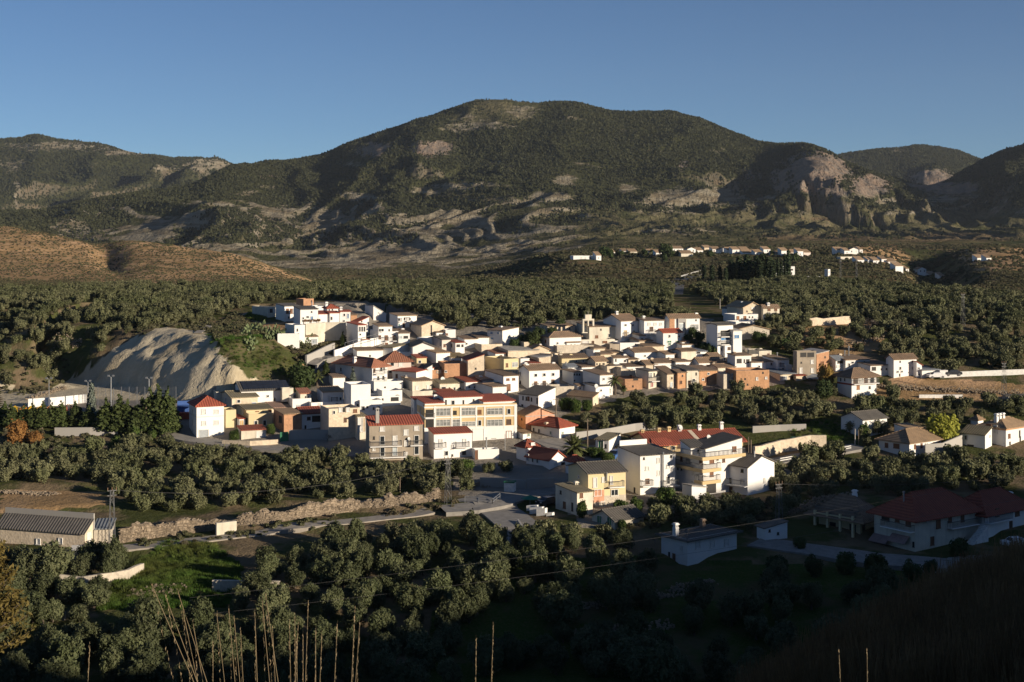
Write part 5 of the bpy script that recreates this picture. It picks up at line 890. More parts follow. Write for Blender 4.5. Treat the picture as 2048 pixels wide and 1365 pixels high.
# the hamlet on the far plateau
_reg[0] = 'M'
HG = 'far white houses on the plateau'
for i, (a, b_, y0, y1, rf, wl, lb) in enumerate([(285,500,255,222,'flat','white','long low white shed at the left end of the far hamlet'), (480,522,258,218,'shed','white','small white gable at the right end of the far long shed'), (600,640,205,190,'shed','white','single tiny white house left of the far hamlet pines'), (702,750,200,182,'shed','white','tiny white house in the gap left of the big far pine'), (760,830,200,186,'shed','cream','low pale house beside the gap left of the big far pine'), (925,985,205,188,'shed','white','small white house left below the big far pine'), (990,1062,225,195,'shed','white','two-level white house at the foot of the big far pine'), (1132,1222,192,160,'shed','white','white house with a dark shadow line right of the big far pine'),
     (1205,1305,230,202,'shed','cream','low cream house below the far hamlet street'), (1258,1328,195,165,'gy','white','small white gabled house in the middle of the far hamlet'), (1340,1392,198,175,'shed','white','tiny white house between two gables in the far hamlet'), (1402,1458,176,152,'shed','tan','tan house topping the far hamlet'), (1470,1540,190,165,'shed','white','white house before the orange earth of the far hamlet'), (1528,1592,200,168,'gy','white','white gabled house right of the centre of the far hamlet'), (1595,1640,205,172,'shed','white','narrow white house beside the two-storey far house'), (1642,1702,207,168,'shed','white','two-storey white house in the far hamlet'), (1715,1785,192,168,'shed','brick','orange house in the far hamlet row'), (1732,1830,212,195,'shed','white','long low white house in front of the far orange house'), (1835,1900,212,192,'shed','white','low white house left of the far white block'), (1908,1966,206,166,'shed','white','white block house behind the cypress tops'), (1985,2050,222,206,'shed','cream','low pale house at the cypress row')]):
    h('hamlet_house', lb, a, b_, y0, y1, d=6, th=18, wall=wl, roof=rf, rc='tan', win=None if b_-a > 55 else [((a+b_)/2, (y0+y1)/2+2, 8, 9, 'k')], group=HG, ch=[((a+b_)/2, y1-13)] if i % 3 == 1 else ())
_reg[0] = 'N'
for i, (a, b_, y0, y1, rf, wl, lb) in enumerate([(92,146,212,168,'shed','white','white two-storey house right of the tallest cypress'), (150,215,208,182,'shed','cream','cream low house behind the tallest cypress'), (222,268,215,172,'shed','white','white house with dark windows at the far bend'), (272,328,214,182,'shed','pink','pink-white house at the far bend'), (532,600,196,162,'shed','white','white house at the left of the far terrace row'), (600,642,196,168,'shed','white','small white house in the far terrace row'), (640,712,192,160,'gy','white','white gable of the far terrace row'), (722,748,184,158,'shed','white','narrow white house at the end of the far terrace row'), (570,705,242,218,'flat','cream','long pale terrace wall house under the far terrace row'), (700,760,260,242,'shed','white','tiny white house on the slope below the far terrace'), (790,830,264,242,'shed','white','tiny cube house on the slope of the far hamlet'), (832,882,268,246,'shed','white','tiny white house with a shadowed door on the far slope'), (900,942,258,236,'shed','white','tiny high white house on the far slope'), (952,1020,272,256,'shed','white','low white pair of rooms on the far slope'), (1012,1074,336,292,'shed','white','white farmhouse with a sloping roof above the ravine'), (1095,1120,334,314,'shed','white','white hut beside the farmhouse above the ravine'), (1192,1260,360,318,'gy','white','white gabled farmhouse beside the ravine'), (1282,1340,376,360,'shed','white','low white outhouse right of the gabled farmhouse'), (1370,1408,390,370,'shed','white','small white hut at the right end above the ravine'), (1672,1735,250,226,'shed','white','white house alone on the far orange hillside'), (1745,1785,248,226,'shed','white','white outhouse on the far orange hillside')]):
    h('hamlet_house', lb, a, b_, y0, y1, d=6, th=18, wall=wl, roof=rf, rc='tan', win=None if b_-a > 55 else [((a+b_)/2, (y0+y1)/2+2, 8, 9, 'k')], group=HG, ch=[((a+b_)/2, y1-12)] if i % 3 == 1 else ())
h('cemetery_chapel', 'white flat building among the cypresses', 48, 200, 372, 296, d=9, th=10, roof='flat', win=[(120,322,140,12,'k'),(170,350,20,20,'k')], cat='building')
h('cemetery_wall', 'long white wall building right of the cypresses', 205, 410, 408, 378, d=5, th=8, roof='flat', win=[], cat='wall')
h('transformer_tower', 'small white transformer tower standing alone in the far olives', 468, 486, 384, 318, xs=440, th=40, roof='flat', win=[(476,340,8,14,'k')], cat='tower')

_reg[0] = 'Z'   # low white walls that close the gaps between the houses
h('white_annexe', 'low white yard building in front of the big hipped grey villa', 748, 806, 786, 764, d=5, th=18, roof='flat', win=[(770,775,3,4,'k')])
h('white_annexe', 'little white shed with a brown roof behind the cream and white loggia house', 666, 690, 778, 756, d=5, th=18, roof='shed', rc='brown', yr=749, win=[])
h('white_annexe', 'long low white wall house above the wide hipped roof', 714, 766, 722, 702, d=5, th=18, roof='shed', rc='tan', yr=696, win=[(740,712,3,3,'k')])
h('white_annexe', 'narrow white annexe left of the blue shuttered house', 954, 978, 694, 676, d=5, th=18, roof='shed', rc='brown', yr=670, win=[])
h('tan_annexe', 'small tan annexe at the edge of the village below the olive wood', 1062, 1086, 696, 676, d=5, th=18, wall='tan', roof='shed', rc='brown', yr=669, win=[])
_reg[0] = 'Z'
# ---------------------------------------------------------------- roads, banks and garden walls
def strip(name, pts, width, mat, lift=.12, kind='structure', kerb=False, n_cross=5):
    P = [ground(u, v) for u, v in pts]; P = [Vector(p) for p in P]; Q = []
    for i in range(len(P)-1):
        m_ = max(2, int((P[i+1]-P[i]).length/1.5))
        for j in range(m_): Q.append(P[i].lerp(P[i+1], j/m_))
    Q.append(P[-1]); k = MB(); rows = []
    for i, q in enumerate(Q):
        d = (Q[min(i+2, len(Q)-1)]-Q[max(i-2, 0)]); d.z = 0; d.normalize(); s = Vector((-d.y, d.x, 0)); w_ = width if not callable(width) else width(i/len(Q))
        row = []
        for j in range(n_cross):
            p = q + s*w_*(j/(n_cross-1)-.5); row.append((p.x, p.y))
        rows.append(row)
    A = np.array(rows); Zs = zt(A[..., 0].ravel(), A[..., 1].ravel()).reshape(A.shape[:2]); zc = Zs.max(1, keepdims=True)*.6+Zs.mean(1, keepdims=True)*.4; Zs = Zs*.3+zc*.7+lift
    V = [(A[i, j, 0], A[i, j, 1], Zs[i, j]) for i in range(len(A)) for j in range(n_cross)]; V += [(x, y, z-1.2) for (x, y, z) in V]
    nq = len(A); k.add(V, [tuple(q) for q in grid_quads(nq, n_cross).tolist()]); off = nq*n_cross
    for i in range(nq-1):
        a, b_ = i*n_cross, (i+1)*n_cross; k.f.append((a, b_, b_+off, a+off)); a += n_cross-1; b_ += n_cross-1; k.f.append((b_, a, a+off, b_+off)); k.m += [0, 0]
    o = k.build(name, mat); return tag(o, kind=kind)
asphalt = plain('asphalt', (.11,.105,.10), .9, 0, .35, 1.5); track = plain('pale_track', (.34,.30,.25), .95, 0, .3, 1.2); pconc = plain('concrete_paving', (.27,.25,.225), .95, 0, .3, .8)
strip('track', [(60,1122),(190,1100),(300,1092),(450,1075),(560,1062),(680,1046),(790,1034),(860,1026)], 3.6, track)
strip('road', [(880,1018),(935,1010),(985,1000),(1060,985),(1130,975)], 9, pconc)
strip('road', [(985,1003),(1010,1030),(1045,1062),(1060,1085)], 7, pconc)
strip('road', [(300,862),(380,880),(440,889),(530,898),(640,905),(720,912)], 4.5, pconc)
strip('road', [(1346,590),(1352,572),(1366,558),(1392,549)], 7, asphalt)
strip('road', [(1540,925),(1600,915),(1680,902),(1720,895)], 5, pconc)
strip('road', [(1090,880),(1130,900),(1180,915),(1250,935)], 6, pconc)
strip('road', [(1510,1085),(1620,1100),(1760,1118),(1900,1128),(2060,1120)], 6.5, pconc)
strip('street', [(610,735),(660,715),(720,697),(762,680),(790,668)], 6, pconc)
strip('path', [(395,668),(418,652),(440,648),(470,640),(520,622)], 2.0, track, n_cross=3)
def wall_thing(name, label, pts, hgt, mat, thick=.35, cat='wall', rough=.0, drop=2.0, cap=None):
    P = [Vector(ground(u, v)) for u, v in pts]; Q = []
    for i in range(len(P)-1):
        m_ = max(1, int((P[i+1]-P[i]).length/2.0))
        for j in range(m_): Q.append(P[i].lerp(P[i+1], j/m_))
    Q.append(P[-1]); k = MB(); V = []; zz = [float(zt(q.x, q.y)) for q in Q]
    sm = np.convolve(np.pad(zz, 3, mode='edge'), np.ones(7)/7, 'valid') if len(zz) > 1 else zz
    for i, q in enumerate(Q):
        d = (Q[min(i+1, len(Q)-1)]-Q[max(i-1, 0)]); d.z = 0; d.normalize(); s = Vector((-d.y, d.x, 0))*thick/2; hh = hgt + (rough*random.uniform(-1, 1))
        for (a, z) in ((-1, sm[i]-drop), (-1, sm[i]+hh), (1, sm[i]+hh), (1, sm[i]-drop)): V.append((q.x+s.x*a, q.y+s.y*a, z))
    f = []; n = len(Q)
    for i in range(n-1):
        for j in range(3): f.append((i*4+j, i*4+j+1, (i+1)*4+j+1, (i+1)*4+j))
    f += [(0,3,2,1), ((n-1)*4, (n-1)*4+1, (n-1)*4+2, (n-1)*4+3)]; k.add(V, f); o = k.build(name, mat); tag(o, label, cat); return o, Q, sm
wall_thing('retaining_wall', 'long cream retaining wall under the white hilltop houses', [(610,683),(650,682),(692,679)], 4.6, wall_mat('cream'), .5)
wall_thing('retaining_wall', 'white ramp wall with a railing climbing to the hilltop street', [(668,722),(700,708),(740,695),(765,688)], 2.2, wall_mat('white'), .4)
wall_thing('retaining_wall', 'grey sloping concrete ramp wall beside the orange cut bank', [(612,738),(640,722),(668,706)], 2.8, wall_mat('concrete'), .5)
wall_thing('yard_wall', 'low pale yard wall right of the green gate by the olives', [(578,880),(620,879),(656,880)], 2.0, wall_mat('concrete'), .3)
wall_thing('yard_wall', 'tan stone kerb wall under the yellow house', [(445,890),(500,894),(556,888)], 1.0, wall_mat('tan'), .4)
wall_thing('gate', 'bright green sheet metal gate in the pale yard wall', [(560,884),(577,882)], 1.9, SHUT['n'], .12, 'gate')
wall_thing('tank_wall', 'long low concrete wall in front of the dark pines at the left', [(110,872),(180,872),(236,870)], 1.7, wall_mat('concrete'), .5)
wall_thing('court_wall', 'white wall along the sports court below the clay bluff', [(56,816),(110,812),(172,806)], 1.9, white_paint, .3)
wall_thing('field_wall', 'long pale field wall right of the bungalow', [(1152,882),(1220,872),(1270,862),(1310,858)], 1.6, wall_mat('concrete'), .4)
wall_thing('field_wall', 'pale wall along the green field among the right-hand olives', [(1505,866),(1560,862),(1612,860)], 1.3, wall_mat('concrete'), .4)
wall_thing('retaining_wall', 'orange-tan retaining wall along the road at the right', [(1508,920),(1560,905),(1620,895),(1652,893)], 2.4, wall_mat('tan'), .6, rough=.15)
wall_thing('roadside_wall', 'long white parapet of the road at the far right', [(1880,756),(1960,752),(2060,748)], 1.2, white_paint, .4)
wall_thing('yard_wall', 'curved pale wall of the villa with the roof tower', [(1850,915),(1885,912),(1923,892)], 2.4, wall_mat('concrete'), .35)
wall_thing('terrace_wall', 'orange stone terrace wall in the olives above the villa end', [(1618,652),(1660,650),(1700,648)], 1.9, wall_mat('tan'), .6, rough=.25)
wall_thing('terrace_wall', 'thin white kerb on the red bank at the right', [(1838,796),(1880,796),(1925,796)], .7, white_paint, .4)
wall_thing('yard_wall', 'unplastered block wall beside the big green container', [(1054,980),(1080,978),(1108,977)], 1.9, wall_mat('concrete'), .3)
wall_thing('yard_wall', 'pale block wall behind the green container', [(960,972),(1000,975),(1052,979)], 1.6, wall_mat('concrete'), .3)
wall_thing('garden_wall', 'curved kerb wall round the little garden by the plaza', [(1036,1045),(1046,1062),(1075,1072),(1105,1072)], .7, wall_mat('concrete'), .3)
wall_thing('terrace_wall', 'grey terrace wall among the trees under the green field', [(425,1182),(480,1180),(560,1182)], 1.3, wall_mat('stone'), .5, rough=.2)
wall_thing('terrace_wall', 'crumbling pale wall left of the green field', [(120,1168),(200,1168),(255,1160),(285,1142)], 1.2, wall_mat('stone'), .5, rough=.25)
wall_thing('terrace_wall', 'short pale wall stub beside the farm track', [(185,1212),(207,1200)], .9, wall_mat('tan'), .5, rough=.2)
wall_thing('terrace_wall', 'pale tank wall set in the rubble bank', [(432,1072),(472,1067)], 2.0, wall_mat('cream'), .6)
wall_thing('terrace_wall', 'low grey tank wall at the lower left under the trees', [(75,1238),(130,1240)], 1.2, wall_mat('concrete'), .5)
# rubble bank above the farm track: ragged bank face with loose stones
bank = MB(); BP = [(236,1088),(330,1074),(430,1062),(540,1048),(660,1030),(780,1015),(880,1002)]; Bq = []
for i in range(len(BP)-1):
    for j in range(48): Bq.append((BP[i][0]+(BP[i+1][0]-BP[i][0])*j/48, BP[i][1]+(BP[i+1][1]-BP[i][1])*j/48))
rows = []
for i, (u, v) in enumerate(Bq):
    X, Y, Z = ground(u, v); hgt = 2.0 + .55*float(fbm(i*.09, 3.3, 3)) + .3*math.sin(i*.11) + .3*math.sin(i*.04+1)
    rows.append([(X + .12*random.uniform(-1,1), Y + s*1.9 + .16*random.uniform(-1,1), Z - .4 + hgt*min(1, s*1.25) + .10*random.uniform(-1,1)) for s in (0,.12,.25,.38,.5,.62,.75,.88,1.0,1.6,3.2)])
for r_ in rows: r_[-1] = (r_[-1][0], r_[-1][1], r_[-1][2]-1.6)
bank.add([p for r_ in rows for p in r_], [tuple(q) for q in grid_quads(len(rows), 11).tolist()])
rub = plain('rubble_stone', (.33,.26,.185), .95, 0, .5, 1.6); tag(bank.build('earth_bank', rub), kind='structure')
st = MB()
for i in range(4200):
    r_ = random.choice(rows); a, b_ = sorted(random.sample(range(0, 10), 2)); p = r_[a]; s = random.uniform(.06, .15)
    bx_ = [(random.uniform(.6,1)*sx_*s, random.uniform(.6,1)*sy_*s, random.uniform(.6,1)*sz_*s*.8) for sz_ in (-1,1) for sy_ in (-1,1) for sx_ in (-1,1)]
    st.add([(p[0]+q[0]+random.uniform(-.4,.4), p[1]+q[1], p[2]+q[2]) for q in bx_], [(0,2,3,1),(4,5,7,6),(0,1,5,4),(2,6,7,3),(0,4,6,2),(1,3,7,5)])
tag(st.build('loose_stones', rub), kind='stuff')
# ruined dry-stone lines on the shaded terraces and small rocky cuts in the groves
st = MB()
for P_, dens, hh in (([(1090,1222),(1250,1205),(1340,1190),(1420,1165)], 260, .6), ([(1130,1275),(1230,1262),(1340,1250)], 160, .5), ([(370,948),(430,945)], 120, 1.0), ([(930,978),(1010,962)], 80, .6), ([(1560,1030),(1620,1015),(1700,995)], 340, 1.6), ([(1700,690),(1760,680),(1850,650),(2040,630)], 300, 1.2),
                     ([(130,680),(160,690),(100,700)], 150, 1.5), ([(60,800),(130,775)], 140, 1.2), ([(1740,775),(1830,780),(2040,790)], 500, 1.8), ([(830,580),(1000,585)], 120, 1.0), ([(1560,610),(1760,600)], 140, 1.2), ([(300,590),(480,600)], 120, 1.5), ([(270,1190),(360,1180)], 160, .5), ([(0,985),(110,990)], 160, .6)):
    Q = [ground(*a) for a in P_]
    for i in range(int(dens*1.6)):
        t_ = random.random()*(len(Q)-1); j = int(t_); q = [Q[j][n]+(Q[j+1][n]-Q[j][n])*(t_-j) for n in range(3)]; x, y = q[0]+random.uniform(-1,1), q[1]+random.uniform(-1.2,1.2); z = float(zt(x, y))+random.random()*hh*.5; s = random.uniform(.08,.2)
        bx_ = [(random.uniform(.5,1)*sx_*s, random.uniform(.5,1)*sy_*s, random.uniform(.5,1)*sz_*s) for sz_ in (-1,1) for sy_ in (-1,1) for sx_ in (-1,1)]
        st.add([(x+e[0], y+e[1], z+e[2]) for e in bx_], [(0,2,3,1),(4,5,7,6),(0,1,5,4),(2,6,7,3),(0,4,6,2),(1,3,7,5)])
tag(st.build('terrace_stones', rub), kind='stuff')
# ---------------------------------------------------------------- olive groves
OL = []
for s in range(7):
    rr = random.Random(s+40); lb = lobes_round(s+3, 6+s % 3, 2.2, 3.1, .9, .40, .60); r9 = np.random.default_rng(s+600); lb += [(2.0*math.sqrt(q2)*math.cos(a2), 2.0*math.sqrt(q2)*math.sin(a2), 2.0+1.75*(1-q2)+.4*e2, .42+.25*e2, .42+.25*e2, .6+.35*e2) for q2, a2, e2 in zip(r9.random(13), r9.random(13)*6.28, r9.random(13))]; OL.append(quads_mesh('olive_crown', *crown_np(s+11, lb, 3600, .115, .58), [olive_leaf]))
OLT = [trunk_mb(2.2, .24, s, 3, .9).mesh('olive_trunk', bark) for s in range(3)]
OLF = []
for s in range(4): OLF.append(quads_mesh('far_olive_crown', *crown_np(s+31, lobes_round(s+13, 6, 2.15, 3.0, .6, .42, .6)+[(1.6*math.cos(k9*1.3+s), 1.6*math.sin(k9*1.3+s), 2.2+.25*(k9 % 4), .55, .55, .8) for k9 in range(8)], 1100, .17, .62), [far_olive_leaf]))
GROVES = [('in the sunlit grove below the stone bank and the farm track', [(215,1132),(300,1150),(490,1118),(700,1092),(860,1068),(960,1075),(1100,1085),(1250,1085),(1300,1120),(1100,1150),(960,1250),(830,1400),(-60,1400),(-60,1250),(-60,1132)]),
          ('on the terraces between the village edge and the stone bank', [(-60,905),(60,905),(330,900),(420,912),(720,925),(740,935),(860,940),(1040,945),(1050,968),(920,985),(640,1000),(240,1034),(225,975),(-60,975)]),
          ('in the grove between the yellow row house and the old village', [(1125,845),(1200,826),(1290,806),(1400,790),(1480,788),(1570,794),(1680,815),(1690,845),(1500,862),(1310,858),(1180,868),(1135,845)]),
          ('in the grove around the villa with the roof tower', [(1500,1000),(1530,962),(1620,918),(1680,915),(1760,925),(1850,925),(1930,905),(2060,905),(2060,985),(1800,995),(1690,990),(1590,1015)]),
          ('beside the tall white house and the cream house', [(1255,1005),(1330,1000),(1430,1015),(1560,1020),(1600,1008),(1560,1062),(1330,1062),(1290,1045)]),
          ('in the shady grove under the red bank at the right', [(1560,795),(1680,790),(1780,770),(1900,775),(2060,800),(2060,832),(1900,850),(1700,840)]),
          ('in the shady grove under the red bank at the right', [(1690,832),(1880,832),(1862,850),(1770,868),(1745,905),(1700,900)]),
          ('standing in the shade of the hill at the lower right', [(1120,1140),(1480,1140),(1640,1160),(1900,1170),(2060,1180),(2060,1380),(860,1380),(960,1250)])]
FARP = [[(-60,588),(250,576),(560,578),(640,585),(560,602),(480,615),(400,652),(300,650),(215,700),(130,760),(40,775),(-60,760)], [(560,574),(1060,570),(1345,578),(1345,625),(1430,640),(1180,640),(1050,660),(1000,690),(960,672),(880,655),(840,632),(700,603),(600,600)],
        [(1375,580),(1600,562),(1700,570),(2060,600),(2060,745),(1890,748),(1700,705),(1575,705),(1545,650),(1545,612),(1440,612)], [(1490,660),(1560,645),(1600,712),(1560,708)]]
HOLES = [[(228,1165),(325,1092),(430,1098),(500,1135),(450,1262),(185,1262)],[(230,1050),(500,1050),(500,1105),(230,1150)], [(1575,850),(1690,838),(1715,880),(1605,885)], [(1668,770),(1765,770),(1765,818),(1668,818)],[(1745,895),(1900,895),(1900,925),(1745,925)],[(1910,900),(2060,900),(2060,925),(1910,925)],[(1790,752),(2060,760),(2060,812),(1800,812)],[(1255,985),(1560,985),(1560,1018),(1255,1018)],[(1620,645),(1705,645),(1705,668),(1620,668)], [(-20,1030),(235,1030),(235,1118),(-20,1118)], [(950,950),(1110,950),(1110,1090),(930,1000)], [(1040,1040),(1120,1040),(1120,1080),(1040,1080)], [(1600,1080),(2060,1080),(2060,1190),(1600,1180)], [(1300,1060),(1500,1060),(1500,1225),(1300,1225)], [(880,680),(1010,655),(1010,690),(880,690)]]
rs = np.random.default_rng(5); cand = []
y = 163.0
while y < 1010:
    sp_ = 3.95 + (y > 420)*.3; n = int((2*.42*y)/sp_); xs_ = -.42*y + (np.arange(n)+rs.random())*sp_ + rs.normal(0, .95, n); yy = y + rs.normal(0, 1.0, n); cand.append(np.stack([xs_, yy], 1)); y += sp_*.95
cand = np.concatenate(cand); cz = zt(cand[:,0], cand[:,1]); cu, cv = uv(cand[:,0], cand[:,1], cz)
hole = np.zeros(len(cand), bool)
for q in HOLES: hole |= in_poly(cu, cv, q)
for q in FOOT[:0]: pass
hole |= in_poly(cu, cv, G_CLAY[0]) | in_poly(cu, cv, [(395,640),(560,640),(700,700),(560,790),(420,720)])
keepn = fbm(cand[:,0]/25, cand[:,1]/25, 2)
near_tr, far_tr = [], []
for i in range(len(cand)):
    if hole[i] or not (-40 < cu[i] < 2090): continue
    g = None
    for gi, (lb, P) in enumerate(GROVES):
        if in_poly(cu[i], cv[i], P): g = gi; break
    if g is not None:
        if 'shade of' in GROVES[g][0] and (rs.random() < .40): continue
        if rs.random() < .05: continue
        near_tr.append((cand[i,1], i, g)); continue
    for P in FARP:
        if in_poly(cu[i], cv[i], P):
            if rs.random() < (.03 if keepn[i] < .35 else .5): break
            far_tr.append(i); break
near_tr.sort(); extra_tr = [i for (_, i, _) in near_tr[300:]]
def tree_obj(name, crown, trunk, loc, sc_, rz, label, group, cat='tree'):
    o = empty(name, loc, rz); o.scale = sc_; tag(o, label, cat, group)
    if trunk: link('trunk', trunk, o)
    link('crown', crown, o); return o
for j, (_, i, g) in enumerate(near_tr[:300]):
    s = rs.uniform(.46, 1.04); tree_obj('olive_tree', OL[rs.integers(7)], OLT[j % 3], (cand[i,0], cand[i,1], cz[i]), (s*rs.uniform(.8,1.25), s*rs.uniform(.8,1.25), s*rs.uniform(.8,1.25)), rs.uniform(0, 6.28), 'grey-green olive tree ' + GROVES[g][0], 'olive trees ' + GROVES[g][0])
# scattered copies: one object that carries the points, its crowns set out by geometry nodes
def scatter(name, pts, scl, rot, meshes, label=None):
    col_ = bpy.data.collections.new(name + '_sources')
    for i, me in enumerate(meshes): col_.objects.link(bpy.data.objects.new('source_crown', me))
    me = bpy.data.meshes.new(name); P = np.asarray(pts, np.float32); me.vertices.add(len(P)); me.vertices.foreach_set('co', P.ravel())
    a = me.attributes.new('scl', 'FLOAT_VECTOR', 'POINT'); a.data.foreach_set('vector', np.asarray(scl, np.float32).ravel())
    a = me.attributes.new('rot', 'FLOAT_VECTOR', 'POINT'); a.data.foreach_set('vector', np.asarray(rot, np.float32).ravel())
    o = link(name, me); g = bpy.data.node_groups.new(name, 'GeometryNodeTree'); g.interface.new_socket('Geometry', in_out='INPUT', socket_type='NodeSocketGeometry'); g.interface.new_socket('Geometry', in_out='OUTPUT', socket_type='NodeSocketGeometry')
    gi, go = g.nodes.new('NodeGroupInput'), g.nodes.new('NodeGroupOutput'); ip = g.nodes.new('GeometryNodeInstanceOnPoints'); ci = g.nodes.new('GeometryNodeCollectionInfo'); ci.inputs['Collection'].default_value = col_; ci.inputs['Separate Children'].default_value = True; ci.inputs['Reset Children'].default_value = True
    def at_(n):
        q = g.nodes.new('GeometryNodeInputNamedAttribute'); q.data_type = 'FLOAT_VECTOR'; q.inputs['Name'].default_value = n; return q.outputs[0]
    ip.inputs['Pick Instance'].default_value = True; ri = g.nodes.new('FunctionNodeRandomValue'); ri.data_type = 'INT'
    for s_ in ri.inputs:
        if s_.type == 'INT' and s_.name == 'Max': s_.default_value = len(meshes)-1
        if s_.type == 'INT' and s_.name == 'Min': s_.default_value = 0
    g.links.new(gi.outputs[0], ip.inputs['Points']); g.links.new(ci.outputs[0], ip.inputs['Instance']); g.links.new([s_ for s_ in ri.outputs if s_.type == 'INT'][0], ip.inputs['Instance Index'])
    e2 = g.nodes.new('FunctionNodeEulerToRotation'); g.links.new(at_('rot'), e2.inputs[0]); g.links.new(e2.outputs[0], ip.inputs['Rotation']); g.links.new(at_('scl'), ip.inputs['Scale']); g.links.new(ip.outputs[0], go.inputs[0])
    md = o.modifiers.new('scatter', 'NODES'); md.node_group = g; return tag(o, kind='stuff')
def sca(n, lo, hi, r=rs, zlo=.85, zhi=1.15):
    s = r.uniform(lo, hi, n); return np.stack([s*r.uniform(.9,1.12,n), s*r.uniform(.9,1.12,n), s*r.uniform(zlo,zhi,n)], 1)
def rotz(n, r=rs): return np.stack([np.zeros(n), np.zeros(n), r.uniform(0, 6.28, n)], 1)
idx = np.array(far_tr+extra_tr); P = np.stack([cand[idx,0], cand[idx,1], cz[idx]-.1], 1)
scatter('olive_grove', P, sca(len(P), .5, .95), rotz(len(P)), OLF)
# ---------------------------------------------------------------- scrub, grass and far woods
SB = [quads_mesh('scrub_bush', *crown_np(s+51, lobes_round(s+23, 4, .8, .9, .0, .6, .7), 90, .22, .8), [scrub_leaf]) for s in range(4)]
SP = [[(-200,448),(0,450),(260,484),(460,508),(660,578),(560,582),(250,590),(0,592),(-200,592)], [(560,545),(620,530),(900,515),(1130,488),(1800,488),(2060,490),(2060,600),(1700,570),(1340,575),(1060,570),(640,580)], [(-40,640),(140,620),(300,655),(240,690),(150,760),(60,800),(-40,770)], [(420,660),(470,625),(560,680),(690,690),(640,730),(580,760),(480,775),(420,700)],
      [(250,1085),(700,1030),(900,1000),(930,1015),(600,1065),(300,1100)], [(1560,600),(2060,600),(2060,810),(1560,800)], [(130,612),(430,618),(430,668),(250,690),(140,700)], [(300,895),(480,900),(740,925),(720,940),(300,925)], [(1180,1060),(1560,1055),(1600,1000),(1500,1000),(1250,1040)], [(-40,860),(120,850),(330,880),(330,910),(-40,910)]]
SN = [24000, 17000, 700, 1500, 300, 900, 900, 260, 160, 220]
pts = []
for P_, n_ in zip(SP, SN):
    u0, u1, v0, v1 = min(p[0] for p in P_), max(p[0] for p in P_), min(p[1] for p in P_), max(p[1] for p in P_); Ya = 250 if v1 > 700 and v0 > 560 else 330; Yb = 1500
    m_ = n_*9; uu = rs.uniform(u0, u1, m_); lo_, hi_ = (Ya, 480) if v0 > 600 else (450, 1780)
    if v0 > 840: lo_, hi_ = 215, 320
    if v0 > 1000: lo_, hi_ = 215, 270
    yy = np.sqrt(rs.uniform(lo_**2, hi_**2, m_)) if hi_ < 600 else np.exp(rs.uniform(np.log(lo_), np.log(hi_), m_))
    xx = (uu-UC)/F*yy; zz = zt(xx, yy); vv = VH-F*zz/yy; ok = in_poly(uu, vv, P_) & (fbm(xx/30, yy/60, 3) > (-.75 if v0 < 480 else -.35))
    if v0 > 600: ok &= ~in_poly(uu, vv, G_CLAY[0])
    q = np.stack([xx, yy, zz], 1)[ok][:n_]; pts.append(q)
pts = np.concatenate(pts); far_s = (np.clip(pts[:,1]/700, .7, 1.7)*np.where(in_poly(UC+F*pts[:,0]/pts[:,1], VH-F*pts[:,2]/pts[:,1], SP[0]), .55, 1))[:, None]
scatter('scrub', pts, sca(len(pts), .4, 1.1)*far_s, rotz(len(pts)), SB)
# grass tufts on the green field and the mound
gt = MB()
for s in range(26):
    a = random.uniform(0, 6.28); r_ = random.uniform(0, .35); x, y_ = r_*math.cos(a), r_*math.sin(a); h_ = random.uniform(.18, .4); gt.add([(x-.03,y_,0),(x+.03,y_,0),(x+random.uniform(-.15,.15),y_+random.uniform(-.15,.15),h_)], [(0,1,2)])
gmat = leaf_mat('meadow_grass', (.045,.11,.012), (.085,.15,.025), (.11,.12,.03), .3); GT = [gt.mesh('grass_tuft', gmat)]
gp = []
for q in G_GRASS[:3]+G_GRASS[5:]:
    us_ = [p_[0] for p_ in q]; vs_ = [p_[1] for p_ in q]; n_ = 2600 if q is G_GRASS[0] else 900
    for (Ya, Yb) in ((190, 420),):
        uu = rs.uniform(min(us_), max(us_), n_*12); yy = rs.uniform(Ya, Yb, n_*12); xx = (uu-UC)/F*yy; zz = zt(xx, yy); vv = VH-F*zz/yy; ok = in_poly(uu, vv, q); gp.append(np.stack([xx, yy, zz], 1)[ok][:n_])
gp = np.concatenate(gp); scatter('grass', gp, sca(len(gp), .7, 1.8), rotz(len(gp)), GT)
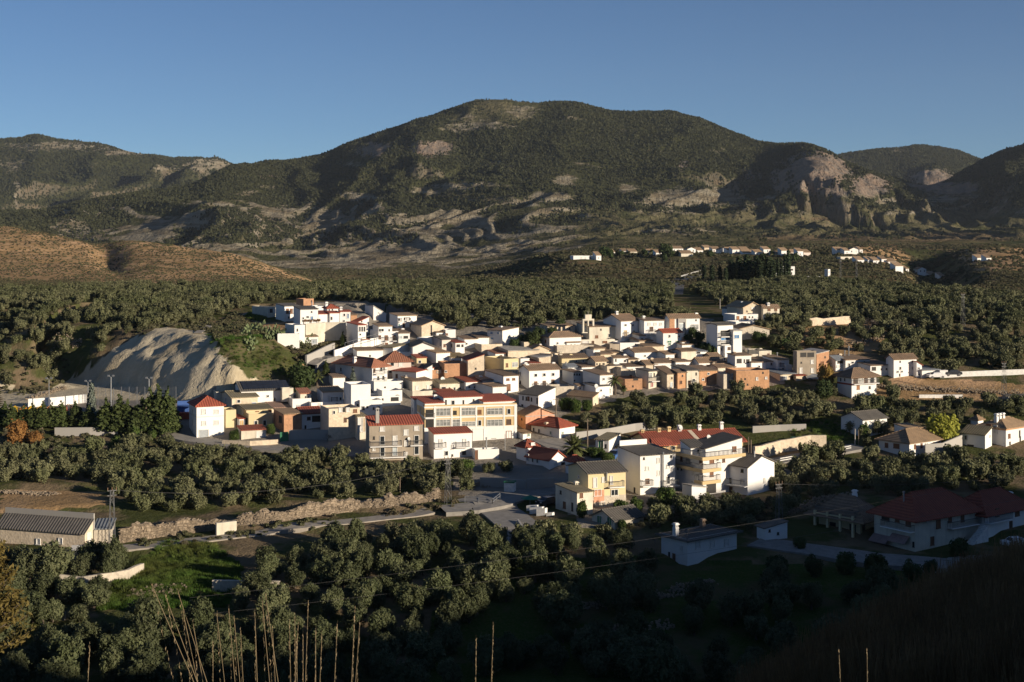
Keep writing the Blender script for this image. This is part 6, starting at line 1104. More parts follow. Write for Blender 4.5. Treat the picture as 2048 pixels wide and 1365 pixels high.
# pine woods on the mountains
PW = [quads_mesh('far_pine_crown', *crown_np(s+71, [(0,0,.55,.55,.55,.5),(.15,.1,.95,.38,.36,.38),(-.2,.05,.35,.4,.42,.3)], 46, .30, .86), [wood_leaf]) for s in range(4)]
def wood_pts(M, n, seed, lo, hi, cut=1.0):
    U, Y, Z, V, zc = M; r = np.random.default_rng(seed); nr, nc = U.shape
    i = r.integers(0, nr-1, n*4); j = r.integers(0, nc-1, n*4); a, b_ = r.random(n*4), r.random(n*4)
    def lerp(A): return (A[i,j]*(1-a)+A[i+1,j]*a)*(1-b_)+(A[i,j+1]*(1-a)+A[i+1,j+1]*a)*b_
    u, y_, z, v = lerp(U), lerp(Y), lerp(Z), lerp(V); x = (u-UC)/F*y_
    dens = .86 - 1.15*zc[i,j,0] - 1.1*zc[i,j,1] - 1.2*zc[i,j,2]
    low = sst(v, 395, 455); right = sst(u, 900, 1250); dens = dens*(1-.5*low)*(1-.8*right*low)*(1-.97*right*sst(v, 405, 432)) + .55*fbm(x/210, y_/420, 3)*(1-.9*right*sst(v, 405, 432))
    bare = sst(-v, -262, -225)*bell(u, 1010, 110); dens -= .6*bare
    ok = (r.random(n*4) < dens*cut*np.clip(y_/3000, .35, 1.3)) & (v < 500); P = np.stack([x, y_, z-.5], 1)[ok][:n]; s = r.uniform(lo, hi, len(P)); S = np.stack([s, s, s*r.uniform(.9, 1.5, len(P))], 1); return P, S
A = [wood_pts(M_main, 230000, 3, 1.8, 3.6), wood_pts(M_left, 55000, 4, 2.8, 4.8, .9), wood_pts(M_back, 32000, 6, 2.8, 4.6)]
P = np.concatenate([a[0] for a in A]); S = np.concatenate([a[1] for a in A]); scatter('mountain_pine_wood', P, S, rotz(len(P)), PW)
# ---------------------------------------------------------------- single trees and bushes
def pine_mesh(seed, n=1500, cone=True):
    r = np.random.default_rng(seed); L = []
    for k in range(14):
        t_ = k/13; rad = (1.55*(1-t_)**.75+.22) if cone else 1.6*math.sin(math.pi*(.15+.8*t_)); a = r.random()*6.28
        for q in range(3 if t_ < .75 else 1):
            a2 = a+q*2.1; L.append((math.cos(a2)*rad*.5, math.sin(a2)*rad*.5, .9+5.6*t_, rad*.55, rad*.55, .5))
    return quads_mesh('pine_crown', *crown_np(seed, L, n, .19, .7), [pine_leaf])
PINES = [pine_mesh(s) for s in range(4)]; PT = trunk_mb(4, .2, 3, 2, .3).mesh('pine_trunk', bark)
CYP = [quads_mesh('cypress_crown', *crown_np(s+90, [(0,0,1+k*1.05,.62*math.sin(math.pi*min(1,(.22+.07*k)))+.12,.62*math.sin(math.pi*min(1,(.22+.07*k)))+.12,.85) for k in range(9)], 420, .22, .85), [cyp_leaf]) for s in range(3)]; CT = trunk_mb(1.5, .14, 1, 0).mesh('cypress_trunk', bark)
ROUND = {}
def round_crown(kind, mat, seed, n=2000, leaf=.17, lob=8, sx=.45, sz=.6):
    k = (kind, seed)
    if k not in ROUND: ROUND[k] = quads_mesh(kind, *crown_np(seed+200, lobes_round(seed+100, lob, 1.0, 1.6, .15, sx, sz), n, leaf*.45, .74), [mat])
    return ROUND[k]
RT = trunk_mb(.7, .07, 2, 3, .35).mesh('tree_trunk', bark)
def bare_mesh(seed, lv=4):
    rr = random.Random(seed); m = MB()
    def grow(p, d, L, r, lev):
        q = p+d*L; m.tube([p, p.lerp(q, .5)+Vector((rr.uniform(-1,1),rr.uniform(-1,1),rr.uniform(-1,1)))*L*.08, q], r, 3 if lev < 3 else 5, 0, r*.6)
        if lev == 0: return
        for i in range(3 if lev < 4 else 4):
            v = Vector((rr.gauss(0,1), rr.gauss(0,1), rr.gauss(.25,.8))).normalized(); grow(p.lerp(q, rr.uniform(.6,1)), (d*.9+v*.85).normalized(), L*rr.uniform(.6,.8), r*.55, lev-1)
    grow(Vector((0,0,-.03)), Vector((0,0,1)), .26, .024, lv+1); return m.mesh('bare_crown', twig)
BARE = [bare_mesh(s) for s in range(3)]
def at(u, vb, vt, w_=None):         # ground point, height and width in metres of a thing seen from pixel vb up to vt
    X, Y, Z = ground(u, vb); return (X, Y, Z), (vb-vt)*Y/F, (w_*Y/F if w_ else None)
def place_round(u, vb, vt, w_, mat, label, kind='round_tree', seed=0, cat='tree', leaf=.17, n=2000, group=None, sz=.6, lob=8):
    loc, hh, ww = at(u, vb, vt, w_); tree_obj(kind, round_crown(kind + '_crown', mat, seed, n, leaf, lob, .45, sz), RT, loc, (ww/2.1, ww/2.1, hh/1.75), random.random()*6.28, label, group, cat)
def place_bare(u, vb, vt, w_, label, seed=0, group=None):
    loc, hh, ww = at(u, vb, vt, w_); o = empty('bare_tree', loc, random.random()*6.28); o.scale = (ww*.95, ww*.95, hh*.95); tag(o, label, 'tree', group); link('branches', BARE[seed % 3], o)
GP = 'dark pines in front of the sports court'
for i, (u, vb, vt) in enumerate([(8,850,812),(22,858,815),(48,856,818),(66,858,816),(84,858,812),(104,856,815),(122,856,812),(152,856,812),(176,862,820),(212,866,806),(238,866,800),(258,866,808),(283,868,803),(300,868,778),(316,868,772),(338,868,776),(270,872,830),(328,872,812)]):
    loc, hh, _ = at(u, vb, vt-(8 if vt > 795 else 0)); s = hh/7.0; q = 1.65 if vt > 795 else 1.2; tree_obj('pine_tree', PINES[i % 4], PT, loc, (s*q, s*q, s*1.05), i*1.7, 'dark green pine in the row before the sports court', GP)
loc, hh, _ = at(183, 845, 766); tree_obj('conifer', quads_mesh('conifer_crown', *crown_np(77, [(0,0,1.5+k*.9,.95*(1-k/7.5)+.25,.95*(1-k/7.5)+.25,.8) for k in range(7)], 1300, .17, .75), [blue_leaf]), PT, loc, (hh/7.6,)*3, 0, 'grey-green cone shaped conifer at the end of the white court wall', None)
GC = 'dark cypresses in the far cemetery grove'
for i in range(34):
    u = [1408,1440,1452,1462,1468,1478,1486,1494,1500,1507,1513,1520,1526,1533,1540,1548,1556,1563,1570,1577,1532,1500,1487,1470,1456,1545,1510,1519,1480,1424,1577,1558,1536,1465][i]; vb = 560 + (i*7 % 5); vt = 545-[18,14,10,28,22,34,18,38,30,24,36,30,40,28,32,26,30,24,38,42][i % 20] + (8 if i > 20 else 0)
    if u == 1577: vt = 497 if i == 19 else 508
    loc, hh, _ = at(u, vb, vt); s = hh/10.6; ww = 1.2 if u > 1555 else 2.3; tree_obj('cypress_tree', CYP[i % 3], CT, loc, (s*ww, s*ww, s), i*2.1, 'dark slender cypress in the grove around the white cemetery building', GC)
GH = 'dark pines of the far hamlet'
for i, (u, vb, vt, w_) in enumerate([(1208,512,494,22),(1220,516,498,16),(1332,512,488,26),(1340,514,500,18),(1290,510,500,14),(1305,508,499,12),(1358,512,500,12),(1420,514,502,14),(1538,500,492,10),(1716,500,494,9),(1588,525,508,22),(1330,525,508,12),(1242,512,502,12),(1545,512,503,10)]):
    place_round(u, vb, vt, w_, dark_leaf, 'dark rounded pine among the far hamlet houses', 'pine_tree', i % 3, group=GH, n=700, leaf=.3)
place_round(606, 778, 731, 62, dark_leaf, 'big dark round tree above the loggia house', 'round_tree', 1)
place_round(590, 775, 748, 26, dark_leaf, 'smaller dark tree at the left of the big round tree', 'round_tree', 2)
for (u, vb, vt, lb, m_) in ((652, 752, 718, 'dark young conifer between the round tree and the hipped grey villa', pine_leaf), (706, 770, 738, 'blue-grey conifer in front of the hipped grey villa', blue_leaf), (686, 698, 661, 'tall dark pine by the cream retaining wall', pine_leaf)):
    loc, hh, _ = at(u, vb, vt); me = PINES[1] if m_ is pine_leaf else quads_mesh('conifer_crown', *crown_np(78, [(0,0,1.2+k*.9,1.5*(1-k/7)+.25,1.5*(1-k/7)+.25,.8) for k in range(7)], 1400, .19, .75), [blue_leaf]); tree_obj('conifer', me, PT, loc, (hh/7.2*1.1, hh/7.2*1.1, hh/7.2), .5, lb, None)
place_round(705, 696, 672, 24, rust_leaf, 'pale autumn tree right of the tall pine at the retaining wall', 'autumn_tree', 1, leaf=.2, n=900)
for i, (u, vb, w_) in enumerate([(1092,690,26),(1106,676,24),(1080,676,28),(1046,690,26),(1030,700,24),(1020,680,30),(1120,660,26),(1376,690,22),(1392,700,26),(1410,706,24),(1384,676,20),(1400,684,24),(1424,712,22),(1500,672,26),(1520,684,30),(1545,690,28),(1570,696,30)]): place_round(u, vb, vb-22, w_, dark_leaf, 'dark shrub in the shaded gullies at the edge of the old village', 'gully_shrub', i % 3, 'shrub', group='dark shrubs in the gullies at the village edge', n=800)
place_round(1066, 698, 662, 38, pine_leaf, 'dark green pine between the village and the ravine', 'pine_tree', 5)
place_round(1652, 782, 733, 44, gold_leaf, 'yellowing autumn tree left of the pyramid roof villa', 'autumn_tree', 3, n=900)
place_round(1645, 795, 762, 40, dark_leaf, 'dark tree under the yellowing autumn tree', 'round_tree', 4)
place_round(1886, 888, 830, 66, lime_leaf, 'big yellow-green weeping tree behind the villa with the roof tower', 'weeping_tree', 2, n=2600)
place_round(38, 888, 842, 46, rust_leaf, 'rusty orange bush tree under the dark pines at the left', 'autumn_tree', 4, n=1500)
place_round(70, 890, 862, 36, rust_leaf, 'smaller rusty bush at the left under the pines', 'autumn_tree', 5, n=1200)
for i, (u, vb, vt, w_, lb) in enumerate([(1132,822,795,30,'citrus tree in the walled garden below the salmon house'), (1150,826,800,26,'citrus tree beside the farm shed in the garden'), (1175,822,800,22,'citrus tree hiding the end of the tan farm shed'), (1165,1036,1005,30,'dark citrus tree against the cream house corner'), (1240,1030,1000,34,'citrus tree left of the tall white house garden'), (1275,1025,998,30,'yellowish citrus tree under the tall white house'), (1330,1010,975,46,'dense green tree before the white yard wall'), (1244,1062,1042,22,'clipped round bush at the garage door'), (862,1108,1072,34,'yellow-green citrus tree in the middle of the lower grove'), (470,880,862,24,'green garden tree before the yellow house'), (542,868,848,20,'green garden shrub beside the yellow annexe'), (930,945,922,40,'dense dark shrub below the white shed'), (1190,915,895,40,'dark green shrub beside the bushy palm'), (1215,925,905,30,'olive-brown shrub on the street corner'), (232,900,872,24,'bright green shrub below the tank wall'), (270,885,858,22,'young green pine at the road corner'), (305,880,860,20,'green shrub at the wooden pole'), (1730,880,850,24,'small dark tree against the plain warehouse')]):
    place_round(u, vb, vt, w_, citrus_leaf, lb, 'green_tree' if w_ > 24 else 'green_shrub', i % 4, 'tree' if w_ > 24 else 'shrub')
for i, (u, vb, vt, w_) in enumerate([(75,905,868,56),(110,912,878,60),(205,905,875,36),(265,910,885,36),(335,880,850,36),(1010,640,610,34),(1040,655,630,30),(1290,630,605,30),(1740,660,615,60),(1790,665,620,60),(1700,665,632,40),(1830,680,650,36),(585,1130,1080,46),(905,1135,1110,34),(655,885,852,30),(1005,760,748,26),(430,902,870,34),(300,960,930,40),(1060,720,705,24),(1850,985,955,40),(985,905,885,50),(1010,890,872,36),(1430,780,762,40),(1560,735,712,34),(120,1330,1295,60),(800,945,905,50),(970,575,562,26),(460,590,575,24),(1310,1090,1060,40)]):
    place_bare(u, vb, vt, w_, 'leafless grey-brown tree ' + ('among the lower olives' if vb > 920 else 'at the left under the pines' if u < 450 else 'on the wooded slope right of the village' if u > 1500 else 'near the village houses'), i, 'leafless trees ' + ('among the lower olives' if vb > 920 else 'at the left under the pines' if u < 450 else 'on the wooded slope right of the village' if u > 1500 else 'near the village houses'))
for i, (u, vb, w_) in enumerate([(1555,1150,44),(1630,1152,40),(1690,1148,46),(1752,1152,50),(1828,1166,44),(1918,1112,40),(1600,1098,26),(1860,1150,30),(1985,1178,40)]): place_round(u, vb, vb-w_*.9, w_, dark_leaf, 'dark bush along the shaded road below the red roofed villas', 'roadside_bush', i % 3, 'bush', group='bushes along the shaded road')
# palms
def palm(u, vb, vt, spread, label, bushy=False, seed=0):
    loc, hh, ww = at(u, vb, vt, spread); rr = random.Random(seed); o = empty('palm_tree', loc); tag(o, label, 'palm'); th_ = hh*(.66 if not bushy else .35)
    t_ = MB(); t_.tube([(0,0,-.5),(.1,0,th_*.5),(.05,.05,th_)], .26 if not bushy else .5, 7, 0, .3 if not bushy else .6); t_.build('trunk', bark, o); k = MB(); L = ww/2*1.15
    for i in range(34 if not bushy else 60):
        a = i*2.4; el = rr.uniform(-.35, 1.25) if not bushy else rr.uniform(-.3, 1.4); n = 7; p = Vector((.05,.05,th_)); d = Vector((math.cos(a)*math.cos(el), math.sin(a)*math.cos(el), math.sin(el))); st_ = L/n; pr = None
        for s in range(n+1):
            side_ = d.cross(Vector((0,0,1))); side_ = side_.normalized() if side_.length > 1e-3 else Vector((1,0,0)); wd = (.34 if not bushy else .5)*math.sin(math.pi*(.12+.85*s/n)); dn = Vector((0,0,-.22*wd))
            cur = (p-side_*wd+dn, p.copy(), p+side_*wd+dn)
            if pr and (s % 1 == 0): k.quad(pr[0].lerp(pr[1], .12), pr[1], cur[1], cur[0]); k.quad(pr[1], pr[2], cur[2].lerp(cur[1], .12), cur[1])
            pr = cur; p = p+d*st_; d = (d+Vector((0,0,-.16-.1*s/n))).normalized()
    k.build('crown', palm_leaf, o)
palm(1230, 790, 748, 34, 'tall date palm left of the orange brick ruin', seed=1); palm(1247, 790, 772, 16, 'small palm at the foot of the tall date palm', seed=2); palm(634, 772, 745, 36, 'date palm right of the big dark round tree', seed=3)
palm(1148, 915, 868, 58, 'wide bushy palm between the bungalow and the green-doored lock-up', True, 4)
# foreground: golden conifer at the left edge, dead reeds at the right, dry grass stalks
def golden_conifer():
    Y = 62.0; X = (-22-UC)/F*Y; z0 = float(zt(X, Y)); zt_ = (VH-1085)/F*Y; Hh = zt_-z0; o = empty('golden_conifer', (X, Y, z0)); tag(o, 'tall golden-brown conifer with feathery branches at the left edge', 'tree'); rr = random.Random(9)
    t_ = MB(); t_.tube([(0,0,-1),(0.1,0,Hh*.5),(0,0,Hh*.97)], .22, 7, 0, .04); bpts = []
    for i in range(70):
        t2 = rr.uniform(.5, .98); a = rr.random()*6.28; L = (1-t2)*3.3+.5; p = Vector((0,0,Hh*t2)); d = Vector((math.cos(a), math.sin(a), rr.uniform(-.1,.5))).normalized(); ps = [p]
        for s in range(5): p = p+d*L/5; d = (d+Vector((rr.uniform(-.15,.15), rr.uniform(-.15,.15), .12))).normalized(); ps.append(p)
        t_.tube(ps, .035, 4, 0, .01); bpts += [(q, d, (s+1)/5) for s, q in enumerate(ps[1:])]; bpts += [(ps[s].lerp(ps[s+1], .5), d, .5) for s in range(5)]
    t_.build('trunk', bark, o); r = np.random.default_rng(4); C0 = np.array([q[0][:] for q in bpts]); k = r.integers(0, len(C0), 6500); Pp = C0[k]+r.normal(0, .12, (6500, 3))*np.array([1,1,.8]); Nn = r.normal(size=(6500, 3)); Nn /= np.linalg.norm(Nn, axis=1, keepdims=True)
    link('crown', quads_mesh('golden_crown', *leaf_quads(Pp, Nn, .045, r, 2.6), [larch_leaf]), o)
golden_conifer()
rd = MB(); rr = random.Random(3)
for i in range(1500):
    h_ = rr.uniform(1.0, 2.1); a = rr.random()*6.28; x, y_ = rr.gauss(0,.5), rr.gauss(0,.5); b2 = rr.uniform(.1,.5)
    if i < 60: rd.add([(x-.012,y_,0),(x+.012,y_,0),(x+math.cos(a)*b2+.01,y_+math.sin(a)*b2,h_),(x+math.cos(a)*b2-.01,y_+math.sin(a)*b2,h_)], [(0,1,2,3)])
reed = leaf_mat('dead_reeds', (.14,.085,.04), (.20,.13,.06), None, .2); RD = [rd.mesh('reed_clump', reed)]
uu = rs.uniform(1050, 2300, 9000); yy = rs.uniform(56, 112, 9000); xx = (uu-UC)/F*yy; zz = zt(xx, yy); vv = VH-F*zz/yy; lim = 1365-(uu-1280)*.27; ok = (vv > 1120) & (vv < 1420) & (xx > 8); rp = np.stack([xx, yy, zz], 1)[ok][:3800]
scatter('dead_reeds', rp, sca(len(rp), .7, 1.3), rotz(len(rp)), RD)
GS = 'dry grass stalks at the bottom edge'
def stalk(utop, vtop, ubot, Y, head=True, lean=0):
    x0, x1 = (ubot-UC)/F*Y, (utop-UC)/F*Y; z1 = (VH-vtop)/F*Y; zb_ = (VH-1365)/F*Y; zg = float(zt(x0, Y)); dz = (zb_-zg)/max(.05, (z1-zb_)); pts_ = []
    xg = x0-(x1-x0)*min(dz, 1.5)*.35
    for i in range(9):
        t_ = i/8; z = zg+(z1-zg)*t_; tt = np.clip((z-zb_)/(z1-zb_), 0, 1); x = (x0+(x1-x0)*tt**1.25) if z > zb_ else xg+(x0-xg)*(z-zg)/max(.05, zb_-zg); pts_.append((x, Y+.02*i, z))
    o = empty('grass_stalk', (pts_[0][0], Y, zg)); tag(o, 'single dry straw coloured grass stalk rising at the bottom edge', 'grass stalk', GS); b0 = Vector((pts_[0][0], Y, zg)); k = MB(); k.tube([Vector(p)-b0 for p in pts_], .0011, 5, 0, .0006); k.build('stem', straw, o)
    if head:
        k = MB(); rr = random.Random(int(utop)); a, b2 = Vector(pts_[-3])-b0, Vector(pts_[-1])-b0
        for i in range(70):
            q = a.lerp(b2, i/69); k.add([q+Vector((rr.uniform(-.0015,.0015), rr.uniform(-.0015,.0015), 0)), q+Vector((rr.uniform(-.0019,.0019), rr.uniform(-.0015,.0015), .005)), q+Vector((rr.uniform(-.002,.002), 0, .009))], [(0,1,2)])
        k.build('seed_head', straw, o)
for i, (a, b2, c_) in enumerate([(258,1211,372),(292,1240,385),(318,1224,398),(330,1262,380),(428,1256,450),(440,1270,462),(405,1264,432),(478,1272,490),(495,1245,520),(503,1228,540),(555,1288,562),(567,1272,572),(575,1290,566),(597,1236,592),(607,1305,610),(654,1294,646),(692,1262,684),(703,1288,690),(624,1310,618),(396,1330,400),(985,1288,978),(948,1328,946),(130,1340,124),(350,1290,392),(570,1320,575),(520,1300,534),(585,1310,588),(455,1300,468),(1718,1352,1724),(1776,1354,1772)]):
    stalk(a, b2, c_, 2.6+.12*(i % 7), True)
# ---------------------------------------------------------------- poles, pylons, wires, vehicles, small things
psteel = plain('weathered_steel', (.20,.20,.20), .6, .3)
def pylon(u, vb, vt, label, base=.95):
    loc, hh, _ = at(u, vb, vt); o = empty('lattice_pylon', loc, .5); tag(o, label, 'pylon'); k = MB(); n = max(6, int(hh/1.1)); w0, w1 = base*.5, .22; r_ = .04
    for sx_, sy_ in ((-1,-1),(1,-1),(1,1),(-1,1)): k.tube([(sx_*w0, sy_*w0, -.5), (sx_*w1, sy_*w1, hh)], r_, 4)
    for i in range(n):
        z0, z1 = hh*i/n, hh*(i+1)/n; a, b_ = w0+(w1-w0)*i/n, w0+(w1-w0)*(i+1)/n
        for (p, q) in (((-1,-1),(1,-1)),((1,-1),(1,1)),((1,1),(-1,1)),((-1,1),(-1,-1))):
            if i % 2: p, q = q, p
            k.tube([(p[0]*a, p[1]*a, z0), (q[0]*b_, q[1]*b_, z1)], .02, 3)
    k.build('lattice_mast', psteel, o); k = MB()
    for z in (hh*.985, hh*.9): k.box(-.7, .7, -.04, .04, z-.04, z+.04)
    k.build('cross_arm', psteel, o); k = MB()
    for x in (-.65, 0, .65): k.tube([(x,0,hh*.985+.06), (x,0,hh*.985+.5)], .06, 6)
    k.build('insulators', plain('insulator', (.25,.16,.1), .4), o); return Vector(loc)+Vector((0,0,hh))
t1 = pylon(224, 1092, 980, 'steel lattice pylon beside the long farm shed'); t2 = pylon(896, 1008, 918, 'steel lattice pylon at the end of the rubble bank'); t3 = pylon(1558, 1050, 968, 'steel lattice pylon at the edge of the shade below the gable house')
t4 = pylon(1926, 660, 588, 'lattice pylon among the olives at the right edge'); t5 = pylon(1713, 566, 514, 'lattice pylon behind the far olives right of the transformer tower'); t6 = pylon(2008, 800, 726, 'lattice pylon at the red bank on the far right'); t7 = pylon(1681, 556, 520, 'slim lattice pylon beside the white transformer tower', 1.0)
def pole(u, vb, vt, label, mat, r=.14, arm=False, lamp=False):
    loc, hh, _ = at(u, vb, vt); nm = 'floodlight_mast' if lamp else 'utility_pole'; o = empty(nm, loc); tag(o, label, 'floodlight' if lamp else 'pole'); k = MB(); k.tube([(0,0,-.8),(0,0,hh)], r, 8, 0, r*.75); k.build('shaft', mat, o)
    if lamp:
        k = MB(); k.box(-.7, .7, -.06, .06, hh-.1, hh+.02); k.build('cross_bar', steel, o)
        for x in (-.5, .5): k = MB(); k.box(x-.2, x+.2, -.3, .1, hh-.05, hh+.3); k.build('floodlight', steel, o)
    elif arm: k = MB(); k.box(-.7, .7, -.05, .05, hh-.5, hh-.4); k.build('cross_arm', wood, o)
    return Vector(loc)+Vector((0,0,hh))
pole(222, 832, 753, 'left floodlight mast in front of the shaded clay bluff', steel, .16, lamp=True); pole(298, 832, 757, 'right floodlight mast behind the dark pines', steel, .16, lamp=True); pole(98, 825, 758, 'thin lamp mast at the playground', steel, .1, lamp=True); pole(176, 812, 763, 'short lamp mast above the grey-green conifer', steel, .1, lamp=True)
pole(292, 872, 810, 'wooden pole at the bend of the concrete road', wood); pole(314, 872, 817, 'pale pole half hidden by the dark pines', concrete, .12); pole(1112, 862, 795, 'wooden pole beside the salmon brick building', wood, arm=True); pole(1175, 905, 838, 'wooden pole on the street of the bushy palm', wood, arm=True)
pole(1509, 985, 902, 'tall grey pole before the plain gable house', steel, .16); pole(1502, 932, 880, 'wooden pole pair member nearest the retaining wall', wood); pole(1497, 935, 874, 'thin wooden pole left of its twin by the retaining wall', wood, .1); pole(1710, 893, 858, 'pale concrete pole beside the road at the warehouse', concrete); pole(1717, 893, 860, 'dark pole right of the pale pole at the warehouse', wood, .1)
pole(1405, 592, 577, 'short pale pole beside the far road', concrete); pole(1440, 618, 598, 'pale pole left of the arcaded terrace', concrete); pole(1491, 560, 552, 'little pole before the cemetery cypresses', concrete, .1); pole(800, 985, 955, 'short street pole at the foot of the grey block', wood, .1); pole(1162, 975, 945, 'steel post before the cream house', steel, .08); pole(1010, 900, 868, 'thin lamp post before the ochre apartments', steel, .07)
wire_m = plain('cable', (.12,.115,.11), .6)
def cable(a, b_, sag, label, r=.03):
    o = MB(); a, b_ = Vector(a), Vector(b_); pts_ = [a.lerp(b_, i/24)-Vector((0,0,sag*4*(i/24)*(1-i/24))) for i in range(25)]; o.tube(pts_, r, 4); q = o.build('cable', wire_m); tag(q, label, 'cable')
def at_Y(u, v, Y): return ((u-UC)/F*Y, Y, (VH-v)/F*Y)
cable(at_Y(380,1196,185), at_Y(2300,905,205), 1.5, 'upper overhead cable sweeping across the shaded valley', .013); cable(at_Y(380,1232,184), at_Y(2300,950,204), 1.5, 'lower overhead cable sweeping across the shaded valley', .013)
cable(t3, at_Y(2200,935,235), 1.2, 'overhead cable rising right from the pylon at the shade edge', .02); cable(t1, t2, 2.5, 'slack cable between the farm shed pylon and the bank pylon', .02)
def car(u, v, rz, col, label, sc_=1.0):
    X, Y, Z = ground(u, v); o = empty('parked_car', (X, Y, Z+.12), R(rz)); o.scale = (sc_,)*3; tag(o, label, 'car'); paint = plain('car_paint_' + col, {'dark': (.03,.035,.045), 'white': (.75,.75,.74), 'silver': (.45,.46,.47), 'red': (.4,.03,.03), 'blue': (.06,.14,.35)}[col], .3)
    prof = [(-2.05,.35),(-2.08,.75),(-1.95,.95),(-1.2,1.0),(-.65,1.42),(.85,1.45),(1.55,1.02),(2.0,.92),(2.08,.6),(2.05,.35)]; k = MB(); n = len(prof)
    k.add([(x, -.84 if z < 1.1 else -.66, z) for x, z in prof]+[(x, .84 if z < 1.1 else .66, z) for x, z in prof], [tuple(range(n)), tuple(range(2*n-1, n-1, -1))]+[(i, n+i, n+(i+1) % n, (i+1) % n) for i in range(n)]); k.build('body', paint, o)
    k = MB()
    for s in (-1, 1): k.add([(-1.0,s*.80,1.03),(1.35,s*.80,1.03),(.8,s*.695,1.38),(-.6,s*.695,1.36)], [(0,1,2,3)])
    k.add([(-1.22,-.62,1.03),(-1.22,.62,1.03),(-.70,.58,1.40),(-.70,-.58,1.40)], [(0,1,2,3)]); k.add([(1.58,-.62,1.03),(1.58,.62,1.03),(.92,.58,1.42),(.92,-.58,1.42)], [(0,1,2,3)]); k.build('windows', glass, o)
    for x in (-1.3, 1.3):
        for s in (-1, 1):
            k = MB(); k.tube([(x, s*.72, .32), (x, s*.90, .32)], .32, 12); k.build('wheel', rail_mat, o)
    for s in (-1, 1): k = MB(); k.box(-2.10, -2.0, s*.6-.2, s*.6+.2, .68, .84); k.build('headlight', frame_white, o)
car(711, 699, 20, 'dark', 'dark car parked on the climbing street by the small white annexe'); car(1632, 762, 160, 'silver', 'silver car parked under the trees before the concrete house'); car(1872, 758, 10, 'white', 'white car by the low white garage at the village end'); car(1905, 753, 5, 'dark', 'dark car beside the white road parapet'); car(1232, 920, 60, 'blue', 'blue van roof parked by the yellow row house', 1.25); car(1095, 1012, 40, 'dark', 'dark car under the green parasol at the plaza'); car(2030, 1095, 15, 'white', 'white car at the far right edge in the shade')
# green container, parasol, ruined white stones, bins, signs
loc, hh, ww = at(1020, 984, 962, 20); k = MB(); k.box(-ww/2, ww/2, -.8, .8, 0, hh*.86); o = empty('dumpster', loc, R(-15)); tag(o, 'white fronted green container standing by the block wall', 'container'); k.build('body', white_paint, o); k = MB(); k.box(-ww/2-.05, ww/2+.05, -.85, .85, hh*.86+.002, hh); k.build('lid', SHUT['n'], o); k = MB(); k.box(-ww/2-.04, -ww/2-.001, -.8, .8, .1, hh*.85); k.build('side_panel', SHUT['n'], o)
loc, hh, ww = at(1060, 1012, 993, 44); o = empty('parasol', loc); tag(o, 'green garden parasol at the little plaza garden', 'parasol'); k = MB(); k.tube([(0,0,-.2),(0,0,hh)], .04, 6); k.build('pole', steel, o); k = MB(); n = 10
k.add([(0,0,hh+.25)]+[(math.cos(2*math.pi*i/n)*ww*.42, math.sin(2*math.pi*i/n)*ww*.42, hh-.35) for i in range(n)], [(0, 1+i, 1+(i+1) % n) for i in range(n)]); k.build('canopy', plain('green_canvas', (.02,.22,.13), .8), o)
for i, (u, v, w_, h_, lb) in enumerate([(1066,1022,1.9,1.0,'left white block of the dumped marble by the plaza'), (1074,1028,2.2,1.2,'middle white block of the dumped marble by the plaza'), (1084,1032,1.5,1.3,'right white block of the dumped marble by the plaza'), (1101,1033,1.0,.6,'small white slab right of the dumped marble')]):
    X, Y, Z = ground(u, v); k = MB(); k.slab([(-w_/2,-.6,h_*.8),(w_/2,-.5,h_),(w_/2,.5,h_*.95),(-w_/2,.6,h_*.7)], h_*.9); o = k.build('stone_block', white_paint); o.location = (X, Y, Z+.1); o.rotation_euler = (0,0,R(-25)); tag(o, lb, 'stone block')
def board(u, vb, vt, w_, label, mat, nm='sign_board', cat='sign'):
    loc, hh, ww = at(u, vb, vt, w_); o = empty(nm, loc, R(12)); tag(o, label, cat); k = MB()
    for x in (-ww*.42, ww*.42): k.box(x-.05, x+.05, -.05, .05, -.4, hh)
    k.build('posts', steel, o); k = MB(); k.box(-ww/2, ww/2, -.11, -.051, hh*.35, hh); k.build('panel', mat, o)
board(162, 1108, 1090, 36, 'grey double sign board seen from behind on the farm track', plain('grey_sheet', (.33,.33,.34), .6)); board(2012, 1142, 1130, 12, 'small white sign panel on the shaded square', white_paint); board(1965, 1160, 1138, 9, 'round backed road sign at the edge of the shaded square', plain('grey_sheet', (.33,.33,.34), .6))
board(368, 822, 802, 26, 'blue hoarding board at the foot of the clay bluff', plain('blue_paint', (.05,.12,.35), .6), 'hoarding', 'hoarding')
for u, vb, vt, w_, mt_, lb in ((367,828,812,24,plain('blue_paint', (.05,.12,.35), .6),'blue tarpaulin covered skip at the clay bluff'), (370,838,826,26,plain('red_paint', (.45,.07,.03), .6),'red skip beside the blue tarpaulin'), (1588,884,876,8,SHUT['n'],'green rubbish bin by the road wall at the right')):
    loc, hh, ww = at(u, vb, vt, w_); o = empty('skip' if w_ > 10 else 'rubbish_bin', loc, R(8)); tag(o, lb, 'skip' if w_ > 10 else 'bin'); k = MB(); k.add([(-ww*.4,-.7,0),(ww*.4,-.7,0),(ww*.4,.7,0),(-ww*.4,.7,0),(-ww/2,-.9,hh),(ww/2,-.9,hh),(ww/2,.9,hh),(-ww/2,.9,hh)], [(0,3,2,1),(4,5,6,7),(0,1,5,4),(1,2,6,5),(2,3,7,6),(3,0,4,7)]); k.build('body', mt_, o); k = MB(); k.box(-ww/2-.06, ww/2+.06, -.96, .96, hh+.002, hh+.1); k.build('rim', mt_, o)
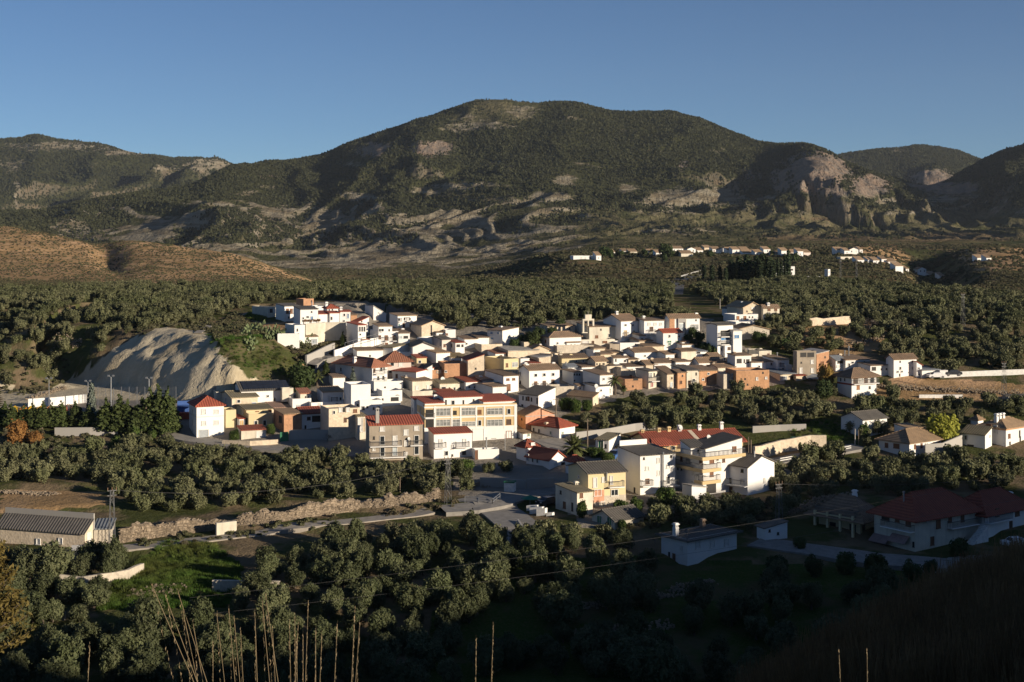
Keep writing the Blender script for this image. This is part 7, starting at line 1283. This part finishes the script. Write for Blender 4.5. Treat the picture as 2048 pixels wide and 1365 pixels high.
# playground and court
GPl = 'playground frames'
for i, (u, c_) in enumerate([(30,'y'),(48,'o'),(62,'y'),(82,'y'),(100,'o'),(122,'y'),(137,'r')]):
    loc, hh, _ = at(u, 830, 818 if c_ != 'r' else 814); o = empty('play_frame', loc, R(20*i)); tag(o, {'y': 'yellow climbing frame in the playground by the court wall', 'o': 'orange play frame in the playground by the court wall', 'r': 'dark red slide tower at the right end of the playground'}[c_], 'play frame', GPl if c_ != 'r' else None); mt_ = {'y': plain('yellow_paint', (.6,.38,.03), .5), 'o': plain('orange_paint', (.55,.2,.03), .5), 'r': plain('red_paint', (.45,.07,.03), .6)}[c_]
    k = MB()
    for x, y_ in ((-.7,-.5),(.7,-.5),(.7,.5),(-.7,.5)): k.box(x-.07, x+.07, y_-.07, y_+.07, -.3, hh)
    k.build('posts', mt_, o); k = MB(); k.box(-.8, .8, -.6, .6, hh*.5, hh*.58); k.build('platform', wood, o); k = MB(); k.slab([(-.9,-.7,hh),(.9,-.7,hh),(0,0,hh+.7)], .06); k.slab([(.9,.7,hh),(-.9,.7,hh),(0,0,hh+.7)], .06); k.build('canopy', mt_, o)
o = empty('court_fence', (0,0,0)); X, Y, Z = ground(196, 812); o.location = (X, Y, Z); tag(o, 'tall wire fence of the sports court on slim posts', 'fence')
P0, P1 = Vector(ground(196, 812)), Vector(ground(352, 812))
for i in range(11):
    q = P0.lerp(P1, i/10)-P0; k = MB(); k.box(q.x-.05, q.x+.05, q.y-.05, q.y+.05, q.z-.3, q.z+4.2); k.build('post', steel, o)
k = MB()
for j in range(15):
    z = .2+j*.28; k.tube([(0,0,z), tuple((P1-P0)+Vector((0,0,z)))], .012, 3)
for i in range(60): q = (P1-P0)*i/59; k.box(q.x-.008, q.x+.008, q.y-.008, q.y+.008, q.z, q.z+4.1)
k.build('wire_net', steel, o)
def railing(pts, hgt, label, white=False):
    Q = [Vector(ground(*p)) for p in pts]; o = empty('guard_rail', Q[0]); tag(o, label, 'railing'); k = MB(); b0 = Q[0]
    for i in range(len(Q)-1):
        n = max(2, int((Q[i+1]-Q[i]).length/2))
        for j in range(n+1): q = Q[i].lerp(Q[i+1], j/n)-b0; k.box(q.x-.05, q.x+.05, q.y-.05, q.y+.05, q.z-.3, q.z+hgt)
    k.build('posts', steel, o); k = MB()
    for i in range(len(Q)-1):
        for z in (hgt, hgt*.6): k.tube([Q[i]-b0+Vector((0,0,z)), Q[i+1]-b0+Vector((0,0,z))], .06 if not white else .1, 5)
    k.build('rails', white_paint if white else steel, o)
railing([(1560,928),(1640,914),(1702,902)], 1.0, 'steel guard rail along the road at the right', True); railing([(1362,556),(1392,547),(1402,545)], 1.0, 'white guard rail on the bend of the far road', True); railing([(930,1006),(985,1012),(1000,1000)], 1.1, 'thin railing at the plaza entrance'); railing([(690,712),(740,698),(765,690)], 3.2, 'railing along the top of the white ramp wall')
# vine pergola and washing
loc, hh, ww = at(622, 655, 641, 30); o = empty('pergola', loc, R(15)); tag(o, 'vine covered pergola on the hilltop terrace', 'pergola'); k = MB()
for x in (-ww/2, 0, ww/2):
    for y_ in (-1, 1): k.box(x-.05, x+.05, y_-.05, y_+.05, -.2, hh)
k.build('posts', wood, o); r = np.random.default_rng(8); Pp = np.stack([r.uniform(-ww*.6, ww*.6, 700), r.uniform(-1.4, 1.4, 700), hh+r.normal(0, .15, 700)], 1); Nn = r.normal(size=(700,3)); Nn /= np.linalg.norm(Nn, axis=1, keepdims=True); link('vine', quads_mesh('vine', *leaf_quads(Pp, Nn, .12, r), [rust_leaf]), o)
dm = plain('dish_grey', (.6,.6,.58), .5)
for i, (u, v, s, par) in enumerate([(886,756,1.0,'white mono-pitch wall'), (818,875,.55,'grey three-storey block'), (1418,872,.8,'balcony apartments'), (1362,853,.8,'yellow row house'), (1193,770,.9,'dark roofed small house at the date palm'), (857,736,.5,'white mono-pitch chimney wall')]):
    # dish on its own arm, standing on the roof or wall that the picture shows under it
    d_ = bpy.context.view_layer.depsgraph; d_.update(); dr = Vector(((u-UC)/F, 1, (VH-v-3)/F)).normalized(); hit, lc, nm_, *_r = sc.ray_cast(d_, Vector((0,0,0)), dr)
    if not hit: continue
    lc = lc - dr*.35; o = empty('satellite_dish', lc); tag(o, 'round satellite dish on the ' + par, 'satellite dish'); k = MB(); n = 14; ax_ = Vector((.55,-.75,.35)).normalized(); e1 = ax_.cross(Vector((0,0,1))).normalized(); e2 = ax_.cross(e1); V = [tuple(-ax_*.12*s)]
    for q in (.5, 1.0):
        for i_ in range(n): V.append(tuple((e1*math.cos(6.283*i_/n)+e2*math.sin(6.283*i_/n))*q*.6*s - ax_*.12*s*(1-q*q)))
    fs = [(0, 1+i_, 1+(i_+1) % n) for i_ in range(n)]+[(1+i_, 1+n+i_, 1+n+(i_+1) % n, 1+(i_+1) % n) for i_ in range(n)]; k.add(V, fs); k.build('reflector', dm, o); k = MB(); k.tube([tuple(-ax_*.1*s), tuple(-ax_*.2*s-Vector((0,0,.7)))], .035, 5); k.build('mount', steel, o); k = MB(); k.tube([(0,0,-.5*s), tuple(ax_*.55*s)], .02, 4); k.build('feed_arm', steel, o)
# prickly pears and agaves on the bank right of the path
cac = leaf_mat('cactus_pads', (.12,.16,.07), (.19,.23,.11), None, .05); k = MB(); rr = random.Random(2)
for i in range(46):
    a = rr.random()*6.28; x, y_, z = rr.gauss(0,.5), rr.gauss(0,.5), abs(rr.gauss(.3,.45)); e1 = Vector((math.cos(a), math.sin(a), rr.uniform(-.3,.3))); e2 = Vector((0,0,1))+Vector((rr.uniform(-.4,.4), rr.uniform(-.4,.4), 0)); n = 7; k.add([tuple(Vector((x,y_,z))+e1*.16*math.cos(6.283*j/n)+e2*.24*math.sin(6.283*j/n)+e2*.24) for j in range(n)], [tuple(range(n))])
CM = k.mesh('cactus_pads', cac)
for i, (u, v) in enumerate([(498,664),(510,662),(522,664),(534,668),(545,672),(556,670),(566,676),(490,670),(503,690),(580,686),(600,688),(618,690),(500,702),(540,680)]):
    X, Y, Z = ground(u, v); o = link('prickly_pear', CM, None, (X, Y, Z-.1), (0,0,i*1.3), (1.1+.2*(i % 3),)*3); tag(o, 'grey-green prickly pear on the bank below the hilltop houses', 'cactus', 'prickly pears on the bank')
# ---------------------------------------------------------------- air
hz, t, b = new_mat('haze'); t.nodes.remove(b); pv = N(t, 'ShaderNodeVolumePrincipled'); pv.inputs['Color'].default_value = (.80,.88,1,1); pv.inputs['Density'].default_value = 2.2e-5; pv.inputs['Anisotropy'].default_value = .2
t.links.new(pv.outputs[0], t.nodes['Material Output'].inputs['Volume'])
k = MB(); k.box(-3600, 3600, -320, 7200, -95, 800); o = k.build('haze', hz); tag(o, kind='stuff')
